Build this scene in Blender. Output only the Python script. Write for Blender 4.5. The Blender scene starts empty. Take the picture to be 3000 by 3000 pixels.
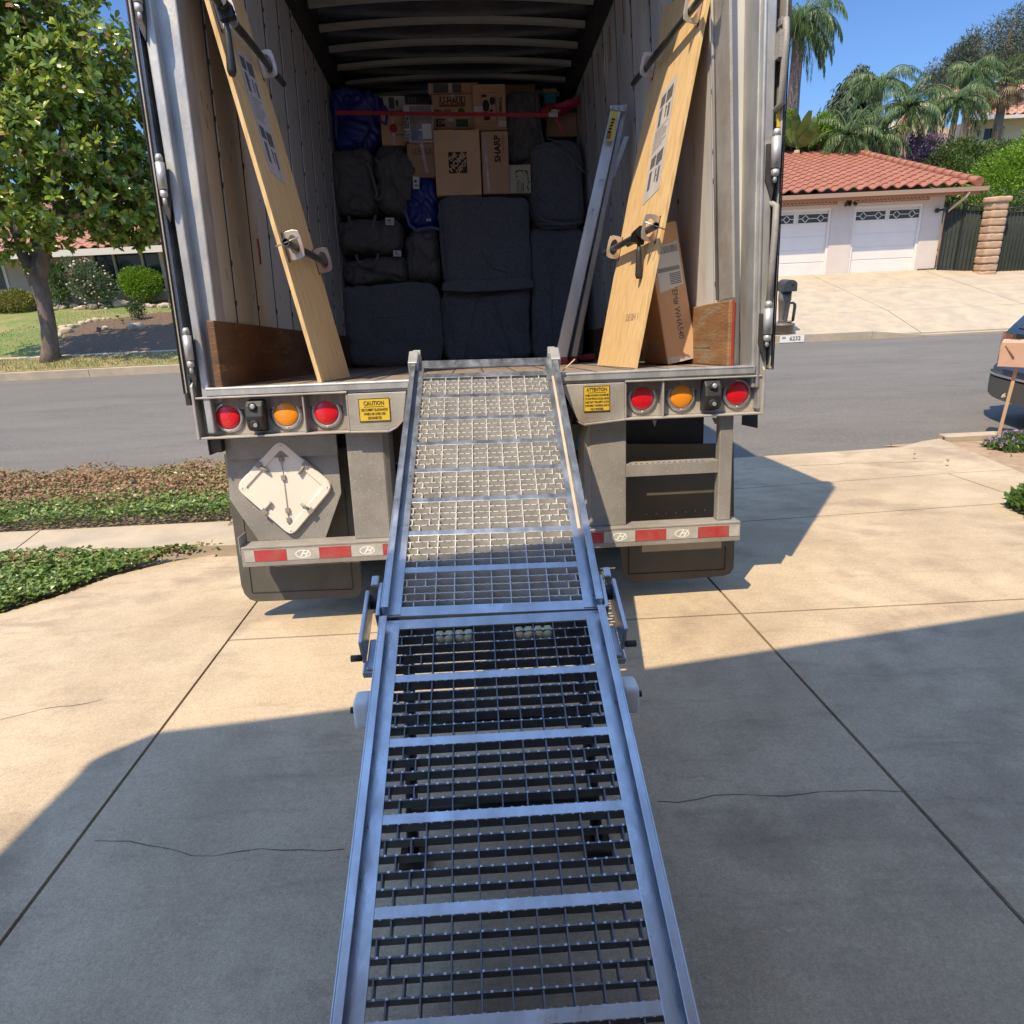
import bpy, bmesh, math, random
import numpy as np
from mathutils import Vector, Matrix, noise

S = bpy.context.scene
C = S.collection
PI = math.pi
rad = math.radians

# ------------------------------------------------------------------ camera, light, sky
CAMZ = 2.0
FPX = 2000.0
_d = np.array([262, 5400, 2000.]); _d /= np.linalg.norm(_d)
_r = np.array([5400, -262, 0.]); _r /= np.linalg.norm(_r)
_f = np.cross(_r, _d)
M_rows = np.array([_r, _f, -_d])          # world = rows @ cam(x right, y down, z forward)

cam = bpy.data.cameras.new("Camera")
cam.sensor_width = 36; cam.lens = 36 * FPX / 3000
cam.clip_start = 0.05; cam.clip_end = 3000
camo = bpy.data.objects.new("Camera", cam); C.objects.link(camo)
m = np.eye(4)
m[:3, 0] = M_rows[:, 0]; m[:3, 1] = -M_rows[:, 1]; m[:3, 2] = -M_rows[:, 2]; m[2, 3] = CAMZ
camo.matrix_world = Matrix(m.tolist())
S.camera = camo

SUNV = Vector((0.34, 0.43, -1.0)).normalized()
w = bpy.data.worlds.new("World"); S.world = w; w.use_nodes = True
nt = w.node_tree
sky = nt.nodes.new("ShaderNodeTexSky"); sky.sky_type = 'NISHITA'; sky.sun_disc = False
sky.sun_elevation = math.asin(-SUNV.z)
sky.sun_rotation = math.atan2(-SUNV.x, -SUNV.y)
sky.altitude = 300; sky.air_density = 1.0; sky.dust_density = 0.0; sky.ozone_density = 3.0
_tc = nt.nodes.new('ShaderNodeTexCoord'); _sx = nt.nodes.new('ShaderNodeSeparateXYZ'); nt.links.new(_tc.outputs['Generated'], _sx.inputs[0])
_cr = nt.nodes.new('ShaderNodeValToRGB'); nt.links.new(_sx.outputs['Z'], _cr.inputs[0])
_cr.color_ramp.elements[0].position = 0.0; _cr.color_ramp.elements[0].color = (.15, .21, .31, 1)
_cr.color_ramp.elements[1].position = 0.62; _cr.color_ramp.elements[1].color = (1.02, 1.0, .98, 1)
_e = _cr.color_ramp.elements.new(.32); _e.color = (.16, .225, .33, 1)
_mu = nt.nodes.new('ShaderNodeMix'); _mu.data_type = 'RGBA'; _mu.blend_type = 'MULTIPLY'; _mu.inputs[0].default_value = 1
nt.links.new(sky.outputs[0], _mu.inputs[6]); nt.links.new(_cr.outputs[0], _mu.inputs[7])
_m2 = nt.nodes.new('ShaderNodeMix'); _m2.data_type = 'RGBA'; _m2.blend_type = 'MULTIPLY'; _m2.inputs[0].default_value = 1; _m2.inputs[7].default_value = (2.1, 1.95, 1.8, 1)
nt.links.new(_mu.outputs[2], _m2.inputs[6]); nt.links.new(_m2.outputs[2], nt.nodes["Background"].inputs[0])
nt.nodes["Background"].inputs[1].default_value = 0.15
sun = bpy.data.lights.new("Sun", 'SUN'); sun.energy = 3.8; sun.angle = rad(0.53)
sun.color = (1.0, 0.82, 0.56)
suno = bpy.data.objects.new("Sun", sun); C.objects.link(suno)
suno.rotation_euler = SUNV.to_track_quat('-Z', 'Y').to_euler()
suno.location = (-3, -6, 12)
S.view_settings.view_transform = 'Standard'; S.view_settings.look = 'None'
S.view_settings.exposure = 0.85; S.view_settings.gamma = 1
S.cycles.max_bounces = 12; S.cycles.diffuse_bounces = 8; S.cycles.glossy_bounces = 4

# ------------------------------------------------------------------ pixel helpers (3000 px photo)
def ray(px, py):
    return M_rows @ (np.array([px - 1500, py - 1500, FPX]) / FPX)

_v = ray(1374, 1027); _v /= np.linalg.norm(_v)
_yaw = math.atan2(-_v[0], _v[1])
_tx = np.array([math.cos(_yaw), math.sin(_yaw), 0]); _tz = np.cross(_tx, _v)
_rho = 0.015
TX = math.cos(_rho) * _tx - math.sin(_rho) * _tz
TZ = math.cos(_rho) * _tz + math.sin(_rho) * _tx
TY = _v
RT = np.array([TX, TY, TZ])
tm = np.eye(4); tm[:3, 0] = TX; tm[:3, 1] = TY; tm[:3, 2] = TZ; tm[2, 3] = CAMZ
FT = Matrix(tm.tolist())         # frame of the parked trailer (x across, y into it, z up)
FW = Matrix.Identity(4)

def tP(px, py, y):
    q = RT @ ray(px, py); return Vector(q * (y / q[1]))
def tX(px, py, x):
    q = RT @ ray(px, py); return Vector(q * (x / q[0]))
def tZ(px, py, z):
    q = RT @ ray(px, py); return Vector(q * (z / q[2]))
def tPl(px, py, p0, n):
    q = Vector(RT @ ray(px, py)); return q * (Vector(p0).dot(Vector(n)) / q.dot(Vector(n)))
def wY(px, py, Y):
    q = ray(px, py); q = q * (Y / q[1]); return Vector((q[0], q[1], q[2] + CAMZ))

def smooth(a, b, x):
    t = min(1, max(0, (x - a) / (b - a))); return t * t * (3 - 2 * t)
def H(X, Y):
    """height of the ground"""
    if Y < 6.75:
        return 0.59 - 0.084 * max(Y, -2.5) if Y > -2.5 else 0.8
    if Y < 15.32:
        return 0.0
    s = 0.128 + 0.034 * smooth(0, 5, X)
    z = 0.13 + s * (min(Y, 24) - 15.4)
    if Y < 17.0:
        k = smooth(8.2, 9.3, X); z = z * (1 - k) + k * (H(X, 17.0) * (Y - 15.32) / 1.68)
    if Y > 24:
        z += (Y - 24) * (0.05 + 0.20 * smooth(2, 12, X)) if Y < 50 else 26 * (0.05 + 0.20 * smooth(2, 12, X))
    return z
def gnd(px, py, near=None):
    q = ray(px, py)
    y = 0.3; last = None
    while y < 80:
        k = y / q[1]
        if CAMZ + q[2] * k < H(q[0] * k, y): break
        y += 0.05
    lo, hi = y - 0.05, y
    for _ in range(20):
        mi = (lo + hi) / 2; k = mi / q[1]
        if CAMZ + q[2] * k < H(q[0] * k, mi): hi = mi
        else: lo = mi
    k = hi / q[1]
    return Vector((q[0] * k, hi, H(q[0] * k, hi)))
def gnear(px, py):
    q = ray(px, py); k = -1.41 / (q[2] + .084 * q[1]); return Vector((q[0] * k, q[1] * k, q[2] * k + CAMZ))

# ------------------------------------------------------------------ materials
def mk(name):
    mt = bpy.data.materials.new(name); mt.use_nodes = True
    return mt, mt.node_tree.nodes, mt.node_tree.links, mt.node_tree.nodes["Principled BSDF"]

def mat(name, col, rough=.6, metal=0., col2=None, scale=6., detail=6, stretch=(1, 1, 1), lo=.35, hi=.65,
        bump=0., bscale=60., col3=None, scale3=1.5, lo3=.5, hi3=.75, rvar=0., isl=0., coat=0., spec=.5, trans=0., sheen=0., speck=0., streak=0.):
    mt, n, l, b = mk(name)
    b.inputs['Roughness'].default_value = rough; b.inputs['Metallic'].default_value = metal
    b.inputs['Specular IOR Level'].default_value = spec
    if coat: b.inputs['Coat Weight'].default_value = coat; b.inputs['Coat Roughness'].default_value = .08
    if sheen: b.inputs['Sheen Weight'].default_value = sheen; b.inputs['Sheen Roughness'].default_value = .5
    tc = n.new('ShaderNodeTexCoord'); mp = n.new('ShaderNodeMapping'); mp.inputs['Scale'].default_value = stretch
    l.new(tc.outputs['Object'], mp.inputs[0])
    cur = None
    def noise_(sc, det=6, ro=.6):
        t = n.new('ShaderNodeTexNoise'); t.inputs['Scale'].default_value = sc; t.inputs['Detail'].default_value = det
        t.inputs['Roughness'].default_value = ro; l.new(mp.outputs[0], t.inputs['Vector']); return t
    def mr(src, a, bb, c=0., d=1.):
        t = n.new('ShaderNodeMapRange'); t.inputs[1].default_value = a; t.inputs[2].default_value = bb
        t.inputs[3].default_value = c; t.inputs[4].default_value = d; l.new(src, t.inputs[0]); return t.outputs[0]
    def mix(fac, a, bb, mode='MIX'):
        t = n.new('ShaderNodeMix'); t.data_type = 'RGBA'; t.blend_type = mode
        if hasattr(fac, 'node'): l.new(fac, t.inputs[0])
        else: t.inputs[0].default_value = fac
        for s, i in ((a, 6), (bb, 7)):
            if hasattr(s, 'node'): l.new(s, t.inputs[i])
            else: t.inputs[i].default_value = (*s, 1)
        return t.outputs[2]
    cur = col
    nz = noise_(scale, detail)
    if col2: cur = mix(mr(nz.outputs[0], lo, hi), cur, col2)
    if col3:
        n3 = noise_(scale3, 5); cur = mix(mr(n3.outputs[0], lo3, hi3), cur, col3)
    if streak:
        m2_ = n.new('ShaderNodeMapping'); m2_.inputs['Scale'].default_value = (1.2, 5.5, 3); l.new(tc.outputs['Object'], m2_.inputs[0])
        t1 = n.new('ShaderNodeTexNoise'); t1.inputs['Scale'].default_value = 1.6; t1.inputs['Detail'].default_value = 12; t1.inputs['Roughness'].default_value = .72; l.new(m2_.outputs[0], t1.inputs['Vector'])
        t2 = n.new('ShaderNodeTexNoise'); t2.inputs['Scale'].default_value = .45; t2.inputs['Detail'].default_value = 6; l.new(tc.outputs['Object'], t2.inputs['Vector'])
        k_ = n.new('ShaderNodeMath'); k_.operation = 'MULTIPLY'; l.new(mr(t1.outputs[0], .53, .68), k_.inputs[0]); l.new(mr(t2.outputs[0], .40, .60, .15, streak), k_.inputs[1])
        cur = mix(k_.outputs[0], cur, (.20, .155, .11) if name.startswith('concrete') else (.05, .048, .045))
    if speck:
        sp1 = noise_(210, 3, .7); sp2 = noise_(75, 4, .6); wv = noise_(3.2, 9, .7)
        a_ = n.new('ShaderNodeMath'); a_.operation = 'MULTIPLY_ADD'; l.new(sp1.outputs[0], a_.inputs[0]); a_.inputs[1].default_value = 2.0 * speck; a_.inputs[2].default_value = 1 - speck * 1.35
        b_ = n.new('ShaderNodeMath'); b_.operation = 'MULTIPLY_ADD'; l.new(sp2.outputs[0], b_.inputs[0]); b_.inputs[1].default_value = .9 * speck; l.new(a_.outputs[0], b_.inputs[2])
        c_ = n.new('ShaderNodeMath'); c_.operation = 'MULTIPLY_ADD'; l.new(wv.outputs[0], c_.inputs[0]); c_.inputs[1].default_value = .55; l.new(b_.outputs[0], c_.inputs[2])
        d2 = n.new('ShaderNodeMath'); d2.operation = 'SUBTRACT'; l.new(c_.outputs[0], d2.inputs[0]); d2.inputs[1].default_value = .36
        hs = n.new('ShaderNodeHueSaturation'); l.new(d2.outputs[0], hs.inputs['Value']); l.new(cur, hs.inputs['Color']); cur = hs.outputs[0]
    if isl:
        g = n.new('ShaderNodeNewGeometry')
        v = mr(g.outputs['Random Per Island'], 0, 1, 1 - isl, 1 + isl)
        hs = n.new('ShaderNodeHueSaturation'); l.new(v, hs.inputs['Value'])
        if hasattr(cur, 'node'): l.new(cur, hs.inputs['Color'])
        else: hs.inputs['Color'].default_value = (*cur, 1)
        cur = hs.outputs[0]
    if hasattr(cur, 'node'): l.new(cur, b.inputs['Base Color'])
    else: b.inputs['Base Color'].default_value = (*cur, 1)
    if rvar:
        l.new(mr(noise_(scale * 1.7, 5).outputs[0], .3, .7, max(.02, rough - rvar), min(1, rough + rvar)), b.inputs['Roughness'])
    if bump:
        bn = n.new('ShaderNodeBump'); bn.inputs['Strength'].default_value = min(1., bump); bn.inputs['Distance'].default_value = .01 * max(1, bump)
        l.new(noise_(bscale, 4).outputs[0], bn.inputs['Height']); l.new(bn.outputs[0], b.inputs['Normal'])
    if trans:
        b.inputs['Transmission Weight'].default_value = trans
    mt['_x'] = 1
    return mt

def leafmat(name, cols, rough=.45, tr=.3, scale=1.2):
    """leaves: colour differs leaf by leaf and in patches; some light passes through"""
    mt, n, l, b = mk(name)
    g = n.new('ShaderNodeNewGeometry')
    cr = n.new('ShaderNodeValToRGB'); el = cr.color_ramp.elements
    el[0].color = (*cols[0], 1); el[1].color = (*cols[-1], 1); el[0].position = 0; el[1].position = 1
    for i, c in enumerate(cols[1:-1]):
        e = el.new((i + 1) / (len(cols) - 1)); e.color = (*c, 1)
    l.new(g.outputs['Random Per Island'], cr.inputs[0])
    l.new(cr.outputs[0], b.inputs['Base Color']); b.inputs['Roughness'].default_value = rough
    tb = n.new('ShaderNodeBsdfTranslucent'); mx = n.new('ShaderNodeMixShader'); mx.inputs[0].default_value = tr
    l.new(cr.outputs[0], tb.inputs[0])
    l.new(b.outputs[0], mx.inputs[1]); l.new(tb.outputs[0], mx.inputs[2])
    l.new(mx.outputs[0], n['Material Output'].inputs['Surface'])
    return mt

M = {}
M['concrete'] = mat('concrete', (.50, .405, .285), .9, col2=(.40, .315, .215), scale=1.3, detail=12, lo=.38, hi=.62, col3=(.29, .22, .155), scale3=1.7, lo3=.54, hi3=.74, bump=.3, bscale=260, speck=.55, streak=.5)
M['concrete_old'] = mat('concrete_old', (.46, .375, .265), .9, col2=(.37, .315, .24), scale=2, detail=9, bump=.3, bscale=120, speck=.1)
M['joint'] = mat('joint', (.10, .085, .07), .95)
M['asphalt'] = mat('asphalt', (.145, .133, .118), .9, col2=(.112, .104, .095), scale=1.0, stretch=(.35, 1.4, 1), detail=12, col3=(.20, .185, .165), scale3=70, lo3=.56, hi3=.64, streak=.45, bump=.5, bscale=220)
M['soil'] = mat('soil', (.20, .145, .095), .95, col2=(.27, .20, .14), scale=7, bump=.6, bscale=30)
M['drysoil'] = mat('drysoil', (.36, .26, .17), .95, col2=(.27, .19, .12), scale=8, bump=.7, bscale=40)
M['mulch'] = mat('mulch', (.075, .045, .03), .95, col2=(.16, .10, .065), scale=26, detail=9, bump=1., bscale=40)
M['lawn'] = mat('lawn', (.11, .17, .03), .9, col2=(.24, .21, .08), scale=.9, detail=8, col3=(.08, .15, .025), scale3=3, bump=1., bscale=50)
M['drylawn'] = mat('drylawn', (.33, .25, .12), .9, col2=(.17, .18, .05), scale=1.6, detail=8, bump=1., bscale=50)
M['hillgrass'] = mat('hillgrass', (.10, .12, .04), .95, col2=(.16, .13, .06), scale=.5, detail=8)
M['galv'] = mat('galv', (.50, .50, .49), .5, .55, col2=(.36, .36, .36), scale=9, detail=8, stretch=(1, 1, .5), bump=.12, bscale=90, rvar=.12)
M['galvdirty'] = mat('galvdirty', (.44, .415, .375), .62, .3, col2=(.33, .31, .28), scale=6, detail=12, col3=(.27, .22, .175), scale3=3.5, bump=.18, bscale=140, rvar=.1)
M['steelgrey'] = mat('steelgrey', (.33, .31, .285), .65, .2, col2=(.24, .225, .205), scale=5, detail=12, col3=(.42, .39, .35), scale3=120, lo3=.6, hi3=.68, bump=.35, bscale=200, rvar=.12)
M['darksteel'] = mat('darksteel', (.045, .045, .048), .6, .4, col2=(.07, .06, .055), scale=6, bump=.2)
M['blacksteel'] = mat('blacksteel', (.012, .012, .013), .38, .3)
M['ally'] = mat('ally', (.50, .54, .60), .36, .88, col2=(.38, .41, .46), scale=14, detail=8, stretch=(1, .25, 1), bump=.06, bscale=120, rvar=.14)
M['grateshade'] = mat('grateshade', (.15, .165, .19), .42, .6, col2=(.10, .11, .13), scale=20, detail=8, bump=.12, bscale=150)  # lower grating: same metal as the upper, shade put into a darker colour
M['gratesun'] = mat('gratesun', (.66, .64, .60), .5, .35, col2=(.50, .485, .46), scale=20, detail=8, bump=.12, bscale=150, rvar=.12)  # upper grating: sunlight put into a brighter copy of the same metal
M['ladder'] = mat('ladder', (.62, .63, .64), .38, .8, col2=(.5, .5, .5), scale=10, stretch=(1, 1, .2))
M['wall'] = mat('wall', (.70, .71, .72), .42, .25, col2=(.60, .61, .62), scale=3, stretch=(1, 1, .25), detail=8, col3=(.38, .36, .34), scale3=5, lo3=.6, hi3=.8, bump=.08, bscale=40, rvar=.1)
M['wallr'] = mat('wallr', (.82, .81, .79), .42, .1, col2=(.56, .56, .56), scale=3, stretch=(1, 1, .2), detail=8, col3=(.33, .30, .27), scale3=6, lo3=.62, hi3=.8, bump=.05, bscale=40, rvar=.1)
M['seam'] = mat('seam', (.055, .052, .05), .6, .3)
M['seamlite'] = mat('seamlite', (.5, .49, .46), .45, .4)
M['roofin'] = mat('roofin', (.16, .17, .21), .25, .5, col2=(.10, .10, .12), scale=4, bump=.05)
M['bow'] = mat('bow', (.52, .52, .49), .4, .4)
M['floorwood'] = mat('floorwood', (.26, .21, .175), .7, col2=(.18, .145, .12), scale=5, stretch=(6, .6, 1), detail=8, bump=.2)
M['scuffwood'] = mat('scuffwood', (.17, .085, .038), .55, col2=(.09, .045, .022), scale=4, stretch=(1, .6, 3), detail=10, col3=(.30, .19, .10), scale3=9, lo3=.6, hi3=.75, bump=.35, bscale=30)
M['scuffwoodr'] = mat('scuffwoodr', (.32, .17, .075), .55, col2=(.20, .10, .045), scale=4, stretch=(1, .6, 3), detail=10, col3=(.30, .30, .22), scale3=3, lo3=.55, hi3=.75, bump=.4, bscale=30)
M['red'] = mat('red', (.36, .03, .025), .6, col2=(.25, .04, .03), scale=12)
M['ply'] = mat('ply', (.72, .50, .25), .6, col2=(.58, .37, .16), scale=5, stretch=(9, 9, .45), detail=7, lo=.42, hi=.7, bump=.06, bscale=40)
M['plyedge'] = mat('plyedge', (.70, .50, .24), .7, col2=(.5, .32, .13), scale=60, stretch=(1, 1, .1))
M['paper'] = mat('paper', (.50, .47, .46), .7, col2=(.42, .38, .38), scale=10)
M['ink'] = mat('ink', (.02, .02, .022), .7)
M['inkgrey'] = mat('inkgrey', (.10, .095, .10), .7)
M['zinc'] = mat('zinc', (.62, .55, .42), .35, .75, col2=(.60, .42, .38), scale=14)
M['tube'] = mat('tube', (.10, .11, .11), .35, .7, col2=(.16, .16, .16), scale=14)
M['blanket'] = mat('blanket', (.095, .099, .115), .95, col2=(.14, .145, .165), scale=55, detail=4, col3=(.19, .19, .20), scale3=160, lo3=.62, hi3=.7, bump=.9, bscale=25, sheen=.3)
M['greybag'] = mat('greybag', (.115, .112, .11), .62, col2=(.085, .083, .082), scale=30, bump=.4, bscale=30, sheen=.1)
M['bluebag'] = mat('bluebag', (.02, .04, .26), .38, col2=(.015, .03, .18), scale=12, bump=.6, bscale=12)
M['strapgrey'] = mat('strapgrey', (.11, .11, .11), .7)
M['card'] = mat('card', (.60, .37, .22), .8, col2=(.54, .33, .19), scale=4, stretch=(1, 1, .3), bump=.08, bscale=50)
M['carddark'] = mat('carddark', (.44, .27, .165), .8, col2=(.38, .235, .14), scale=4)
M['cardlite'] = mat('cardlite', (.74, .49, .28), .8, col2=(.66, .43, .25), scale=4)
M['cream'] = mat('cream', (.55, .50, .38), .7, col2=(.5, .45, .33), scale=6)
M['white'] = mat('white', (.75, .74, .71), .45, col2=(.68, .66, .62), scale=5)
M['whitebox'] = mat('whitebox', (.60, .60, .60), .6)
M['photoblue'] = mat('photoblue', (.10, .17, .33), .6, col2=(.30, .36, .46), scale=9)
M['photogrey'] = mat('photogrey', (.22, .21, .20), .7, col2=(.32, .31, .30), scale=7)
M['tape'] = mat('tape', (.62, .58, .55), .15, col2=(.45, .36, .30), scale=14, bump=.5, bscale=30)
M['strapred'] = mat('strapred', (.45, .02, .03), .6)
M['teal'] = mat('teal', (.03, .25, .33), .5)
M['pink'] = mat('pink', (.50, .03, .10), .6)
M['greenprint'] = mat('greenprint', (.04, .10, .04), .7)
M['lensred'] = mat('lensred', (.62, .005, .012), .12, coat=.8, bump=.25, bscale=160)
M['lensamber'] = mat('lensamber', (.85, .28, .01), .12, coat=.8, bump=.25, bscale=160)
M['bezel'] = mat('bezel', (.55, .55, .54), .38, .8, col2=(.38, .38, .38), scale=15)
M['rubber'] = mat('rubber', (.018, .018, .019), .55, col2=(.03, .03, .032), scale=10, bump=.15)
M['flap'] = mat('flap', (.075, .073, .062), .75, col2=(.10, .096, .085), scale=6, detail=9, col3=(.16, .15, .13), scale3=30, lo3=.66, hi3=.72, bump=.1)
M['flapr'] = mat('flapr', (.105, .092, .072), .75, col2=(.085, .075, .06), scale=6, detail=9, bump=.1)
M['yellow'] = mat('yellow', (.68, .46, .03), .5, col2=(.60, .40, .03), scale=8)
M['whitepaint'] = mat('whitepaint', (.80, .74, .66), .4, col2=(.72, .66, .58), scale=3, bump=.03)
M['tapered'] = mat('tapered', (.42, .03, .035), .4, col2=(.36, .09, .08), scale=18, detail=8)
M['tapewhite'] = mat('tapewhite', (.48, .47, .44), .35, col2=(.36, .35, .32), scale=18, detail=8)
M['logowhite'] = mat('logowhite', (.80, .78, .74), .35)
M['ruststain'] = mat('ruststain', (.50, .44, .36), .7, col2=(.42, .33, .24), scale=20, stretch=(1, .3, 1))
M['nylon'] = mat('nylon', (.68, .72, .74), .5, spec=.5)
M['nylonyellow'] = mat('nylonyellow', (.46, .42, .27), .5)
M['bark'] = mat('bark', (.20, .15, .115), .9, col2=(.11, .085, .065), scale=7, stretch=(1, 1, .35), detail=9, bump=1., bscale=22)
M['barkpalm'] = mat('barkpalm', (.24, .19, .15), .9, col2=(.10, .08, .065), scale=16, stretch=(.7, .7, 2), detail=5, bump=1., bscale=16)
M['barklite'] = mat('barklite', (.40, .30, .22), .9, col2=(.28, .20, .15), scale=5, stretch=(2, 2, .4), bump=.5)
M['magleaf'] = leafmat('magleaf', [(.06, .11, .02), (.12, .20, .025), (.21, .30, .035), (.30, .37, .045), (.09, .15, .02), (.38, .40, .07)], .22, .22)
M['magrust'] = leafmat('magrust', [(.22, .11, .05), (.28, .15, .07)], .6, .1)
M['magcone'] = mat('magcone', (.42, .20, .14), .8)
M['limeleaf'] = leafmat('limeleaf', [(.13, .26, .015), (.20, .34, .02), (.10, .20, .015), (.25, .38, .03)], .45, .35)
M['roseleaf'] = leafmat('roseleaf', [(.05, .10, .03), (.08, .14, .05), (.14, .18, .09)], .5, .25)
M['roseflower'] = leafmat('roseflower', [(.65, .50, .44), (.62, .42, .36)], .6, .2)
M['redflower'] = mat('redflower', (.6, .03, .05), .6)
M['yellowleaf'] = leafmat('yellowleaf', [(.16, .20, .03), (.26, .24, .04), (.12, .17, .025), (.30, .22, .06)], .5, .25)
M['darkleaf'] = leafmat('darkleaf', [(.025, .05, .015), (.04, .08, .02), (.06, .10, .03)], .45, .2)
M['midleaf'] = leafmat('midleaf', [(.05, .11, .02), (.08, .16, .03), (.11, .19, .035)], .45, .3)
M['hedgeleaf'] = leafmat('hedgeleaf', [(.035, .07, .02), (.06, .12, .02), (.10, .15, .03), (.13, .15, .03)], .5, .25)
M['palmleaf'] = leafmat('palmleaf', [(.06, .12, .035), (.10, .17, .05), (.13, .19, .06), (.08, .14, .045)], .4, .3)
M['palmdry'] = leafmat('palmdry', [(.32, .22, .12), (.26, .19, .09)], .7, .2)
M['cedarleaf'] = leafmat('cedarleaf', [(.035, .065, .03), (.055, .09, .045), (.09, .12, .06)], .6, .15)
M['pineleaf'] = leafmat('pineleaf', [(.05, .085, .05), (.08, .11, .07), (.11, .13, .09), (.14, .13, .09)], .6, .15)
M['bougleaf'] = leafmat('bougleaf', [(.26, .12, .24), (.20, .09, .20), (.34, .20, .33), (.05, .08, .03)], .6, .25)
M['bananaleaf'] = leafmat('bananaleaf', [(.07, .14, .03), (.12, .20, .04), (.20, .25, .06)], .35, .25)
M['ivygreen'] = leafmat('ivygreen', [(.05, .10, .015), (.10, .18, .03), (.17, .26, .05), (.22, .26, .07)], .35, .25)
M['ivybrown'] = leafmat('ivybrown', [(.28, .16, .085), (.20, .11, .06), (.36, .23, .13), (.14, .15, .04)], .7, .15)
M['grassblade'] = leafmat('grassblade', [(.14, .18, .04), (.28, .24, .11), (.36, .28, .14), (.09, .15, .025)], .6, .3)
M['purpleflower'] = leafmat('purpleflower', [(.30, .17, .36), (.42, .28, .46)], .6, .3)
M['rock'] = mat('rock', (.50, .42, .31), .9, col2=(.36, .30, .23), scale=4, detail=8, bump=.6, bscale=12)
M['tile'] = mat('tile', (.31, .115, .068), .75, col2=(.25, .09, .052), scale=2.2, detail=6, col3=(.33, .155, .105), scale3=5)
M['tileold'] = mat('tileold', (.42, .20, .13), .8, col2=(.34, .16, .10), scale=3)
M['tilepink'] = mat('tilepink', (.47, .26, .19), .8, col2=(.38, .21, .16), scale=3)
M['stucco'] = mat('stucco', (.62, .55, .49), .9, col2=(.58, .51, .45), scale=3, bump=.3, bscale=80)
M['stuccobeige'] = mat('stuccobeige', (.46, .37, .29), .9, col2=(.42, .34, .27), scale=3, bump=.4, bscale=60)
M['stuccocream'] = mat('stuccocream', (.60, .52, .38), .9, col2=(.55, .47, .34), scale=3, bump=.3)
M['trimcream'] = mat('trimcream', (.62, .58, .50), .6)
M['doorwhite'] = mat('doorwhite', (.74, .69, .64), .5, col2=(.70, .65, .60), scale=2)
M['gutter'] = mat('gutter', (.60, .40, .28), .5)
M['fasciabrown'] = mat('fasciabrown', (.36, .16, .09), .6)
M['glass'] = mat('glass', (.02, .026, .03), .12, spec=.35, col2=(.05, .06, .06), scale=1.2)
M['curtain'] = mat('curtain', (.10, .11, .11), .15, col2=(.2, .22, .22), scale=3, stretch=(3, 1, .5), spec=.7)
M['ironblack'] = mat('ironblack', (.02, .022, .024), .5, .2)
M['mesh'] = mat('mesh', (.035, .045, .035), .8, col2=(.02, .03, .02), scale=3)
M['pillar'] = mat('pillar', (.46, .31, .20), .9, col2=(.38, .25, .16), scale=5, detail=8, bump=.8, bscale=14)
M['mailgrey'] = mat('mailgrey', (.15, .125, .105), .5, .3, col2=(.12, .10, .085), scale=6)
M['maildark'] = mat('maildark', (.045, .05, .055), .5, .2)
M['kerbpaint'] = mat('kerbpaint', (.72, .70, .64), .7)
M['carblue'] = mat('carblue', (.006, .010, .028), .12, .2, coat=1.)
M['carblack'] = mat('carblack', (.02, .02, .02), .55)
M['cargrey'] = mat('cargrey', (.075, .07, .06), .6)
M['chrome'] = mat('chrome', (.75, .75, .74), .08, 1.)
M['taillens'] = mat('taillens', (.25, .03, .03), .12, coat=1.)
M['stake'] = mat('stake', (.50, .33, .20), .8, col2=(.42, .27, .16), scale=8, stretch=(1, 1, .2))
M['boxpeach'] = mat('boxpeach', (.52, .33, .23), .75, col2=(.47, .29, .20), scale=5)
M['bluething'] = mat('bluething', (.02, .30, .45), .5)
M['sprinkler'] = mat('sprinkler', (.05, .05, .05), .6)

# ------------------------------------------------------------------ object helpers
LOC = {}
FRM = {}
def root(name, label, cat, loc, frame=FW, group=None, kind=None):
    o = bpy.data.objects.new(name, None); C.objects.link(o)
    o.empty_display_size = .1
    o.matrix_world = frame @ Matrix.Translation(Vector(loc))
    LOC[o] = Vector(loc); FRM[o] = frame
    tagp(o, label, cat, group, kind); return o
def tagp(o, label=None, cat=None, group=None, kind=None):
    if label: o['label'] = label
    if cat: o['category'] = cat
    if group: o['group'] = group
    if kind: o['kind'] = kind
    return o

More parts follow.
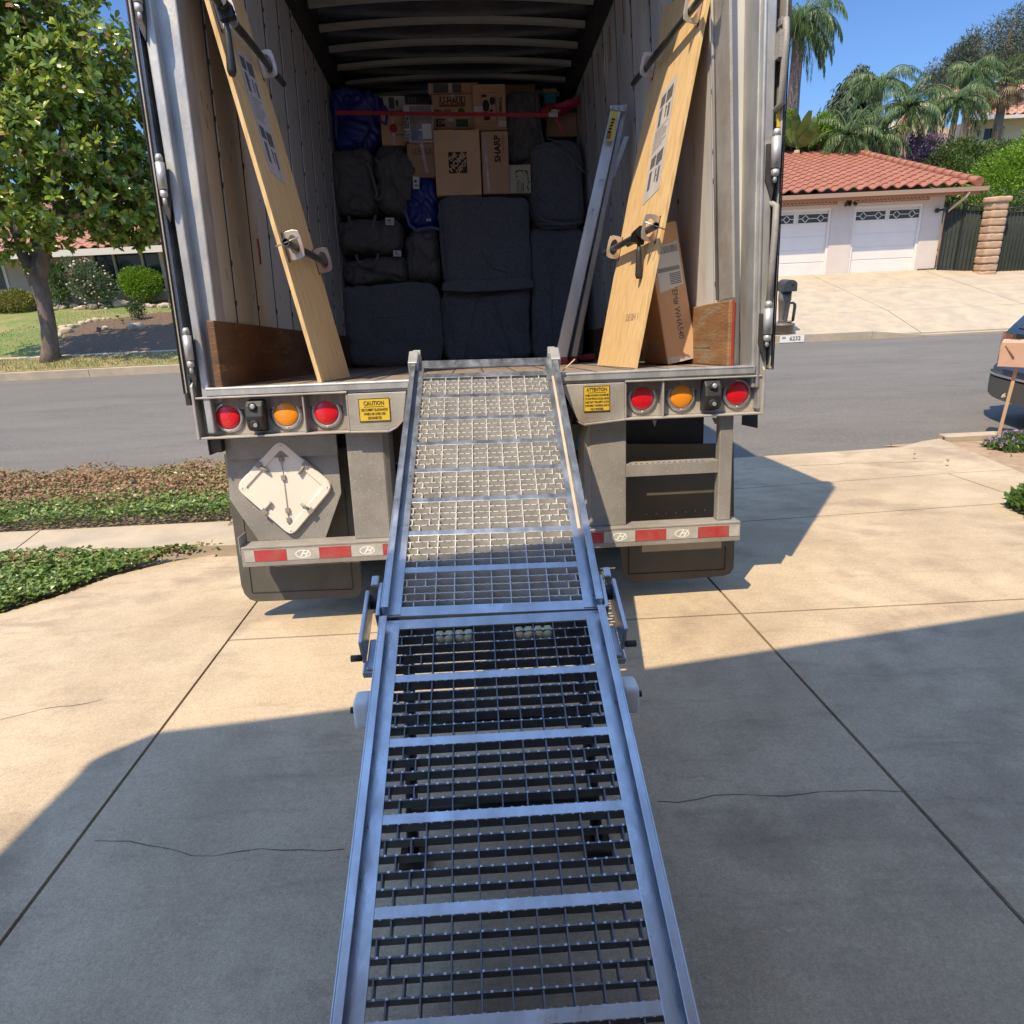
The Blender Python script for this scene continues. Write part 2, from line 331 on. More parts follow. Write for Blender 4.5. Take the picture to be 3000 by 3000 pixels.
class MB:
    def __init__(s): s.bm = bmesh.new(); s.mats = [None]
    def mi(s, m):
        if m not in s.mats: s.mats.append(m)
        return s.mats.index(m)
    def add(s, verts, faces, m=None, sm=False):
        i = s.mi(m) if m else 0
        vs = [s.bm.verts.new(v) for v in verts]
        for f in faces:
            try:
                fc = s.bm.faces.new([vs[k] for k in f]); fc.material_index = i; fc.smooth = sm
            except ValueError: pass
        return vs
    def box(s, c, size, rot=None, m=None):
        hx, hy, hz = size[0] / 2, size[1] / 2, size[2] / 2
        p = [Vector((x, y, z)) for x in (-hx, hx) for y in (-hy, hy) for z in (-hz, hz)]
        if rot is not None: p = [rot @ q for q in p]
        c = Vector(c); s.add([q + c for q in p], [(0, 1, 3, 2), (4, 6, 7, 5), (0, 4, 5, 1), (2, 3, 7, 6), (0, 2, 6, 4), (1, 5, 7, 3)], m)
    def bb(s, a, b, m=None):
        a = Vector(a); b = Vector(b); s.box((a + b) / 2, [abs(b[i] - a[i]) for i in range(3)], None, m)
    def prism(s, pts, ext, m=None):
        n = len(pts); e = Vector(ext); pts = [Vector(p) for p in pts]
        vs = pts + [p + e for p in pts]
        f = [tuple(range(n)), tuple(range(2 * n - 1, n - 1, -1))] + [(i, (i + 1) % n, n + (i + 1) % n, n + i) for i in range(n)]
        s.add(vs, f, m)
    def poly(s, pts, m=None): s.add([Vector(p) for p in pts], [tuple(range(len(pts)))], m)
    def ringprism(s, outer, inner, ext, m=None):
        n = len(outer); e = Vector(ext); o = [Vector(p) for p in outer]; i_ = [Vector(p) for p in inner]
        vs = o + i_ + [p + e for p in o] + [p + e for p in i_]
        f = []
        for k in range(n):
            j = (k + 1) % n
            f += [(k, j, n + j, n + k), (2 * n + k, 3 * n + k, 3 * n + j, 2 * n + j), (k, 2 * n + k, 2 * n + j, j), (n + k, n + j, 3 * n + j, 3 * n + k)]
        s.add(vs, f, m)
    def tube(s, path, r, seg=10, m=None, cap=True, sm=True):
        path = [Vector(p) for p in path]; rs = r if isinstance(r, (list, tuple)) else [r] * len(path)
        i0 = s.mi(m) if m else 0
        rings = []; up = None
        for k, p in enumerate(path):
            t = (path[min(k + 1, len(path) - 1)] - path[max(k - 1, 0)])
            if t.length < 1e-9: t = Vector((0, 0, 1))
            t.normalize()
            if up is None: up = t.orthogonal().normalized()
            up = (up - t * up.dot(t)); up = up.normalized() if up.length > 1e-6 else t.orthogonal().normalized()
            b = t.cross(up)
            rings.append([s.bm.verts.new(p + (up * math.cos(2 * PI * a / seg) + b * math.sin(2 * PI * a / seg)) * rs[k]) for a in range(seg)])
        for k in range(len(rings) - 1):
            for a in range(seg):
                f = s.bm.faces.new((rings[k][a], rings[k][(a + 1) % seg], rings[k + 1][(a + 1) % seg], rings[k + 1][a])); f.smooth = sm; f.material_index = i0
        if cap:
            for rg in (rings[0][::-1], rings[-1]):
                f = s.bm.faces.new(rg); f.material_index = i0
    def lathe(s, base, prof, seg=20, m=None, ax=Vector((0, 0, 1)), sx=1., sy=1.):
        base = Vector(base); ax = Vector(ax).normalized(); u = ax.orthogonal().normalized(); v = ax.cross(u); i0 = s.mi(m) if m else 0
        rg = [[s.bm.verts.new(base + ax * h + u * (r * sx * math.cos(2 * PI * a / seg)) + v * (r * sy * math.sin(2 * PI * a / seg))) for a in range(seg)] for r, h in prof]
        for k in range(len(rg) - 1):
            for a in range(seg):
                f = s.bm.faces.new((rg[k][a], rg[k][(a + 1) % seg], rg[k + 1][(a + 1) % seg], rg[k + 1][a])); f.smooth = True; f.material_index = i0
        for q in (rg[0][::-1], rg[-1]):
            f = s.bm.faces.new(q); f.material_index = i0
    def soft(s, c, size, seed=0, n=4., amp=.03, fr=4., div=14, rot=None, m=None, sag=0., amp2=0, cre=0.):
        """rounded lumpy block"""
        t = bmesh.new(); bmesh.ops.create_cube(t, size=2); bmesh.ops.subdivide_edges(t, edges=t.edges[:], cuts=div, use_grid_fill=True)
        c = Vector(c); i0 = s.mi(m) if m else 0; mp = {}
        for v in t.verts:
            p = v.co.copy(); l = (abs(p.x) ** n + abs(p.y) ** n + abs(p.z) ** n) ** (1 / n); p /= l
            q = Vector((p.x * size[0] / 2, p.y * size[1] / 2, p.z * size[2] / 2))
            nv = noise.noise_vector(q * fr + Vector((seed * 7.1, seed * 3.3, seed)))
            nv2 = noise.noise_vector(q * fr * 3.1 + Vector((seed * 2.1, seed * 9.3, seed)))
            q = q + nv * amp + nv2 * (amp2 or amp * .35)
            if cre:
                a = noise.noise(q * 3.2 + Vector((seed * 5.7, 0, seed))); b = noise.noise(Vector((q.x * 9, q.y * 5, q.z * 4)) + Vector((0, seed * 3.3, 0)) + nv * 2)
                q = q - p.normalized() * cre * (max(0, 1 - abs(a) * 7) + .6 * max(0, 1 - abs(b) * 5))
            if sag: q.z -= sag * (1 - p.x * p.x) * max(0, p.z)
            if rot is not None: q = rot @ q
            mp[v.index] = s.bm.verts.new(c + q)
        for f in t.faces:
            g = s.bm.faces.new([mp[v.index] for v in f.verts]); g.smooth = True; g.material_index = i0
        t.free()
    def text(s, txt, size, mtx, m=None, ex=0.0006, align='CENTER', sx=1., shear=0., bold=0., fit=None):
        cu = bpy.data.curves.new('t', 'FONT'); cu.body = txt; cu.size = size; cu.align_x = align; cu.align_y = 'CENTER'
        cu.extrude = ex; cu.shear = shear; cu.offset = bold; cu.resolution_u = 2
        ob = bpy.data.objects.new('t', cu); C.objects.link(ob)
        dg = bpy.context.evaluated_depsgraph_get(); dg.update()
        me = bpy.data.meshes.new_from_object(ob.evaluated_get(dg))
        bpy.data.objects.remove(ob); bpy.data.curves.remove(cu)
        i0 = s.mi(m) if m else 0
        if fit:
            xx = [v.co.x for v in me.vertices]; sx = fit / max(1e-6, max(xx) - min(xx))
        vs = [s.bm.verts.new(mtx @ Vector((v.co.x * sx, v.co.y, v.co.z))) for v in me.vertices]
        for p in me.polygons:
            try:
                f = s.bm.faces.new([vs[i] for i in p.vertices]); f.material_index = i0
            except ValueError: pass
        bpy.data.meshes.remove(me)
    def build(s, name, m=None, parent=None, frame=FW, loc=None, bevel=0., tag=None, smooth=False, norm=True):
        if norm: bmesh.ops.recalc_face_normals(s.bm, faces=s.bm.faces)
        if parent is not None:
            p = parent
            while p not in LOC and p.parent: p = p.parent
            org = LOC[p]
        else:
            if loc is None:
                zs = [v.co for v in s.bm.verts]; loc = Vector((sum(v.x for v in zs) / len(zs), sum(v.y for v in zs) / len(zs), min(v.z for v in zs)))
            org = Vector(loc)
        bmesh.ops.translate(s.bm, verts=s.bm.verts, vec=-org)
        me = bpy.data.meshes.new(name); s.bm.to_mesh(me); s.bm.free()
        if not m: m = s.mats[1]
        for q in [m] + s.mats[1:]:
            me.materials.append(q if not isinstance(q, str) else M[q])
        o = bpy.data.objects.new(name, me); C.objects.link(o)
        if smooth:
            for p in me.polygons: p.use_smooth = True
        if parent is not None: o.parent = parent
        else:
            o.matrix_world = frame @ Matrix.Translation(org); LOC[o] = org; FRM[o] = frame
        if bevel:
            b = o.modifiers.new('b', 'BEVEL'); b.width = bevel; b.segments = 2; b.limit_method = 'ANGLE'; b.angle_limit = rad(40)
        if tag: tagp(o, **tag)
        return o

def face_m(origin, xdir, ydir):
    x = Vector(xdir).normalized(); z = x.cross(Vector(ydir)).normalized(); y = z.cross(x)
    mm = Matrix((x, y, z)).transposed().to_4x4(); mm.translation = Vector(origin); return mm

def struct(o_name, mb, m, **k):
    return mb.build(o_name, m, tag=dict(kind='structure', label=k.pop('label', None), cat=k.pop('cat', None)), **k)
rnd = random.Random(5)
#%%SETTING
# ------------------------------------------------------------------ ground
def terrain():
    xs = [-220, -120, -70, -45] + [-30 + i * 1.0 for i in range(61)] + [45, 70, 120, 220]
    ys = [-40, -20, -8, -4, -2.5, -1, 1, 3, 5, 6.7, 6.76, 9, 12, 15.31, 15.34, 15.5] + [16.5 + i for i in range(36)] + [60, 80, 120, 200, 400]
    mb = MB(); P = []
    for y in ys:
        for x in xs:
            z = H(x, y) - .05
            if y > 52: z = H(x, 50) - .05 + (y - 50) * .02
            P.append((x, y, z))
    n = len(xs); F = [(j * n + i, j * n + i + 1, (j + 1) * n + i + 1, (j + 1) * n + i) for j in range(len(ys) - 1) for i in range(n - 1)]
    mb.add(P, F, None, True)
    return mb
tr = terrain()
struct('ground', tr, 'soil', loc=(0, 0, 0), label='brown bare ground under lawns, street and driveways', cat='ground')

def sheet(poly, zoff, nx=None):
    """drape a polygon (world XY) on the ground as a triangulated sheet"""
    t = bmesh.new(); vs = [t.verts.new((p[0], p[1], 0)) for p in poly]; t.faces.new(vs)
    xs = [p[0] for p in poly]; ys = [p[1] for p in poly]
    st = 1.0
    for ax, lo, hi in ((0, min(xs), max(xs)), (1, min(ys), max(ys))):
        k = math.ceil(lo / st) * st
        while k < hi:
            pt = Vector((k, 0, 0)) if ax == 0 else Vector((0, k, 0)); nn = Vector((1, 0, 0)) if ax == 0 else Vector((0, 1, 0))
            bmesh.ops.bisect_plane(t, geom=t.verts[:] + t.edges[:] + t.faces[:], plane_co=pt, plane_no=nn); k += st
    mb = MB(); mp = {v: i for i, v in enumerate(t.verts)}
    mb.add([(v.co.x, v.co.y, H(v.co.x, v.co.y) + zoff) for v in t.verts], [tuple(mp[v] for v in f.verts) for f in t.faces])
    t.free(); return mb

rd = MB()
ys = [6.55, 7.2, 9, 11, 13, 14.8, 15.42]; xs = [-60 + 4 * i for i in range(31)]
rd.add([(x, y, .0 if 6.6 < y < 15.3 else -.0) for y in ys for x in xs], [(j * 31 + i, j * 31 + i + 1, (j + 1) * 31 + i + 1, (j + 1) * 31 + i) for j in range(6) for i in range(30)])
for v in rd.bm.verts: v.co.z = -0.012 + .03 * (1 - ((v.co.y - 11) / 4.4) ** 2)
struct('road', rd, 'asphalt', loc=(0, 11, 0), label='grey asphalt street running across behind the truck', cat='road')

# near driveway: concrete slabs with real joints
def slab_poly(mb, pts, z=.0, gap=.006):
    pts = [Vector((p[0], p[1], 0)) for p in pts]; n = len(pts)
    c = sum(pts, Vector()) / n; out = []
    ar = sum(pts[i].x * pts[(i + 1) % n].y - pts[(i + 1) % n].x * pts[i].y for i in range(n))
    if ar < 0: pts = pts[::-1]
    for i in range(n):
        a, b, c2 = pts[i - 1], pts[i], pts[(i + 1) % n]
        e1 = (b - a).normalized(); e2 = (c2 - b).normalized()
        n1 = Vector((-e1.y, e1.x, 0)); n2 = Vector((-e2.y, e2.x, 0)); bi = (n1 + n2); bi = bi / max(.3, bi.dot(n1))
        out.append(b + bi * gap)
    mb.prism([(p.x, p.y, .59 - .084 * p.y + z) for p in out], (0, 0, -.09))
def G2(px, py): p = gnear(px, py); return (p.x, p.y)
def XL(y): return -1.417 - .0535 * (y - 3.355)
def XR(y): return 1.063 - .039 * (y - 3.35)
YA = lambda x: 5.42 + .004 * x      # joint between apron and sidewalk
YB = lambda x: 4.55 + .0 * x        # joint between sidewalk and driveway
pA1 = G2(2200, 1429); pA2 = G2(2776, 1387); pB1 = G2(2171, 1528); pB2 = G2(2821, 1483)
YA = lambda x: pA1[1] + (pA2[1] - pA1[1]) / (pA2[0] - pA1[0]) * (x - pA1[0])
YB = lambda x: pB1[1] + (pB2[1] - pB1[1]) / (pB2[0] - pB1[0]) * (x - pB1[0])
pC1 = G2(1900, 1812); pC2 = G2(2400, 1786)
YC = lambda x: pC1[1] + (pC2[1] - pC1[1]) / (pC2[0] - pC1[0]) * (x - pC1[0])
dv = MB()
XR2 = 3.6
flare = [G2(0, 1797), G2(170, 1745), G2(326, 1688), G2(500, 1645), G2(640, 1622)]
def row(x0, x1, ya, yb):
    slab_poly(dv, [(x0(ya(0)) if callable(x0) else x0, 0)[0:1] + (0,), (0, 0), (0, 0)][:0] or [
        ((x0(ya(-1)) if callable(x0) else x0), ya(x0(ya(-1)) if callable(x0) else x0)),
        ((x1(ya(1)) if callable(x1) else x1), ya(x1(ya(1)) if callable(x1) else x1)),
        ((x1(yb(1)) if callable(x1) else x1), yb(x1(yb(1)) if callable(x1) else x1)),
        ((x0(yb(-1)) if callable(x0) else x0), yb(x0(yb(-1)) if callable(x0) else x0))])
cn = lambda k: (lambda x: k)
for a, b in ((cn(-2.4), cn(-.3)), (cn(-.3), YC), (YC, YB)):
    if b is not YB or True:
        row(XL, XR, a, b)
        row(XR, (lambda y: XR(y) + 2.45), a, b)
        row((lambda y: XR(y) + 2.45), (lambda y: XR(y) + 5.0), a, b)
# left field follows the planting edge
slab_poly(dv, [(XL(-2.4), -2.4), (XL(-.3), -.3), (-6, -.3), (-6, -2.4)])
slab_poly(dv, [(XL(-.3), -.3), (XL(YC(-1.4)), YC(-1.4)), (XL(YB(-1.5)), YB(-1.5)), (flare[4][0], YB(-1.5))] + flare[::-1] + [(-6, flare[0][1] - .5), (-6, -.3)])
# sidewalk strip and apron
for x0, x1 in ((-1.45, 1.0), (1.0, pA2[0])):
    slab_poly(dv, [(x0, YB(x0)), (x1, YB(x1)), (x1, YA(x1)), (x0, YA(x0))])
pr = [G2(2755, 1284), G2(2974, 1375), G2(3120, 1440)]
slab_poly(dv, [(pA2[0], YB(pA2[0])), (pB2[0] + .5, YB(pB2[0])), (pr[2][0], pr[2][1]), (pr[1][0], pr[1][1]), (pA2[0], YA(pA2[0]))])
cl = [G2(2000, 1352), G2(2200, 1338), G2(2484, 1320), G2(2640, 1309), G2(2700, 1292), G2(2755, 1284)]
slab_poly(dv, [(-2.2, YA(-2.2)), (pA2[0], YA(pA2[0])), (pr[1][0], pr[1][1])] + cl[::-1] + [(-1.5, cl[0][1] + .02), (-2.6, 6.9)])
struct('driveway', dv, 'concrete', loc=(0, 3, .4), label='tan concrete driveway with joints under the ramp', cat='driveway')
# cracks and a lighter lip band at the apron
def crack(mb, pts, wd, z):
    for i in range(len(pts) - 1):
        a = Vector(pts[i]); b = Vector(pts[i + 1]); nseg = max(2, int((b - a).length / .05))
        pv = None
        for k in range(nseg + 1):
            p = a.lerp(b, k / nseg); o = noise.noise(Vector((p.x * 6, p.y * 6, 3))) * .05
            p = Vector((p.x, p.y + o, 0)); ww = wd * (.5 + rnd.random())
            q = (Vector((p.x, p.y - ww, .59 - .084 * (p.y - ww) + z)), Vector((p.x, p.y + ww, .59 - .084 * (p.y + ww) + z)))
            if pv: mb.add([pv[0], q[0], q[1], pv[1]], [(0, 1, 2, 3)])
            pv = q
ck = MB()
g = lambda *a: tuple(gnear(*a).xy) + (0,)
crack(ck, [g(1925, 2345), g(2150, 2330), g(2400, 2322), g(2660, 2307)], .0010, .0015)
crack(ck, [g(280, 2460), g(480, 2478), g(560, 2510), g(760, 2500), g(1010, 2485)], .0010, .0015)
crack(ck, [g(0, 2110), g(120, 2085), g(310, 2045)], .0012, .0015)
crack(ck, [g(2200, 1372), g(2480, 1358), g(2760, 1352)], .003, .0015)
struct('driveway_crack', ck, 'joint', loc=(0, 2, .4), label='thin dark cracks wandering over the driveway concrete', cat='crack')

# left sidewalk and verge
sw = MB()
a1, a2 = G2(-200, 1572), G2(640, 1530)
b1, b2 = G2(-200, 1632), G2(700, 1600)
jx = G2(118, 1553); jx2 = G2(37, 1615)
for (p0, p1, q0, q1) in (((-9.5, a1[1]), (jx[0], jx[1]), (-9.5, b1[1]), (jx2[0], jx2[1])), ((jx[0], jx[1]), (-1.6, a2[1] + .03), (jx2[0], jx2[1]), (-1.6, b2[1]))):
    slab_poly(sw, [p0, p1, q1, q0])
struct('sidewalk', sw, 'concrete_old', loc=(-4, 4.8, .2), label='pale concrete sidewalk between the two ivy beds', cat='sidewalk')

kb = MB(); _cx = G2(2755, 1284)[0] - .02
kb.bb((-60, 6.95, -.05), (-2.3, 7.12, .05)); kb.prism([(_cx, 6.90, -.06), (60, 6.97, -.06), (60, 7.12, -.06), (_cx, 7.05, -.06)], (0, 0, .105))
struct('near_curb', kb, 'concrete_old', loc=(0, 7, 0), label='pale curb on the near side of the street', cat='curb')
db = sheet([G2(2740, 1290), G2(2955, 1382), G2(3280, 1510), (14, 3.5), (14, 6.99), (3.9, 6.88)], -.006)
struct('dirt_bed', db, 'drysoil', loc=(5, 6, .1), label='bare sandy dirt bed beside the driveway corner', cat='dirt')

# far side: curb, verge, sidewalk strip, lawn, mulch
fc = MB()
for i in range(-12, 14):
    x0 = -60 if i == -12 else i * 3.05
    x1 = i * 3.05 + 3.05
    if x1 <= 6.3 or x0 > 40: fc.bb((x0 + .006, 15.3, -.05), (x1 - .006, 15.48, .155))
fc.bb((6.11, 15.3, -.05), (8.1, 15.48, .155))
fc.prism([(8.11, 15.3, .155), (8.11, 15.48, .155), (9.2, 15.48, .03), (9.2, 15.3, .03)], (0, 0, -.2))
fc.bb((9.2, 15.31, -.05), (40, 15.49, .03))
struct('far_curb', fc, 'concrete_old', loc=(0, 15.4, 0), label='pale curb on the far side of the street', cat='curb')
vg = sheet([(-40, 15.49), (4.5, 15.49), (4.5, 16.6), (-40, 16.6)], .02)
struct('verge', vg, 'drylawn', loc=(-8, 16, .2), label='dry yellow grass strip behind the far curb', cat='grass')
st_ = MB()
for i in range(8):
    x0 = -30 + i * 4.2
    st_.prism([(x0 + .01, 16.62, H(0, 16.62) + .04), (x0 + 4.19, 16.62, H(0, 16.62) + .04), (x0 + 4.19, 16.78, H(0, 16.78) + .04), (x0 + .01, 16.78, H(0, 16.78) + .04)], (0, 0, -.2))
struct('lawn_edging', st_, 'concrete_old', loc=(-10, 16.7, .2), label='narrow concrete edging strip in front of the far lawn', cat='edging')
lw = sheet([(-40, 16.8), (5, 16.8), (5, 26), (-40, 26)], .015)
struct('lawn', lw, 'lawn', loc=(-12, 20, .4), label='green lawn in front of the beige house', cat='lawn')
mpts = [gnd(165, 1048), gnd(178, 1005), gnd(200, 975), gnd(255, 950), gnd(330, 938), gnd(400, 928), gnd(470, 918), gnd(540, 918), gnd(700, 915)]
mu = sheet([(p.x, p.y) for p in mpts] + [(0, mpts[-1].y), (0, 16.82), (mpts[0].x, 16.82)], .035)
struct('mulch_bed', mu, 'mulch', loc=(-5, 18, .4), label='dark bark mulch bed ringed with rocks', cat='mulch')

# far driveway
fd = MB()
def fslab(pts):
    pts = [Vector((p[0], p[1], 0)) for p in pts]; c = sum(pts, Vector()) / len(pts)
    pts = [p + (c - p).normalized() * .012 for p in pts]
    fd.prism([(p.x, p.y, H(p.x, p.y) + (.035 if p.y > 15.9 else .012)) for p in pts], (0, 0, -.1))
for x0, x1 in ((5.2, 9.3), (9.3, 12.6), (12.6, 16.5), (16.5, 24)):
    for y0, y1 in ((15.5, 17.0), (17.0, 19.3), (19.3, 21.9)):
        fslab([(x0 + (y0 - 17) * -.0, y0), (x1, y0), (x1 + (.0), y1), (x0, y1)])
struct('far_driveway', fd, 'concrete_old', loc=(12, 18, .5), label='sunlit concrete driveway rising to the white garage', cat='driveway')
hs_ = sheet([(3, 24.5), (40, 24.5), (60, 50), (3, 50)], .02)
struct('hillside', hs_, 'hillgrass', loc=(20, 35, 3), label='planted hillside rising behind the garage', cat='hill')

# ------------------------------------------------------------------ leaf tools
def leaf(mb, p, d, up, L, W, fold=.25, m=None, bend=0.):
    d = d.normalized(); s = d.cross(up)
    s = s.normalized() if s.length > 1e-4 else d.orthogonal().normalized(); n_ = s.cross(d)
    a = p; b = p + d * L * .5 + s * W * .5 + n_ * W * fold; c = p + d * L - n_ * bend * L; e = p + d * L * .5 - s * W * .5 + n_ * W * fold
    mm = p + d * L * .5
    v = [a, b, c, mm, e]
    mb.add(v, [(0, 1, 2, 3), (0, 3, 2, 4)], m)
def leaf2(mb, p, d, up, L, W, m, bend=.15):
    d = d.normalized(); s = d.cross(up)
    s = s.normalized() if s.length > 1e-4 else d.orthogonal().normalized(); n_ = s.cross(d)
    P = lambda t, w_, z: p + d * L * t + s * W * w_ + n_ * L * z
    v = [P(0, 0, 0), P(.35, .36, .03), P(.7, .5, .02 - bend * .5), P(1, 0, -bend), P(.7, -.5, .02 - bend * .5), P(.35, -.36, .03), P(.4, 0, -.02), P(.72, 0, -.03 - bend * .4)]
    mb.add(v, [(0, 1, 6), (6, 1, 2, 7), (7, 2, 3), (0, 6, 5), (6, 7, 4, 5), (7, 3, 4)], m, True)
def rv(r=rnd):
    while True:
        v = Vector((r.uniform(-1, 1), r.uniform(-1, 1), r.uniform(-1, 1)))
        if .05 < v.length < 1: return v.normalized()
def in_lumps(lumps, shell=.75):
    w_ = [l[3] * l[4] * l[5] for l in lumps]
    x, y, z, rx, ry, rz = rnd.choices(lumps, w_)[0]
    d = rv(); k = rnd.uniform(shell, 1.0) ** .8 * (1 + .12 * noise.noise(d * 3 + Vector((x, y, z))))
    return Vector((x + d.x * rx * k, y + d.y * ry * k, z + d.z * rz * k)), d
def cloud(lumps, n, L, W, m, shell=.7, up=.3, jitter=.9, bend=.1):
    mb = MB()
    for _ in range(n):
        p, d = in_lumps(lumps, shell)
        dd = d + Vector((0, 0, up)) + rv() * jitter
        leaf(mb, p, dd, rv(), L * rnd.uniform(.6, 1.25), W * rnd.uniform(.7, 1.2), .2, None, bend)
    return mb
def limbs(mb, base, tips, r0, r1, bendy=.15):
    for t in tips:
        a = Vector(base); t = Vector(t); ds = (t - a); pts = []; rs = []
        for i in range(7):
            k = i / 6; o = rv() * bendy * math.sin(k * PI) * ds.length * .4
            pts.append(a + ds * k + (o if 0 < i < 6 else Vector())); rs.append(r0 + (r1 - r0) * k)
        mb.tube(pts, rs, 7)

# magnolia street tree
tb = gnd(150, 1058)
def magnolia():
    Yt = tb.y
    r = root('magnolia_tree', 'large magnolia with glossy leaves and pink seed cones left of the truck', 'tree', tb)
    tk = MB()
    def q(px, py, dy=0): return wY(px, py, Yt + dy)
    tk.tube([tb + Vector((0, 0, -.1)), q(148, 1030), q(143, 960), q(128, 880), q(112, 815), q(98, 785)], [.28, .19, .165, .165, .18, .20], 14)
    tk.tube([q(108, 835), q(88, 790), q(66, 745), q(52, 680, .2), q(60, 560, .4), q(80, 380, .5)], [.15, .13, .115, .10, .09, .05], 10)
    tk.tube([q(112, 830), q(125, 780), q(133, 720), q(160, 640, -.3), q(200, 520, -.4), q(240, 400, -.3)], [.16, .14, .12, .10, .08, .04], 10)
    tk.tube([q(108, 800), q(105, 720, .3), q(110, 560, .6), q(100, 300, .5), q(110, 120, .2), q(90, -60)], [.15, .12, .11, .09, .07, .03], 10)
    limbs(tk, q(150, 660, -.2), [q(300, 560), q(380, 640, .3), q(420, 500, -.4), q(250, 620, -1)], .07, .02)
    limbs(tk, q(60, 600), [q(-80, 520), q(-20, 400, -1), q(-160, 640)], .07, .02)
    limbs(tk, q(105, 350, .4), [q(350, 250), q(250, 150, -.8), q(-60, 200), q(330, 380, .9)], .06, .015)
    tk.build('trunk', 'bark', r, smooth=True)
    lumps = []
    def L(px, py, dy, rr, rz=None):
        p = q(px, py, dy); lumps.append((p.x, p.y, p.z, rr, rr, rz or rr * .85))
    for a in [(70, 90, 0, 1.0), (0, 200, .3, 1.1), (190, 250, -.6, .95), (290, 150, 0, .85), (350, 260, .2, 1.0), (110, 400, -.9, 1.1), (-60, 420, 0, 1.2), (250, 420, -.5, 1.0),
              (380, 420, .3, .95), (410, 560, .4, .8), (330, 590, -.4, .85), (180, 570, -1.0, .9), (60, 600, -.8, .85), (-60, 640, -.2, 1.0), (60, 710, -.3, .62), (400, 660, .2, .52), (-80, 90, .2, 1.1),
              (400, 620, .1, .8), (360, 500, .5, .9), (100, -70, .2, 1.2), (-100, -80, .3, 1.2), (180, 130, .9, .7), (340, 690, 0, .45), (300, 660, .3, .55), (430, 640, .1, .5), (250, 540, .7, 1.0), (100, 250, .9, 1.0), (-220, 300, 0, 1.3), (-220, 560, 0, 1.1), (150, 690, .1, .45)]: L(*a)
    cr = MB(); cn_ = MB()
    i0, i1 = cr.mi('magleaf'), cr.mi('magrust')
    for k in range(3400):
        p, d = in_lumps(lumps, .62)
        ax = (d + Vector((0, -.1, .5)) + rv() * .5).normalized()
        nl = rnd.randint(7, 10)
        for i in range(nl):
            s = ax.orthogonal().normalized(); s = Matrix.Rotation(i * 2.4 + k, 3, ax) @ s
            dd = s * rnd.uniform(.5, 1.0) + ax * rnd.uniform(.4, 1.3)
            leaf2(cr, p + ax * rnd.uniform(-.06, .06), dd + rv() * .25, ax, rnd.uniform(.15, .23), rnd.uniform(.07, .095), 'magrust' if rnd.random() < .04 else 'magleaf', rnd.uniform(.05, .3))
        if rnd.random() < .028:
            cn_.lathe(p + ax * .05, [(.012, 0), (.032, .02), (.036, .05), (.025, .085), (.008, .1)], 8, None, ax)
    cr.build('crown', None, r, norm=False)
    cn_.build('seed_cone', 'magcone', r)
magnolia()

def shrub(name, label, px, py, lumps, n, L, W, m, Y=None, group=None, extra=None, stem=True, shell=.55, jitter=.9):
    b = gnd(px, py); r = root(name, label, name.replace('_', ' ').split()[-1] if False else 'shrub', b, group=group)
    ls = [(b.x + x, b.y + y, b.z + z, rx, ry, rz) for x, y, z, rx, ry, rz in lumps]
    if stem:
        t = MB(); limbs(t, b + Vector((0, 0, -.05)), [Vector((l[0], l[1], l[2] + l[5] * .2)) for l in ls for _ in range(2)] + [b + Vector((.01, 0, .3))], .03, .008); t.build('stem', 'bark', r)
    mb = cloud(ls, n, L, W, m, shell, jitter=jitter)
    if extra:
        for _ in range(extra[1]):
            p, d = in_lumps(ls, .9); leaf(mb, p, d + rv(), rv(), L * extra[2], W * 1.6, .2, extra[0])
    mb.build('foliage', m, r, norm=False); return r

shrub('round_shrub', 'bright lime green round shrub under the house window', 425, 893, [(0, 0, .55, .62, .5, .45), (-.2, -.05, .75, .45, .4, .4), (.3, 0, .7, .42, .4, .42), (0, 0, .95, .4, .35, .25)], 5200, .075, .04, 'limeleaf')
shrub('rose_bush', 'tall loose rose bush with pale blooms left of the lime shrub', 290, 905, [(-.1, 0, 1.05, .5, .4, .45), (.25, 0, .7, .55, .4, .45), (-.35, 0, .75, .4, .4, .5), (.1, 0, .35, .5, .4, .3), (-.55, 0, 1.35, .25, .25, .3)], 2600, .085, .05, 'roseleaf', extra=('roseflower', 160, .9), shell=.3)
shrub('climbing_shrub', 'thin dark leaved shrub against the wall right of the magnolia trunk', 185, 905, [(0, 0, .55, .42, .3, .5), (.1, 0, 1.05, .3, .25, .4), (-.2, 0, 1.2, .25, .2, .35)], 1500, .10, .05, 'midleaf', extra=('redflower', 3, 1.2), shell=.2)
shrub('small_dark_shrub', 'small dark shrub on the near side of the lime shrub', 405, 940, [(0, 0, .28, .26, .25, .24), (.1, 0, .38, .2, .2, .16)], 700, .06, .035, 'darkleaf', shell=.2)
shrub('yellow_shrub', 'low yellow green shrub at the left edge of the photo', 45, 915, [(0, 0, .35, .65, .5, .36), (-.5, .1, .25, .4, .4, .26), (.35, 0, .3, .4, .4, .33)], 2600, .085, .055, 'yellowleaf')
shrub('background_shrub', 'small grey green shrub behind the magnolia trunk', 78, 880, [(0, .3, .75, .3, .2, .28), (0, .3, .4, .25, .2, .3)], 500, .09, .05, 'roseleaf', shell=.2)
shrub('corner_shrub', 'thin twiggy shrub by the wall beside the truck door', 500, 905, [(0, .6, .45, .3, .2, .35)], 350, .07, .035, 'roseleaf', shell=.2)

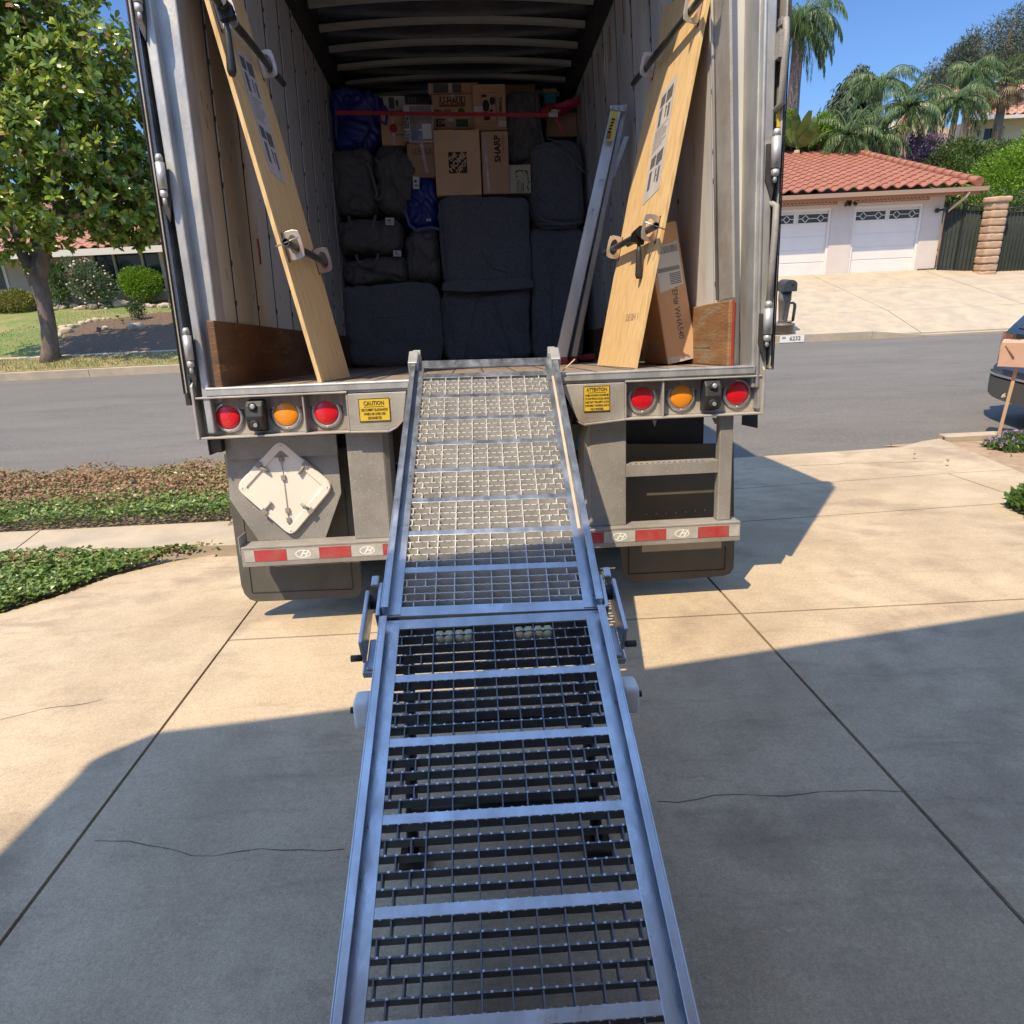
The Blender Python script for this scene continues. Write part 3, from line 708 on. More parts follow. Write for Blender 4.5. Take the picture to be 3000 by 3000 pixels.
def rock(px, py, sx, sy, sz, k, group, label):
    p = gnd(px, py); mb = MB()
    mb.soft((p.x, p.y, p.z + sz * .3), (sx, sy, sz), seed=k, n=2.6, amp=.12 * sx, fr=2.2 / sx * .5, div=5, rot=Matrix.Rotation(k * 1.3, 3, 'Z'))
    mb.build('rock', 'rock', loc=p, tag=dict(label=label, cat='rock', group=group))
rk = [(155, 912, .30), (184, 906, .36), (218, 902, .30), (222, 909, .2), (240, 908, .34), (277, 906, .42), (301, 905, .2), (316, 902, .34), (311, 908, .16), (352, 899, .5), (372, 897, .4), (432, 903, .3), (452, 902, .26), (470, 901, .24), (487, 902, .34), (500, 903, .22)]
ORD = ['first', 'second', 'third', 'fourth', 'fifth', 'sixth', 'seventh', 'eighth', 'ninth', 'tenth', 'eleventh', 'twelfth', 'thirteenth', 'fourteenth', 'fifteenth', 'sixteenth']
def szw(s, a, b): return 'small' if s < a else 'large' if s > b else 'medium'
for i, (x, y, s) in enumerate(rk):
    n_ = sorted(q[0] for q in rk).index(x)
    rock(x, y, s, s * .6, s * .55, i + 1, 'rocks edging the bed along the house wall', '%s tan rock, %s from the left in the row below the house wall' % (szw(s, .25, .38), ORD[n_]))
rk2 = [(168, 1010, .16), (170, 995, .2), (176, 985, .16), (196, 978, .32), (188, 967, .24), (210, 963, .24), (224, 959, .16), (240, 953, .22), (248, 951, .18), (263, 947, .20), (280, 942, .18), (292, 940, .12), (305, 938, .12), (320, 936, .12)]
for i, (x, y, s) in enumerate(rk2):
    n_ = sorted(q[0] for q in rk2).index(x)
    rock(x, y, s * 1.1, s * .8, s * .7, i + 31, 'rocks curving between lawn and mulch', '%s pale rock, %s from the left in the curve between lawn and mulch' % (szw(s, .17, .23), ORD[n_]))
rock(402, 967, .40, .3, .24, 61, None, 'single pale grey boulder lying in the mulch bed')
rock(311, 966, .2, .15, .13, 62, None, 'small tan rock alone on the sunny part of the mulch')
sl = MB(); p = gnd(296, 985); sl.box(p + Vector((0, 0, .08)), (.012, .012, .16)); sl.box(p + Vector((-.02, 0, .17)), (.1, .03, .12), Matrix.Rotation(.3, 3, 'Y'))
sl.build('garden_light', 'sprinkler', loc=p, tag=dict(label='small dark path light standing in the mulch', cat='garden light'))
sp = MB(); p = gnd(363, 952); sp.tube([p, p + Vector((-.02, 0, .14)), p + Vector((-.1, 0, .22))], .008, 6)
for k in range(14): leaf(sp, p + Vector((-.02 - .1 * (k % 2), 0, .12 + .1 * (k % 2))) , rv(), rv(), .07, .03)
sp.build('seedling', 'darkleaf', loc=p, tag=dict(label='tiny dark seedling sticking up from the mulch', cat='plant'), norm=False)

# verge grass blades
gb = MB()
for _ in range(7000):
    x = rnd.uniform(-13, -2.5); y = rnd.uniform(15.5, 16.6); z = H(x, y) + .015
    leaf(gb, Vector((x, y, z)), Vector((rnd.uniform(-.6, .6), rnd.uniform(-.6, .6), 1)), rv(), rnd.uniform(.04, .09), .012, 0)
gb.build('verge_grass', 'grassblade', loc=(-8, 16, .15), tag=dict(label='short dry grass blades on the strip behind the curb', cat='grass', kind='stuff'), norm=False)
gb = MB()
for _ in range(9000):
    x = rnd.uniform(-14, -6); y = rnd.uniform(16.85, 22.5)
    if x > -9.3 and y < 19: continue
    gz = H(x, y)
    leaf(gb, Vector((x, y, gz + .01)), Vector((rnd.uniform(-.6, .6), rnd.uniform(-.6, .6), 1)), rv(), rnd.uniform(.03, .07), .012, 0)
gb.build('lawn_grass', 'grassblade', loc=(-10, 19, .4), tag=dict(label='short blades of grass all over the far lawn', cat='grass', kind='stuff'), norm=False)

# ivy beds
def inpoly(x, y, P):
    c = False; n = len(P)
    for i in range(n):
        x1, y1 = P[i]; x2, y2 = P[i - 1]
        if (y1 > y) != (y2 > y) and x < (x2 - x1) * (y - y1) / (y2 - y1) + x1: c = not c
    return c
def ivy(P, n, name, label, hh, brown):
    mb = MB(); xs = [p[0] for p in P]; ys = [p[1] for p in P]; k = 0
    mb.mi('ivygreen'); mb.mi('ivybrown')
    while k < n:
        x = rnd.uniform(min(xs), max(xs)); y = rnd.uniform(min(ys), max(ys))
        if not inpoly(x, y, P): continue
        k += 1
        hgt = hh * (.75 + .5 * noise.noise(Vector((x * 1.7, y * 1.7, 0))) + .35 * noise.noise(Vector((x * 9, y * 9, 0)))) + .02
        z = H(x, y) + rnd.random() ** .45 * hgt
        br = noise.noise(Vector((x * 1.3, y * 1.3, 5))) * .5 + brown(x, y)
        m_ = 'ivybrown' if rnd.random() < br else 'ivygreen'
        d = Vector((rnd.uniform(-1, 1), rnd.uniform(-1, 1), rnd.uniform(-.2, .5)))
        leaf(mb, Vector((x, y, z)), d, Vector((0, 0, 1)) + rv() * .6, rnd.uniform(.022, .042), rnd.uniform(.02, .033), .2, m_)
    P3 = [(x, y, H(x, y) + .02) for x, y in P]
    mb.build(name, 'soil', loc=(sum(xs) / len(xs), sum(ys) / len(ys), .1), tag=dict(label=label, cat='ivy', kind='stuff'), norm=False)
P1 = [(-12, a1[1] + .05), (a2[0], a2[1] + .03), (-1.6, a2[1] + .05), (-1.6, 6.9), (-2.6, 7.02), (-4.3, 7.1), (-12, 7.15)]
ivy(P1, 85000, 'ivy_bed', 'half brown ivy bed between the street and the sidewalk', .15, lambda x, y: -.05 + 1.0 * smooth(5.2, 5.9, y))
P2 = [(-6.4, b1[1] - .04), (b2[0] - 1.0, b2[1] - .06), G2(650, 1626), flare[4], flare[3], flare[2], flare[1], flare[0], (-6.4, flare[0][1] - .6)]
ivy(P2, 42000, 'ivy_patch', 'low green ivy patch between sidewalk and driveway', .07, lambda x, y: .1)
spk = MB(); p = gnear(397, 1462) + Vector((0, 0, 0)); spk.lathe(p, [(.012, 0), (.012, .14), (.022, .14), (.022, .17), (.01, .18)], 10); spk.box(p + Vector((.015, 0, .16)), (.05, .02, .03))
spk.build('sprinkler_head', 'sprinkler', loc=p, tag=dict(label='dark sprinkler head poking out of the green ivy', cat='sprinkler'))

# ------------------------------------------------------------------ tiled roofs
def tiles(mb, p0, ux, us, width, length, tw=.36, tl=.42, amp=.055, m=None, w_top=None):
    """S tiles: p0 eave left corner, ux along eave, us up the slope"""
    ux = Vector(ux).normalized(); us = Vector(us).normalized(); nn = ux.cross(us)
    rows = int(math.ceil(length / tl)); per = 8
    for r_ in range(rows):
        s0 = r_ * tl; s1 = min(length, s0 + tl * 1.12)
        n = int(width / tw * per)
        vs = []
        for s_, lift in ((s0, .035), (s1, .0)):
            for i in range(n + 1):
                t = i / per; ph = t % 1.0
                hgt = amp * (math.sin(ph / .62 * PI) if ph < .62 else -.35 * math.sin((ph - .62) / .38 * PI))
                vs.append(p0 + ux * (i * tw / per) + us * s_ + nn * (hgt + lift + .03))
        base = len(vs)
        for i in range(n + 1):
            vs.append(vs[i] - nn * .03)
        f = [(i, i + 1, n + 1 + i + 1, n + 1 + i) for i in range(n)] + [(i, base + i, base + i + 1, i + 1) for i in range(n)]
        mb.add(vs, f, m)
def capline(mb, a, b, r=.11, m=None):
    a = Vector(a); b = Vector(b); n = int((b - a).length / .42); d = (b - a) / n
    for i in range(n):
        mb.tube([a + d * i, a + d * (i + 1.08)], [r * 1.1, r * .9], 10, m)

# ------------------------------------------------------------------ left house
def house_left():
    Yh = 24.0; zb = H(-10, 24) - .1
    r = root('beige_house', 'beige stucco house with red tile roof behind the magnolia', 'house', (-10, Yh, zb))
    def q(px, py, dy=0): return wY(px, py, Yh + dy)
    eave = q(250, 735, -.7); xe = -4.2; x0 = -22
    zt = eave.z - .05
    wl = MB(); win = (q(285, 738), q(487, 855)); wz0 = q(380, 850).z; wz1 = q(380, 740).z
    wx0 = q(282, 800).x; wx1 = q(478, 800).x
    ww0 = q(0, 800).x - 1.6; ww1 = q(12, 800).x
    wl.bb((x0, Yh, zb), (ww0, Yh + .3, zt)); wl.bb((ww1, Yh, zb), (wx0, Yh + .3, zt)); wl.bb((wx1, Yh, zb), (xe, Yh + .3, zt))
    wl.bb((wx0, Yh, zb), (wx1, Yh + .3, wz0)); wl.bb((wx0, Yh, wz1), (wx1, Yh + .3, zt)); wl.bb((ww0, Yh, zb), (ww1, Yh + .3, wz0 + .2)); wl.bb((ww0, Yh, wz1 - .1), (ww1, Yh + .3, zt))
    wl.bb((x0, Yh + .3, zb), (x0 + .3, Yh + 9, zt)); wl.bb((xe - .3, Yh + .3, zb), (xe, Yh + 9, zt)); wl.bb((x0, Yh + 9, zb), (xe, Yh + 9.3, zt)); wl.bb((x0 + .3, Yh + 1.2, zb), (xe - .3, Yh + 1.3, zt))
    wl.build('wall', 'stuccobeige', r)
    for (a, b, c, d, mull, lab) in ((wx0, wx1, wz0, wz1, (.30, .72), 'big'), (ww0, ww1, wz0 + .2, wz1 - .1, (.5,), 's')):
        f = MB(); t = .09
        for (p, s) in (((a - .08, Yh - .03, c - .08), (b + .08, Yh + .12, c + .0)), ((a - .08, Yh - .03, d), (b + .08, Yh + .12, d + .09)), ((a - .08, Yh - .03, c), (a + .02, Yh + .12, d)), ((b - .02, Yh - .03, c), (b + .08, Yh + .12, d))): f.bb(p, s)
        for k in mull: f.bb((a + (b - a) * k - .035, Yh + .01, c), (a + (b - a) * k + .035, Yh + .09, d))
        fr = f.build('window', 'trimcream', r, bevel=.01)
        g_ = MB(); g_.bb((a + .02, Yh + .10, c), (b - .02, Yh + .115, d)); g_.build('pane', 'glass', fr)
        cu = MB(); cu.bb((a + (b - a) * .74, Yh + .2, c + .15), (b - .06, Yh + .22, d - .05)); cu.build('curtain', 'curtain', fr)
    rf = MB()
    sl = Vector((0, 1, .36)).normalized()
    tiles(rf, Vector((x0, Yh - .75, eave.z + .05)), (1, 0, 0), sl, xe - x0 + .6, 5.6, .40, .42, .06)
    rf.bb((x0, Yh + 4.4, zt + 1.8), (xe + .5, Yh + 4.9, zt + 1.95))
    rf.add([(x0, Yh + 4.6, zt + 1.9), (xe + .6, Yh + 4.6, zt + 1.9), (xe + .6, Yh + 9.8, zt), (x0, Yh + 9.8, zt)], [(0, 1, 2, 3)])
    rf.build('roof', 'tileold', r)
    fa = MB(); fa.bb((x0, Yh - .8, eave.z - .14), (xe + .6, Yh - .74, eave.z + .06)); fa.bb((x0, Yh - .74, eave.z - .06), (xe + .6, Yh + .0, eave.z - .03))
    fa.build('fascia', 'trimcream', r)
    ac = MB(); p = gnd(15, 880); ac.box(p + Vector((0, 0, .35)), (.9, .6, .75)); 
    for k in range(8): ac.box(p + Vector((0, -.305, .08 + k * .08)), (.8, .015, .03))
    ac.build('cooling_unit', 'maildark', loc=p, bevel=.01, tag=dict(label='dark air conditioning unit against the house at far left', cat='air conditioner'))
house_left()

# ------------------------------------------------------------------ garage on the right
def garage():
    Yg = 21.4; ey = Yg - .44
    def q(px, py, Y=Yg): return wY(px, py, Y)
    zb = q(2600, 797).z; e = q(2865, 549, ey); zt = e.z; xe = e.x; x0 = 3.2
    wr = q(2752, 690).x
    r = root('white_garage', 'white stucco garage with red tile roof and two doors', 'garage', ((x0 + xe) / 2, Yg, zb))
    dz = q(2600, 602).z
    doors = []
    for a, b in ((2506, 2707), (2235, 2440)):
        doors.append((q(a, 601).x, q(b, 601).x))
    doors.append((doors[1][0] - 3.6, doors[1][0] - 1.0))
    wl = MB()
    xs = sorted([x for d in doors for x in d]); xs = [x0] + xs + [wr]
    for i in range(0, len(xs), 2): wl.bb((xs[i], Yg, zb - .3), (xs[i + 1], Yg + .3, zt + .05))
    for a, b in doors: wl.bb((a, Yg, dz), (b, Yg + .3, zt + .05))
    wl.bb((wr - .3, Yg + .3, zb - .3), (wr, Yg + 11, zt)); wl.bb((x0, Yg + .3, zb - .3), (x0 + .3, Yg + 11, zt)); wl.bb((x0, Yg + 11, zb - .3), (wr, Yg + 11.3, zt))
    _q = ray(2420, 428); _k = xe / _q[0]; _py, _pz = _q[1] * _k, _q[2] * _k + CAMZ
    wl.prism([(wr - .15, Yg + .1, zt), (wr - .15, Yg + 11, zt), (wr - .15, _py, _pz - .25)], (-.2, 0, 0))
    wl.build('wall', 'stucco', r)
    for di, (a, b) in enumerate(doors):
        dm = MB(); dm.bb((a, Yg + .10, zb - .02), (b, Yg + .14, dz))
        h = (dz - zb)
        for k in range(5):
            z0 = zb + k * h / 5; dm.bb((a + .02, Yg + .090, z0 + .02), (b - .02, Yg + .10, z0 + h / 5 - .012))
        dr = dm.build('garage_door', 'doorwhite', r, bevel=.004)
        fr = MB(); fr.bb((a, Yg + .03, dz - .06), (b, Yg + .095, dz)); fr.bb((a, Yg + .03, zb), (a + .07, Yg + .095, dz - .06)); fr.bb((b - .07, Yg + .03, zb), (b, Yg + .095, dz - .06)); fr.build('door_frame', 'doorwhite', dr)
        for k in range(2):
            cx = a + (b - a) * (.26 if k == 0 else .75); cz = zb + h * .865; ww, wh = .86, .23
            pn = MB(); pn.bb((cx - ww / 2, Yg + .080, cz - wh / 2), (cx + ww / 2, Yg + .088, cz + wh / 2)); wn = pn.build('window', 'glass', dr)
            gr = MB(); yy = Yg + .068
            for (s, t) in (((cx - ww / 2 - .03, cz - wh / 2 - .03), (cx + ww / 2 + .03, cz - wh / 2)), ((cx - ww / 2 - .03, cz + wh / 2), (cx + ww / 2 + .03, cz + wh / 2 + .03)), ((cx - ww / 2 - .03, cz - wh / 2), (cx - ww / 2, cz + wh / 2)), ((cx + ww / 2, cz - wh / 2), (cx + ww / 2 + .03, cz + wh / 2))):
                gr.bb((s[0], yy, s[1]), (t[0], yy + .014, t[1]))
            for c_ in (cx - ww * .26, cx + ww * .26):
                dd = .1
                for (p, q_) in (((c_ - dd, cz), (c_, cz + dd)), ((c_, cz + dd), (c_ + dd, cz)), ((c_ + dd, cz), (c_, cz - dd)), ((c_, cz - dd), (c_ - dd, cz))):
                    gr.tube([(p[0], yy + .006, p[1]), (q_[0], yy + .006, q_[1])], .011, 6)
            gr.tube([(cx - ww / 2, yy + .006, cz), (cx - ww * .26 - .1, yy + .006, cz)], .011, 6); gr.tube([(cx - ww * .26 + .1, yy + .006, cz), (cx + ww * .26 - .1, yy + .006, cz)], .011, 6); gr.tube([(cx + ww * .26 + .1, yy + .006, cz), (cx + ww / 2, yy + .006, cz)], .011, 6)
            gr.build('grille', 'doorwhite', wn)
        # pierced strip
        st = MB(); st.bb((a - .02, Yg - .02, zt - .24), (b + .12, Yg - .005, zt - .08)); n = int((b - a + .1) / .11)
        ps = st.build('vent_strip', 'fasciabrown', r)
        s2 = MB()
        for k in range(n):
            cx = a + .05 + k * .11
            s2.tube([(cx + .045 * math.cos(t * PI / 5), Yg - .026, zt - .16 + .05 * math.sin(t * PI / 5)) for t in range(11)], .008, 5, cap=False)
        s2.build('lattice', 'trimcream', ps)
    # roof
    rf = MB(); _q = ray(2420, 428); _k = xe / _q[0]; sl = Vector((0, _q[1] * _k - ey, _q[2] * _k + CAMZ - zt - .1)); Ls = sl.length; sl.normalize(); print('ROOF', Ls, sl)
    tiles(rf, Vector((x0 - .5, ey, zt + .06)), (1, 0, 0), sl, xe - x0 + .5, Ls, .36, .40, .06)
    top = Vector((xe, ey, zt + .1)) + sl * Ls
    rf.add([(x0 - .5, top.y, top.z - .02), (xe, top.y, top.z - .02), (xe, max(top.y + 2, Yg + 11.6), zt), (x0 - .5, max(top.y + 2, Yg + 11.6), zt)], [(0, 1, 2, 3)])
    rf.build('roof', 'tile', r)
    cp = MB(); capline(cp, (xe, ey - .02, zt + .14), top + Vector((0, 0, .04)), .12); capline(cp, (x0 - .5, top.y, top.z + .06), (xe, top.y, top.z + .06), .12); cp.build('ridge_tile', 'tile', r)
    gt = MB(); gt.prism([(x0 - .5, ey - .02, zt + .02), (x0 - .5, ey - .02, zt - .09), (x0 - .5, ey - .10, zt - .09), (x0 - .5, ey - .14, zt + .02)], (xe - x0 + .75, 0, 0)); gt.build('gutter', 'gutter', r)
    fa = MB(); fa.bb((x0 - .5, ey + .0, zt - .17), (xe + .1, ey + .04, zt + .02)); fa.bb((x0 - .5, ey + .04, zt - .03), (xe + .1, Yg + .0, zt)); fa.build('fascia', 'fasciabrown', r)
    ds = MB(); ds.tube([(xe - .25, ey - .05, zt - .09), (xe - .3, ey - .02, zt - .22), (wr + .06, Yg - .02, zt - .62), (wr + .06, Yg - .02, zb + .1)], .04, 8); ds.build('downspout', 'gutter', r)
    lt = MB(); c = q(2486, 592) + Vector((0, -.05, 0)); lt.box(c, (.12, .06, .1)); 
    for s in (-.1, .1): lt.lathe(c + Vector((s, -.04, -.02)), [(.02, 0), (.05, .06), (.055, .12)], 10, None, Vector((s * 4, -.8, -.5)))
    lt.lathe(c + Vector((0, -.05, -.12)), [(.03, 0), (.045, .05), (.03, .09)], 10); lt.build('flood_light', 'ironblack', r)
    l2 = MB(); c = q(2742, 617) + Vector((0, -.04, 0)); l2.lathe(c, [(.06, 0), (.06, .05), (.04, .06)], 14, None, Vector((0, -1, 0))); l2.tube([c + Vector((.05, -.05, 0)), c + Vector((.16, -.1, .02))], .03, 8); l2.build('wall_lamp', 'ironblack', r)
    hb = MB(); p = q(2720, 788); hb.tube([p + Vector((-.35, -.03, 0)), p + Vector((.18, -.03, 0))], .015, 6); hb.build('pipe', 'ironblack', r)
    return r, wr, zb
_, GWR, GZB = garage()

def ironfence(name, label, cat, a, b, h, arch=False, sag=0):
    a = Vector(a); b = Vector(b); r = root(name, label, cat, (a + b) / 2); d = (b - a); n = int(d.length / .1); u = d.normalized()
    ba = MB()
    for i in range(n + 1):
        p = a + d * i / n; hh = h
        if arch and i < n * .42: hh = h + .16 * math.sin(i / (n * .42) * PI)
        ba.tube([p + Vector((0, 0, .05)), p + Vector((0, 0, hh))], .008, 5)
    ba.build('bar', 'ironblack', r)
    rl = MB()
    rl.tube([a + Vector((0, 0, .1)), b + Vector((0, 0, .1))], .02, 6); rl.tube([a + Vector((0, 0, h - .12)), b + Vector((0, 0, h - .12))], .018, 6)
    pts = []
    for i in range(25):
        k = i / 24; hh = h
        if arch and k < .42: hh = h + .16 * math.sin(k / .42 * PI)
        pts.append(a + d * k + Vector((0, 0, hh)))
    rl.tube(pts, .02, 6)
    for k in ((0, .42, 1) if arch else (0, 1)):
        p = a + d * k; rl.box(p + Vector((0, 0, h / 2)), (.045, .045, h))
    rl.build('rail', 'ironblack', r)
    sc = MB()
    for i in range(int(n / 1.3)):
        c = a + d * ((i + .5) / (n / 1.3)) + Vector((0, -.01, h - .06)); sc.tube([c + u * (.035 * math.cos(t)) + Vector((0, 0, .04 * math.sin(t))) for t in [k * PI / 4 for k in range(9)]], .006, 4, cap=False)
    sc.build('scroll', 'ironblack', r)
    ms = MB(); nn = Vector((-u.y, u.x, 0)) * .03
    ms.prism([a + nn + Vector((0, 0, .1)), b + nn + Vector((0, 0, .1)), b + nn + Vector((0, 0, h - .14)), a + nn + Vector((0, 0, h - .14))], nn * .2); ms.build('privacy_screen', 'mesh', r)
    return r
def pg(px, py, Y):
    return wY(px, py, Y)
ga = pg(2738, 797, 21.3); gb_ = pg(2858, 809, 20.9)
ironfence('iron_gate', 'black iron gate with arched corner between garage and pillar', 'gate', (GWR + .05, ga.y, ga.z), gb_, 1.85, True)
pa = pg(2915, 813, 20.7); fb_ = pa + Vector((6.5, -.3, .05))
ironfence('iron_fence', 'black iron fence running right from the block pillar', 'fence', pa, fb_, 1.85)
pl = pg(2880, 815, 20.6); r_ = root('block_pillar', 'tan split block pillar between the two iron fences', 'pillar', pl)
pm = MB()
for k in range(10):
    j = rnd.uniform(-.012, .012); pm.soft(pl + Vector((j, j, .1 + k * .2)), (.46, .44, .195), seed=k, n=9, amp=.012, fr=9, div=6)
pm.build('shaft', 'pillar', r_); cpm = MB(); cpm.soft(pl + Vector((0, 0, 2.07)), (.56, .54, .16), seed=3, n=6, amp=.01, div=6); cpm.build('cap', 'pillar', r_)

# pump-shaped mailbox
mp_ = gnd(2290, 976)
r_ = root('pump_mailbox', 'brown mailbox post shaped like an old water pump', 'mailbox', mp_)
mb = MB(); mb.lathe(mp_ + Vector((0, 0, -.02)), [(.25, 0), (.26, .02), (.29, .28), (.31, .30), (.31, .33), (.16, .38), (.1, .40)], 26); mb.build('tub', 'mailgrey', r_)
mb = MB(); mb.lathe(mp_ + Vector((.12, -.12, .37)), [(.08, 0), (.09, .02), (.03, .05)], 14); mb.build('knob', 'mailgrey', r_)
mb = MB(); mb.lathe(mp_ + Vector((0, 0, .38)), [(.125, 0), (.11, .03), (.15, .66), (.165, .70), (.16, .72), (.16, .98)], 20)
for k in range(11):
    for s in (-1, 1): mb.tube([mp_ + Vector((s * .02, -.125 - .003 * k, .48 + k * .05)), mp_ + Vector((s * .07, -.10 - .003 * k, .51 + k * .05))], .009, 5)
mb.build('shaft', 'mailgrey', r_)
mb = MB(); b0 = mp_ + Vector((.10, 0, .98)); mb.tube([mp_ + Vector((.1, 0, .96)), mp_ + Vector((.22, 0, .98)), mp_ + Vector((.27, 0, .93)), mp_ + Vector((.28, 0, .85)), mp_ + Vector((.26, 0, .38))], [.035, .038, .04, .04, .036], 12); mb.build('spout', 'mailgrey', r_)
mb = MB(); prof = [(-.17, 0), (.17, 0), (.17, .2)] + [(.17 * math.cos(a), .2 + .17 * math.sin(a)) for a in [k * PI / 10 for k in range(1, 10)]] + [(-.17, .2)]
mb.prism([mp_ + Vector((.02 + x, -.27, 1.36 + z)) for x, z in prof], (0, .5, 0)); bx = mb.build('letterbox', 'maildark', r_, bevel=.01)
mb = MB(); mb.box(mp_ + Vector((.05, -.285, 1.62)), (.05, .03, .03)); mb.build('latch', 'chrome', bx)

r_.scale = (.86, .86, .66)
# number painted on the curb
k0 = wY(2283, 1019, 15.29); k1 = wY(2356, 990, 15.29)
mb = MB(); mb.bb((k0.x, 15.285, .005), (k1.x, 15.297, .15)); hn = mb.build('house_number_panel', 'kerbpaint', loc=(k0.x, 15.29, .0), tag=dict(label='white panel on the far curb reading 6232', cat='house number'))
mb = MB(); mb.text('6232', .125, face_m((k0.x + (k1.x - k0.x) * .62, 15.284, .082), (1, 0, 0), (0, 0, 1)), ex=.001, bold=.002); mb.build('lettering', 'ink', hn)
mb = MB(); mb.bb((k0.x + .04, 15.280, .09), (k0.x + .12, 15.285, .135)); mb.build('flag_emblem', 'photoblue', hn)

# ------------------------------------------------------------------ trees on the right
def palm(name, label, base, topz, tipx, nf, FL, r0, r1, leafL=.5, droop=1., bark='barklite', crown_dx=0, dry=0, lw=.035, nl=34, crownshaft=True, up0=.9, group=None):
    base = Vector(base); r = root(name, label, 'palm tree', base, group=group)
    top = Vector((base.x + crown_dx, base.y, topz)); tk = MB()
    tk.tube([base + Vector((0, 0, -.2)), base.lerp(top, .3) + Vector((.05, 0, 0)), base.lerp(top, .7), top], [r0 * 1.15, r0, r1 * 1.05, r1], 14); tk.build('trunk', bark, r, smooth=True)
    if crownshaft:
        cs = MB(); cs.lathe(top, [(r1, 0), (r1 * 1.15, .2), (r1 * .7, .8), (.05, 1.1)], 12); cs.build('crownshaft', 'palmleaf', r)
        org = top + Vector((0, 0, .8))
    else: org = top
    cr = MB(); cr.mi('palmleaf'); cr.mi('palmdry')
    for i in range(nf):
        az = i * 2.399 + rnd.uniform(-.2, .2); el = up0 * (1 - i / nf * 1.5) + rnd.uniform(-.1, .1)
        L = FL * rnd.uniform(.85, 1.1); m_ = 'palmdry' if i / nf > 1 - dry else 'palmleaf'
        d = Vector((math.cos(az) * math.cos(el), math.sin(az) * math.cos(el), math.sin(el)))
        p = org.copy(); pts = [p.copy()]; st = L / 14; dirs = []
        for k in range(14):
            d = (d + Vector((0, 0, -1)) * droop * .16 * (k / 14 + .35)).normalized(); p = p + d * st; pts.append(p.copy()); dirs.append(d.copy())
        cr.tube(pts[:12], [.03 * (1 - j / 14) + .006 for j in range(12)], 4, m_)
        for j in range(nl):
            t = (j + .5) / nl * 13 + .8; k = min(13, int(t)); f = t - k
            if k + 1 >= len(pts): continue
            q_ = pts[k].lerp(pts[k + 1], f); dd = dirs[min(k, 13)]
            sd = dd.cross(Vector((0, 0, 1))); sd = sd.normalized() if sd.length > .01 else Vector((1, 0, 0))
            for s in (-1, 1):
                ld = (sd * s * .8 + dd * .55 + Vector((0, 0, -.55 * droop)) + rv() * .22)
                leaf(cr, q_, ld, Vector((0, 0, 1)), leafL * (.55 + .6 * math.sin(min(1, (j + 2) / nl) * PI)) * rnd.uniform(.8, 1.1), lw, .05, m_, .35)
    cr.build('crown', 'palmleaf', r, norm=False); return r

def at(px, py, Y): return wY(px, py, Y)
def footing(px, Y, py=500):
    p = wY(px, py, Y); return Vector((p.x, p.y, H(p.x, p.y) - .05))
b = footing(2318, 30, 330); palm('tall_palm', 'tall thick trunked palm rising past the right truck door', b, at(2330, 60, 30).z, 0, 40, 2.1, .26, .21, .5, 1.5, 'barkpalm', at(2336, 165, 30).x - b.x, .0, .03, 46, False, 1.1)
b = footing(2634, 29, 460); palm('queen_palm', 'upright queen palm with pale flaring trunk behind the garage', b, at(2652, 385, 29).z, 0, 22, 1.5, .26, .15, .42, .9, 'barklite', at(2655, 385, 29).x - b.x, .1, .026, 56, True, 1.35)
b = footing(2560, 34, 420); palm('bushy_queen_palm', 'feathery queen palm left of the pale flaring trunk', b, at(2545, 300, 34).z, 0, 20, 1.75, .16, .12, .42, 1.0, 'bark', 0, .0, .026, 52, True, .9)
b = footing(2762, 30, 470); palm('leaning_queen_palm', 'queen palm with dark trunk and wide drooping crown right of centre', b, at(2790, 360, 30).z, 0, 24, 1.6, .15, .11, .40, 1.05, 'bark', at(2795, 360, 30).x - b.x, .05, .026, 54, True, 1.0)
b = footing(2825, 38, 360); palm('far_queen_palm', 'large queen palm crown behind the pair, nearest the hill house', b, at(2815, 262, 38).z, 0, 20, 1.5, .18, .12, .45, 1.0, 'bark', 0, .0, .026, 52, True, 1.0)
b = footing(2480, 28.5, 440); palm('low_palm', 'low dark green palm clump just above the garage ridge', b, at(2500, 395, 28.5).z, 0, 24, 1.5, .12, .1, .36, 1.0, 'bark', 0, 0, .03, 36, False, 1.3)
b = footing(2570, 28.8, 440); palm('second_low_palm', 'low arching palm between the ridge and the pale trunk', b, at(2585, 400, 28.8).z, 0, 22, 1.4, .12, .1, .36, 1.0, 'bark', 0, .1, .03, 36, False, 1.3)

def fan_palm():
    b = footing(2945, 42, 250); r = root('fan_palm', 'fan palm with a dry skirt above the hill house roof', 'palm tree', b)
    tz = at(2945, 240, 42).z; tk = MB(); tk.tube([b, Vector((b.x, b.y, tz))], [.25, .2], 12); tk.build('trunk', 'bark', r)
    cr = MB(); cr.mi('palmleaf'); cr.mi('palmdry')
    for i in range(44):
        az = i * 2.4; el = 1.2 - i / 44 * 2.4; d = Vector((math.cos(az) * math.cos(el), math.sin(az) * math.cos(el), math.sin(el))); m_ = 'palmleaf' if i < 28 else 'palmdry'
        o = Vector((b.x, b.y, tz)); e = o + d * .9; s = d.cross(Vector((0, 0, 1))).normalized()
        cr.tube([o, e], .02, 4, m_)
        for k in range(13):
            a = (k - 6) * .22; leaf(cr, e, d * math.cos(a) + s * math.sin(a) + Vector((0, 0, -.25)), Vector((0, 0, 1)), .75, .07, .1, m_, .3)
    cr.build('crown', 'palmleaf', r, norm=False)
fan_palm()

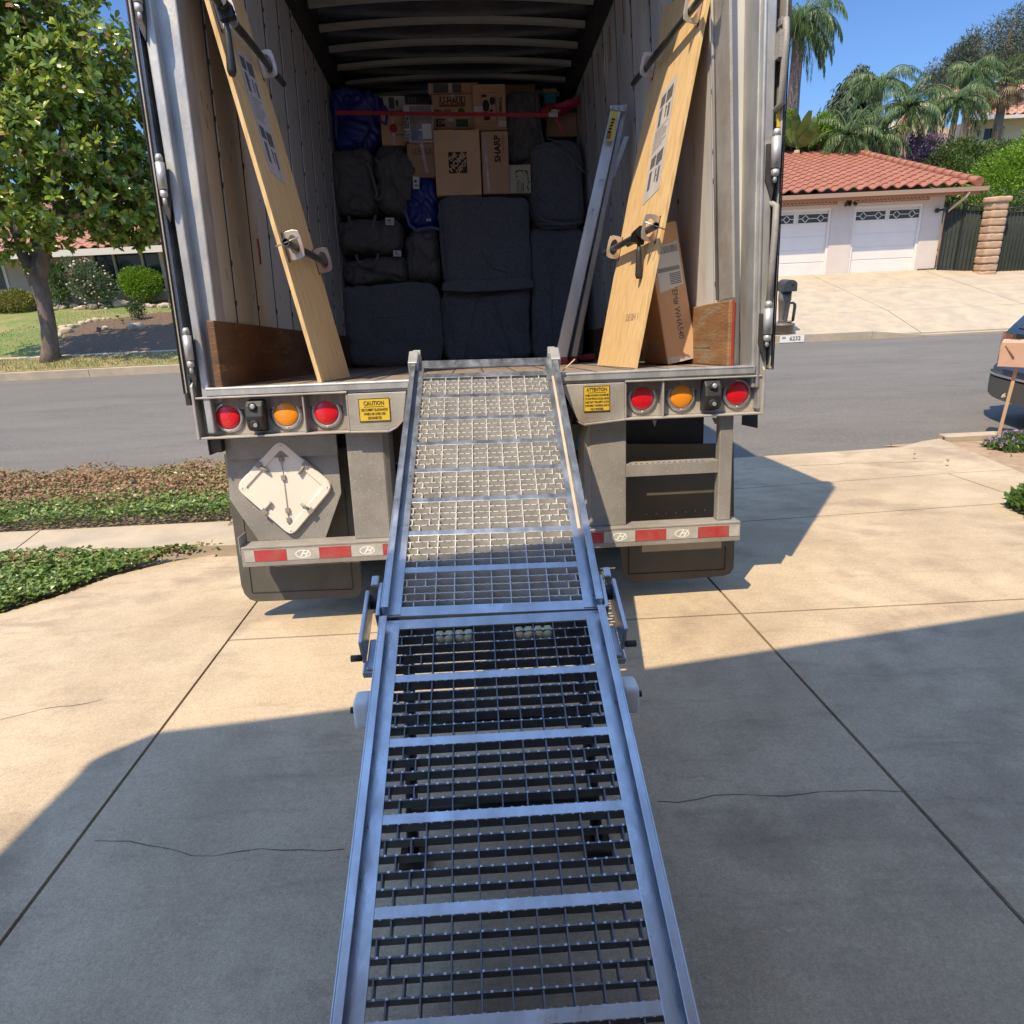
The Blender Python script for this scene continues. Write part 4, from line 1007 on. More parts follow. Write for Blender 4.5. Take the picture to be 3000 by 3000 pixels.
def conifer(name, label, base, h, spread, n, m, droop, L, W, dens, lean=0, gap=.25, cat='tree', start=.15, top=1.0):
    base = Vector(base); r = root(name, label, cat, base); tk = MB()
    tip = base + Vector((lean, 0, h)); tk.tube([base, base.lerp(tip, .5), tip], [h * .022, h * .014, .02], 9)
    cr = MB()
    for i in range(n):
        k = start + (1 - start) * (i + rnd.random()) / n; o = base.lerp(tip, k); az = i * 2.4 + rnd.uniform(-.5, .5)
        ln = spread * (1 - k) ** .75 * rnd.uniform(.6, 1.15) + .25; d = Vector((math.cos(az), math.sin(az), .25)).normalized(); p = o.copy(); pts = [p.copy()]
        for j in range(6): d = (d + Vector((0, 0, -droop * .16))).normalized(); p = p + d * ln / 6; pts.append(p.copy())
        tk.tube(pts, [.035 * (1 - k) + .012] * 3 + [.012] * 4, 4)
        if rnd.random() < gap * .4: continue
        for j in range(int(dens * ln)):
            t = rnd.uniform(.15, 1) * 6; q_ = pts[min(5, int(t))].lerp(pts[min(6, int(t) + 1)], t % 1)
            q_ = q_ + Vector((rnd.gauss(0, .1), rnd.gauss(0, .1), rnd.gauss(-.06 * droop, .09))) * (1 + ln * .15)
            leaf(cr, q_, rv() + Vector((0, 0, -.7 * droop)) + d * .5, rv(), L * rnd.uniform(.6, 1.3), W, .1)
    tk.build('trunk', 'bark', r); cr.build('crown', m, r, norm=False); return r
b = footing(2470, 40, 350); conifer('cedar_tree', 'dark drooping cedar left of the queen palms', b, at(2500, 186, 40).z - b.z, 4.0, 110, 'cedarleaf', 1.4, .32, .09, 70, lean=.6)
def clumptree(name, label, Y, cl, basepx, m, n, L, W, trunkm='bark', tr_=.16, cat='tree'):
    b = footing(basepx[0], Y, basepx[1]); r = root(name, label, cat, b); ls = []; tk = MB()
    for px, py, dy, rr in cl:
        p = at(px, py, Y + dy); ls.append((p.x, p.y, p.z, rr, rr, rr * .72))
    t = Vector(ls[0][:3]); tk.tube([b, b.lerp(t, .6) + Vector((.2, 0, 0)), t], [tr_ * 1.3, tr_, tr_ * .4], 9)
    limbs(tk, b.lerp(t, .5), [l[:3] for l in ls], tr_ * .4, .03); tk.build('trunk', trunkm, r)
    cloud(ls, n, L, W, m, .25, .3, 1.0).build('crown', m, r, norm=False); return r
clumptree('pine_tree', 'tall airy pine at the top right corner', 46, [(2960, 90, 0, 1.1), (2920, 130, 0, 1.5), (2985, 160, 1, 1.9), (2880, 150, 1, 1.1), (2950, 200, 0, 1.7), (2850, 210, 0, 1.0), (2915, 65, 0, .55), (2975, 45, 0, .8), (2900, 190, 0, 1.1), (3060, 130, 0, 2.0), (3040, 50, 0, 1.5)], (2960, 400), 'pineleaf', 15000, .24, .045, tr_=.22)
clumptree('lower_pine_tree', 'shorter pale green pine left of the tall airy pine', 44, [(2820, 160, 0, .8), (2845, 130, 0, .7), (2810, 185, 0, 1.0), (2860, 190, 1, .9), (2855, 95, 0, .4), (2800, 215, 0, .9)], (2830, 420), 'pineleaf', 6500, .24, .045)
clumptree('spire_tree', 'thin spire topped tree just left of the pines', 42, [(2735, 215, 0, .5), (2733, 185, 0, .28), (2738, 245, 0, .9), (2775, 215, 0, .4)], (2740, 380), 'pineleaf', 2200, .2, .04)
clumptree('broad_tree', 'rounded green tree behind the hill house at the right edge', 52, [(2990, 260, 0, 1.5), (3040, 250, 0, 2), (2960, 275, 0, 1.1)], (2990, 420), 'hedgeleaf', 3500, .25, .13)
clumptree('citrus_tree', 'bright leafy tree right of the banana plant', 29.5, [(2395, 380, 0, .55), (2410, 355, 0, .4), (2375, 405, 0, .55), (2310, 345, 0, .35), (2300, 400, 0, .5), (2340, 410, 0, .5), (2420, 400, 0, .4)], (2390, 450), 'limeleaf', 4200, .14, .07)
def banana():
    b = footing(2335, 29, 440); r = root('banana_plant', 'banana plant with broad torn leaves above the garage roof', 'plant', b)
    st = MB(); o = Vector((b.x, b.y, at(2335, 440, 29).z)); st.tube([b, o], [.14, .1], 10); st.build('stem', 'barklite', r)
    cr = MB()
    for i in range(13):
        az = i * 2.4; el = rnd.uniform(.6, 1.35); d = Vector((math.cos(az) * math.cos(el), math.sin(az) * math.cos(el) * .6, math.sin(el))); L = rnd.uniform(.9, 1.5)
        p = o.copy(); pv = None; s = d.cross(Vector((0, 1, .2))).normalized()
        for k in range(9):
            wd = .20 * math.sin(min(1, (k + .6) / 9) * PI) ** .6 if k > 1 else .02
            q_ = (p - s * wd, p + Vector((0, 0, -.02)), p + s * wd)
            if pv: cr.add([*pv, *q_], [(0, 1, 4, 3), (1, 2, 5, 4)], None, True)
            pv = q_; d = (d + Vector((0, 0, -.09))).normalized(); p = p + d * L / 8
    cr.build('foliage', 'bananaleaf', r, norm=False)
banana()
def bushes(name, label, Y, cl, m, n, L, W, cat='hedge', extra=None):
    ls = [(*at(px, py, Y + dy), rx, ry, rz) for px, py, dy, rx, ry, rz in cl]
    b = Vector((ls[0][0], ls[0][1], H(ls[0][0], ls[0][1]) - .1)); r = root(name, label, cat, b)
    tk = MB(); limbs(tk, b, [l[:3] for l in ls], .06, .02, .1); tk.build('stem', 'bark', r)
    mb = cloud(ls, n, L, W, m, .55, .4, .9)
    if extra:
        for _ in range(extra[1]):
            p, d = in_lumps(ls, .92); leaf(mb, p, d + rv(), rv(), L, W * 1.3, .2, extra[0])
    mb.build('foliage', m, r, norm=False)
bushes('bougainvillea', 'purple flowering bougainvillea over the garage rake', 29.5, [(2660, 450, 0, .9, .6, .7), (2720, 440, 0, .9, .6, .6), (2620, 440, .3, .8, .6, .5), (2690, 480, -.5, .8, .5, .6), (2600, 455, .5, .8, .5, .5)], 'bougleaf', 6500, .10, .06, 'bush')
bushes('dark_hedge', 'dark green hedge just right of the leaning queen palm', 29, [(2810, 480, 0, 1.3, .8, .9), (2760, 500, -.5, .9, .8, .8), (2850, 500, 0, 1.0, .8, .9), (2740, 450, .5, .5, .5, .5), (2800, 540, -1, 1.0, .8, .9)], 'hedgeleaf', 13000, .12, .06)
bushes('lime_hedge', 'bright yellow green bush behind the iron gate', 25.5, [(2950, 520, 0, 1.3, 1, .9), (2900, 570, 0, 1.0, 1, .9), (3000, 560, 0, 1.3, 1, 1.1), (2930, 610, -.5, 1.2, .8, .8), (2990, 470, .5, 1.0, .8, .5), (3060, 480, 0, 1.4, 1, 1.2)], 'limeleaf', 15000, .11, .055)
bushes('low_hedge', 'dark low hedge seen through the iron fence', 24, [(2860, 620, 0, .9, .6, .7), (2920, 650, 0, 1.2, .6, 1.0), (3000, 660, 0, 1.3, .6, 1.1), (3060, 640, 0, 1.3, .6, 1.1)], 'hedgeleaf', 7000, .1, .055)
bushes('hill_hedge', 'fine leaved hedge in front of the hill house window', 36, [(2890, 462, 0, 1.1, .8, .7), (2950, 455, 0, 1.2, .8, .7), (3010, 450, 0, 1.3, .8, .8), (2850, 470, 0, 1.0, .8, .7), (2905, 425, .5, .35, .3, .3)], 'hedgeleaf', 8000, .12, .06)
bushes('low_ridge_bush', 'mixed green bush peeping over the garage ridge at left', 30, [(2280, 425, 0, .8, .5, .5), (2350, 430, 0, .8, .5, .4), (2430, 425, 0, .8, .5, .4)], 'midleaf', 3500, .12, .06)

def hill_house():
    Yh = 45; e = at(2885, 352, Yh); zb = e.z - 3.2; x0 = at(2690, 450, Yh).x; x1 = e.x + 12
    r = root('hill_house', 'cream house with pink tile roof up on the hill', 'house', (e.x, Yh, zb)); wl = MB()
    xe = at(2885, 352, Yh).x - 1.2
    wz0 = at(2905, 412, Yh).z; wz1 = at(2905, 372, Yh).z; wx0 = at(2880, 400, Yh).x; wx1 = at(2938, 400, Yh).x
    xw = at(2835, 400, Yh).x
    wl.bb((xw, Yh, zb - 1), (wx0, Yh + .3, e.z)); wl.bb((wx1, Yh, zb - 1), (x1, Yh + .3, e.z)); wl.bb((wx0, Yh, zb - 1), (wx1, Yh + .3, wz0)); wl.bb((wx0, Yh, wz1), (wx1, Yh + .3, e.z))
    wl.bb((xw, Yh + .3, zb - 1), (xw + .3, Yh + 10, e.z)); wl.bb((x0 - 1, Yh + 2.5, zb - 1), (xw, Yh + 9, e.z - .3))
    wl.prism([(x0 - 1, Yh + 2.5, e.z - .3), (xw, Yh + 2.5, e.z - .3), (xw, Yh + 2.5, e.z + 2.0)], (0, 3, 0))
    wl.build('wall', 'stuccocream', r)
    f = MB(); f.bb((wx0, Yh + .05, wz0), (wx1, Yh + .12, wz0 + .06)); f.bb((wx0, Yh + .05, wz1 - .06), (wx1, Yh + .12, wz1)); f.bb((wx0, Yh + .05, wz0), (wx0 + .06, Yh + .12, wz1)); f.bb((wx1 - .06, Yh + .05, wz0), (wx1, Yh + .12, wz1)); f.bb(((wx0 + wx1) / 2 - .04, Yh + .04, wz0), ((wx0 + wx1) / 2 + .04, Yh + .13, wz1))
    fr = f.build('window', 'trimcream', r); g_ = MB(); g_.bb((wx0 + .05, Yh + .13, wz0), (wx1 - .05, Yh + .14, wz1)); g_.build('pane', 'glass', fr)
    rf = MB(); sl = Vector((0, 1, .42)).normalized(); tiles(rf, Vector((xe, Yh - .8, e.z + .1)), (1, 0, 0), sl, x1 - xe, 7.5, .45, .42, .06)
    rf.build('roof', 'tilepink', r)
    gt = MB(); gt.bb((xe, Yh - .95, e.z - .1), (x1, Yh - .8, e.z + .08)); gt.bb((xe, Yh - .8, e.z - .05), (x1, Yh, e.z)); gt.build('gutter', 'trimcream', r)
    dsp = MB(); dsp.tube([(xe + .3, Yh - .8, e.z - .1), (xe - .3, Yh - .1, e.z - .9), (xe - 1.8, Yh - .1, e.z - 2.4)], .08, 6); dsp.build('downspout', 'gutter', r)
hill_house()
#%%TRAILER
# ------------------------------------------------------------------ box trailer (frame FT)
Y0 = 3.136
XA, XB = -1.226, 1.364               # outer sides
FZ = -0.118                          # floor level
def xl(z): return -1.13 + .030 * (z - FZ) / 2.4
def xr(z): return 1.24 - .12 * (z - FZ) / 2.4
ZR = 2.30
YE = 8.6
tr_ = root('box_trailer', 'grey box trailer backed onto the driveway with both rear doors folded open', 'trailer', (.065, Y0, -.4), FT)
def tb_(name, mb, m, parent=tr_, **k): return mb.build(name, m, parent, **k)

mb = MB(); mb.bb((-1.12, Y0 + .04, FZ - .1), (1.235, YE, FZ)); tb_('floor', mb, 'floorwood')
mb = MB()
for k in range(1, 14): mb.bb((-1.12 + k * .17, Y0 + .05, FZ + .0005), (-1.12 + k * .17 + .006, YE, FZ + .002))
tb_('floor_gap', mb, 'seam')
# side walls: outer skin and liner, roof
mb = MB(); mb.prism([(XA, Y0 + .16, FZ - .15), (xl(FZ) - .0, Y0 + .16, FZ - .15), (xl(2.6), Y0 + .16, 2.6), (XA, Y0 + .16, 2.6)], (0, YE - Y0, 0))
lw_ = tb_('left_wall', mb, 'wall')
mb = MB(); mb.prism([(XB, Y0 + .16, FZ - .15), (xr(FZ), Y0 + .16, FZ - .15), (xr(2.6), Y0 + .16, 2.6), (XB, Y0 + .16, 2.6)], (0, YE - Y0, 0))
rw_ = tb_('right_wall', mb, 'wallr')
mb = MB(); mb.bb((XA, YE, FZ - .15), (XB, YE + .08, 2.6)); tb_('front_wall', mb, 'wall')
mb = MB(); mb.bb((XA, Y0 + .05, 2.60), (XB, Y0 + .45, 2.66)); mb.bb((XA, Y0 + .45, 2.485), (XB, YE + .1, 2.66)); rf_ = tb_('roof', mb, 'roofin')
sz0 = .17
ls = [3.26, 3.54, 3.905, 4.265, 4.63, 5.0, 5.37, 5.74, 6.1, 6.47]
def seamset(side, ys_, nm1, nm2, x_, wall):
    a = MB(); b = MB(); rv_ = MB()
    for y in ys_:
        for (mb_, dy, w_, t_) in ((a, 0, .012, .004), (b, .016, .010, .008)):
            s = 1 if side < 0 else -1
            mb_.prism([(x_(sz0), y + dy, sz0), (x_(sz0) + s * t_, y + dy, sz0), (x_(2.45) + s * t_, y + dy, 2.45), (x_(2.45), y + dy, 2.45)], (0, w_, 0))
        z = sz0 + .08
        while z < 2.4:
            if rnd.random() < .55: rv_.prism([(x_(z) + s * .006, y - .006 + rnd.uniform(-.004, .004), z), (x_(z) + s * .0075, y - .006, z + .02), (x_(z) + s * .0075, y + .006, z + .03), (x_(z) + s * .006, y + .008, z + .01)], (s * .004, 0, 0))
            z += rnd.uniform(.08, .2)
    tb_(nm1, a, 'seam', wall); tb_(nm2, b, 'seamlite' if side > 0 else 'wall', wall); tb_('scratch', rv_, 'seam', wall)
seamset(-1, ls, 'seam', 'rib', xl, lw_)
seamset(1, [3.42, 3.98, 4.42, 4.86, 5.30, 5.74, 6.18, 6.62, 7.06], 'seam', 'rib', xr, rw_)
mb = MB()   # red height marks on the right wall
for k in range(7):
    y = 5.02 + k * .44; mb.prism([(xr(2.05) - .010, y, 1.98), (xr(2.05) - .010, y + .015, 1.98), (xr(2.25) - .010, y + .015, 2.2), (xr(2.25) - .010, y, 2.2)], (-.002, 0, 0))
tb_('red_mark', mb, 'red', rw_)
def marks(n, x_, s, y0, y1):
    mb = MB()
    for _ in range(n):
        y = rnd.uniform(y0, y1); z = rnd.uniform(.25, 2.2); L = rnd.uniform(.01, .07); a = rnd.uniform(-.5, .5); w_ = rnd.uniform(.002, .005)
        p = [(x_(z) + s * .0015, y, z), (x_(z) + s * .0015, y + w_, z), (x_(z + L) + s * .0015, y + w_ + a * L, z + L), (x_(z + L) + s * .0015, y + a * L, z + L)]
        mb.prism(p, (s * .001, 0, 0))
    return mb
tb_('scuff_mark', marks(70, xl, 1, 3.3, 6.5), 'seam', lw_); tb_('scuff_mark', marks(80, xr, -1, 3.3, 6.6), 'seam', rw_)
# scuff boards
mb = MB(); mb.bb((-1.13, Y0 + .01, FZ), (-1.098, YE, sz0)); sb = tb_('scuff_board', mb, 'scuffwood', bevel=.004)
mb = MB(); mb.bb((1.20, Y0 + .06, FZ), (1.236, 3.78, sz0 + .01)); mb.bb((1.22, 3.80, FZ), (1.238, YE, sz0)); tb_('scuff_board', mb, 'scuffwoodr', bevel=.006)
mb = MB(); mb.bb((1.2165, Y0 + .05, FZ), (1.224, Y0 + .062, sz0 + .01)); tb_('paint_edge', mb, 'red')
mb = MB()
for z in (FZ + .085,): mb.bb((1.1988, Y0 + .3, z), (1.2, 3.7, z + .0015))
tb_('board_crack', mb, 'seam')
# roof rails and bows
mb = MB(); mb.bb((xl(2.35) - .0, Y0 + .1, ZR), (xl(2.35) + .07, YE, 2.60)); mb.bb((xr(2.35) - .07, Y0 + .1, ZR), (xr(2.35), YE, 2.60)); tb_('roof_rail', mb, 'darksteel')
for k in range(12):
    y = 3.73 + k * .372
    mb = MB(); pts = []
    x0, x1 = xl(2.35) + .09, xr(2.35) - .09
    n = 12
    V = []
    for i in range(n + 1):
        t = i / n; x = x0 + (x1 - x0) * t; zz = 2.385 + .045 * (1 - (2 * t - 1) ** 2)
        V += [(x, y, zz + .026), (x, y + .036, zz + .020), (x, y + .05, zz + .06), (x, y + .002, zz + .06)]
    F = []
    for i in range(n):
        for j in range(4): F.append((i * 4 + j, i * 4 + (j + 1) % 4, (i + 1) * 4 + (j + 1) % 4, (i + 1) * 4 + j))
    F += [(0, 1, 2, 3), (n * 4 + 3, n * 4 + 2, n * 4 + 1, n * 4)]
    mb.add(V, F); tb_('roof_bow', mb, 'bow', rf_)

# rear frame posts
def T(px, py, y=Y0): return tP(px, py, y)
pL_t = T(420, 83); 
xo, xi = T(563, 1050).x, T(600, 1050).x
mb = MB(); xoT, xiT = T(419.7, 83).x, T(452.8, 83).x; zT = pL_t.z
def lin(z, a, za, b, zb_): return a + (b - a) * (z - za) / (zb_ - za)
zB = T(590, 1150).z
aB, bB = T(585, 1140).x, T(611, 1139).x
aT, bT = xoT, xiT
def post(z, k): return lin(z, (aB, bB)[k], FZ, (aT, bT)[k], zT)
zt2 = 2.62
mb.prism([(post(FZ - .2, 0) + .006, Y0, FZ - .20), (post(FZ - .2, 1), Y0, FZ - .20), (post(zt2, 1), Y0, zt2), (post(zt2, 0), Y0, zt2)], (0, .10, 0))
mb.prism([(post(sz0, 1) - .005, Y0 + .05, FZ - .1), (-1.099, Y0 + .05, FZ - .1), (-1.10, Y0 + .05, sz0), (-1.10 + .02, Y0 + .05, zt2), (post(zt2, 1) - .005, Y0 + .05, zt2)], (0, .12, 0))
tb_('left_post', mb, 'galv', bevel=.006)
mb = MB(); c0, c1, c2 = T(2204, 1072).x, T(2222, 1059).x, T(2245, 1059).x; t0, t1, t2 = T(2222, 0).x, T(2245, 0).x, T(2278, 0).x; zz = T(2245, 0).z
def pr_(z, a, b): return lin(z, a, FZ, b, zz)
mb.prism([(pr_(FZ - .2, c1, t1), Y0, FZ - .2), (pr_(FZ - .2, c2, t2), Y0, FZ - .2), (pr_(zt2, c2, t2), Y0, zt2), (pr_(zt2, c1, t1), Y0, zt2)], (0, .10, 0))
mb.prism([(pr_(FZ, c1, t1), Y0 + .012, FZ - .1), (pr_(zt2, c1, t1), Y0 + .012, zt2), (pr_(zt2, c1, t1) - .005, Y0 + .20, zt2), (pr_(FZ, c1, t1) - .005, Y0 + .20, FZ - .1)], (-.022, 0, 0))
mb.tube([(pr_(FZ, c1, t1), Y0 + .002, FZ - .1), (pr_(zt2, c1, t1), Y0 + .002, zt2)], .009, 10)
tb_('right_post', mb, 'galv', bevel=.005)
mb = MB(); 
for k in range(14):
    z = .32 + k * .155; mb.prism([(xr(z) - .004, Y0 + .20, z), (xr(z) - .004, Y0 + .206, z), (xr(z + .1) - .004, Y0 + .206, z + .1), (xr(z + .1) - .004, Y0 + .20, z + .1)], (-.001, 0, 0))
tb_('track_slot', mb, 'ink', rw_)
mb = MB(); mb.prism([(xr(sz0) - .001, 3.19, sz0 + .02), (xr(sz0) - .001, 3.36, sz0 + .02), (xr(2.4) - .001, 3.36, 2.4), (xr(2.4) - .001, 3.19, 2.4)], (-.012, 0, 0)); mb.tube([(xr(sz0) - .02, 3.37, sz0 + .02), (xr(2.4) - .02, 3.37, 2.4)], .008, 8); tb_('liner_panel', mb, 'galvdirty', rw_)
mb = MB(); mb.bb((XA, Y0, 2.60), (XB, Y0 + .1, 2.78)); tb_('header', mb, 'galv')

# doors folded right round against the sides
dz0, dz1 = FZ - .02, 2.62
dt, db2 = T(405, 200).x, T(540, 1050).x
mb = MB(); mb.bb((-1.256, Y0 - .012, dz0), (-1.231, Y0 + 1.2, dz1)); dl = tb_('door', mb, 'galvdirty', bevel=.006)
mb = MB(); mb.bb((-1.2305, Y0 - .006, dz0 + .02), (-1.2285, Y0 + 1.15, dz1 - .02)); tb_('door_skin', mb, 'ally', dl)
mb = MB(); mb.tube([(-1.257, Y0 - .014, dz0), (-1.257, Y0 - .014, dz1)], .004, 8); mb.tube([(-1.240, Y0 - .016, dz0 - .02), (-1.240, Y0 - .016, dz1)], .004, 8); mb.bb((-1.255, Y0 - .018, dz0 - .05), (-1.236, Y0 + .0, dz0)); tb_('seal', mb, 'rubber', dl)
mb = MB(); mb.bb((1.372, Y0 - .012, dz0), (1.388, Y0 + 1.2, dz1)); dr_ = tb_('door', mb, 'galvdirty', bevel=.006)
mb = MB(); mb.tube([(1.3795, Y0 - .014, dz0 + .02), (1.3795, Y0 - .014, dz1)], .004, 8); mb.tube([(1.389, Y0 - .012, dz0 + .0), (1.389, Y0 - .012, dz1)], .003, 8); tb_('seal', mb, 'rubber', dr_)
# lock rods on the right door
mb = MB(); rx, ry = 1.362, Y0 - .012
def R_(z, dx=0, dy=0): return (rx + dx, ry + dy, z)
zz_ = [T(2289, y).z for y in (65, 120, 310, 325, 590, 605, 860)]
mb.tube([R_(zz_[0], .0, .03), R_(zz_[0] + .0, .004, -.01), R_(zz_[1], .004, -.02), R_(zz_[2], -.002, -.02), R_(zz_[3], -.014, .03)], .014, 10); tb_('lock_rod', mb, 'steelgrey', dr_); mb = MB()
mb.tube([R_(zz_[4], -.016, .03), R_(zz_[5], 0, -.01), R_(zz_[5] - .1, -.002, -.015), R_(.3, -.008, -.015), R_(.12, -.008, -.0)], .014, 10)
mb.box(R_(zz_[0] - .09, -.008, 0), (.035, .05, .10)); mb.box(R_(zz_[0] + .0, -.0, .01), (.03, .03, .03)); tb_('lock_rod', mb, 'steelgrey', dr_)
mb = MB(); p = T(2278, 345); mb.box((p.x + .006, Y0 + .005, p.z), (.012, .008, .07)); tb_('marker', mb, 'yellow', dr_)
def hinge(x, z0, z1, par, r=.0175):
    mb = MB(); mb.tube([(x, Y0 - .035, z0), (x, Y0 - .035, z1)], r, 16); mb.lathe((x, Y0 - .035, z1 + .002), [(r * .82, 0), (r * .82, .02), (r * .5, .03)], 14); mb.lathe((x, Y0 - .035, z0 - .03), [(r * .6, 0), (r * .85, .008), (r * .85, .028)], 14)
    mb.lathe((x, Y0 - .035, z0 - .055), [(.006, 0), (.009, .01), (.008, .03)], 8)
    h = tb_('hinge', mb, 'galv', par)
    mb = MB(); mb.prism([(x - .03, Y0 - .012, z0 - .04), (x + .0, Y0 - .012, z0 - .12), (x + .012, Y0 - .012, z0 - .04), (x + .02, Y0 - .012, z1 - .02), (x - .03, Y0 - .012, z1 - .02)], (0, .012, 0)); tb_('hinge_strap', mb, 'darksteel', h)
for py0, py1, px in ((-110, 22, 407), (483, 562, 484), (983, 1056, 561)):
    hinge(T(px, (py0 + py1) / 2).x, T(px, py1).z, T(px, py0).z, dl)
for py0, py1, px in ((408, 500, 2263), (905, 980, 2240)):
    hinge(T(px, (py0 + py1) / 2).x, T(px, py1).z, T(px, py0).z, dr_, .02)

# sill and light housings
mb = MB()
mb.bb((-1.17, Y0 - .004, FZ - .035), (1.31, Y0 + .12, FZ + .001))
mb.bb((-1.19, Y0 + .004, FZ - .046), (1.33, Y0 + .06, FZ - .035))
mb.tube([(-1.17, Y0 + .0, FZ - .004), (1.30, Y0 + .0, FZ - .004)], .007, 8)
sill = tb_('sill', mb, 'galv', bevel=.004)
def housing(side):
    mb = MB()
    if side < 0:
        P = lambda x, y, yy=Y0: T(x, y, yy)
        a = P(588, 1282); b = P(1023.8, 1259); zb = a.z; zl = P(590, 1168).z
        x0, x1 = a.x, T(1023.8, 1230).x
        out = [(x1, Y0, FZ - .05), (T(1189, 1130).x, Y0, FZ - .05), T(1182.8, 1226), T(1163, 1248), T(1140, 1260), (x1, Y0, zb)]
        out = [(p[0], Y0, p[2]) for p in out]
    else:
        x1, x0 = T(2232, 1110).x, T(1831, 1170).x; zb = T(2243, 1207).z; zl = T(2232, 1102).z
        out = [(x0, Y0, FZ - .05), (T(1648, 1105).x, Y0, FZ - .05), (T(1648, 1105).x, Y0, FZ - .07), T(1695, 1234), T(1710, 1241), (x0, Y0, zb)]
        out = [(p[0], Y0, p[2]) for p in out]
    mb.prism(out, (0, .012, 0))
    # lip under the flat plate
    for i in range(2 if side < 0 else 3, 5 if side < 0 else 5):
        p, q_ = out[i], out[i + 1]; mb.prism([(p[0], Y0 - .012, p[2]), (q_[0], Y0 - .012, q_[2]), (q_[0], Y0 - .012, q_[2] - .010), (p[0], Y0 - .012, p[2] - .010)], (0, .08, 0))
    zt = T(590, 1170).z if side < 0 else T(2232, 1104).z
    mb.bb((x0, Y0 + .055, zb), (x1, Y0 + .065, zt))                       # back panel
    mb.bb((x0, Y0 - .006, zb - .010), (x1, Y0 + .085, zb))                # bottom lip
    mb.bb((x0 + (.0 if side < 0 else .0), Y0 - .006, zt), (x1, Y0 + .054, zt + .009))  # top lip
    if side < 0: mb.bb((x1 - .008, Y0, zb), (x1, Y0 + .055, zt)); d = T(891, 1210).x
    else: mb.bb((x0, Y0, zb), (x0 + .008, Y0 + .055, zt)); d = T(1944, 1160).x
    mb.bb((d - .004, Y0 + .0, zb), (d + .004, Y0 + .055, zt))
    # end plate
    xe = x0 if side < 0 else x1
    if side < 0: mb.prism([(xe - .012, Y0 - .012, zb - .01), (xe - .012, Y0 + .09, zb - .01), (xe - .012, Y0 + .09, FZ + .05), (xe - .012, Y0 + .02, FZ + .05), (xe - .012, Y0 - .012, FZ + .01)], (.012, 0, 0))
    else: mb.prism([(xe, Y0 - .012, zb - .01), (xe, Y0 + .09, zb - .01), (xe, Y0 + .09, FZ + .02), (xe, Y0 + .02, FZ + .02), (xe, Y0 - .012, FZ - .02)], (.012, 0, 0))
    return tb_('light_housing', mb, 'galvdirty', bevel=.003)
hl, hr = housing(-1), housing(1)
yp = Y0 + .055
def lamp(px, py, mt_, par):
    c = T(px, py, yp - .02); R1, R2 = .0725, .054
    mb = MB(); mb.lathe((c.x, yp, c.z), [(R1, 0), (R1, .006), (R1 - .006, .012), (R2 + .004, .014), (R2, .010), (R2 - .006, .004)], 40, None, Vector((0, -1, 0)))
    l = tb_('tail_light', mb, 'bezel', par)
    mb = MB(); prof = [(R2, .006)] + [(R2 * math.cos(a), .012 + .012 * math.sin(a)) for a in [k * .26 for k in range(0, 6)]] + [(.001, .0245)]
    mb.lathe((c.x, yp, c.z), prof, 40, None, Vector((0, -1, 0))); tb_('lens', mb, mt_, l, smooth=True)
    mb = MB()
    for a in (rad(30), rad(150), rad(270)):
        mb.lathe((c.x + .063 * math.cos(a), yp - .012, c.z + .063 * math.sin(a)), [(.0058, 0), (.0058, .003), (.003, .006)], 10, None, Vector((0, -1, 0)))
    tb_('screw', mb, 'galv', l)
lamp(666, 1223, 'lensred', hl); lamp(837, 1214, 'lensamber', hl); lamp(955, 1210, 'lensred', hl)
lamp(1883, 1167, 'lensred', hr); lamp(1998, 1161, 'lensamber', hr); lamp(2162, 1152.5, 'lensred', hr)
def bumperpad(x0p, x1p, y0p, y1p, par):
    a = T(x0p, y0p, Y0 - .02); b = T(x1p, y1p, Y0 - .02); w_ = .078; h = (a.z - b.z); cx = (a.x + b.x) / 2 + .004
    prof = [(0, 0), (.055, .01), (.075, .03), (.085, h * .5), (.075, h - .03), (.055, h - .008), (0, h)]
    mb = MB(); z0 = b.z; mb.prism([(cx - w_ / 2, yp - y, z0 + z) for y, z in prof], (w_, 0, 0)); p = tb_('rubber_bumper', mb, 'rubber', par, bevel=.008)
    mb = MB()
    for z in (z0 + h * .80, z0 + h * .26): mb.lathe((cx - .004, yp - .078, z), [(.019, 0), (.019, .006), (.012, .0062)], 16, None, Vector((0, -1, 0)))
    tb_('bolt_recess', mb, 'ink', p)
    mb = MB()
    mb.lathe((cx, yp - .082, z0 + h * .80), [(.012, 0), (.012, .010), (.008, .013)], 6, None, Vector((0, -1, 0))); mb.lathe((cx + .002, yp - .081, z0 + h * .245), [(.010, 0), (.010, .006)], 6, None, Vector((0, -1, 0)))
    tb_('bolt', mb, 'galv', p)
bumperpad(717, 769, 1172, 1268, hl); bumperpad(2056, 2119, 1112, 1205, hr)
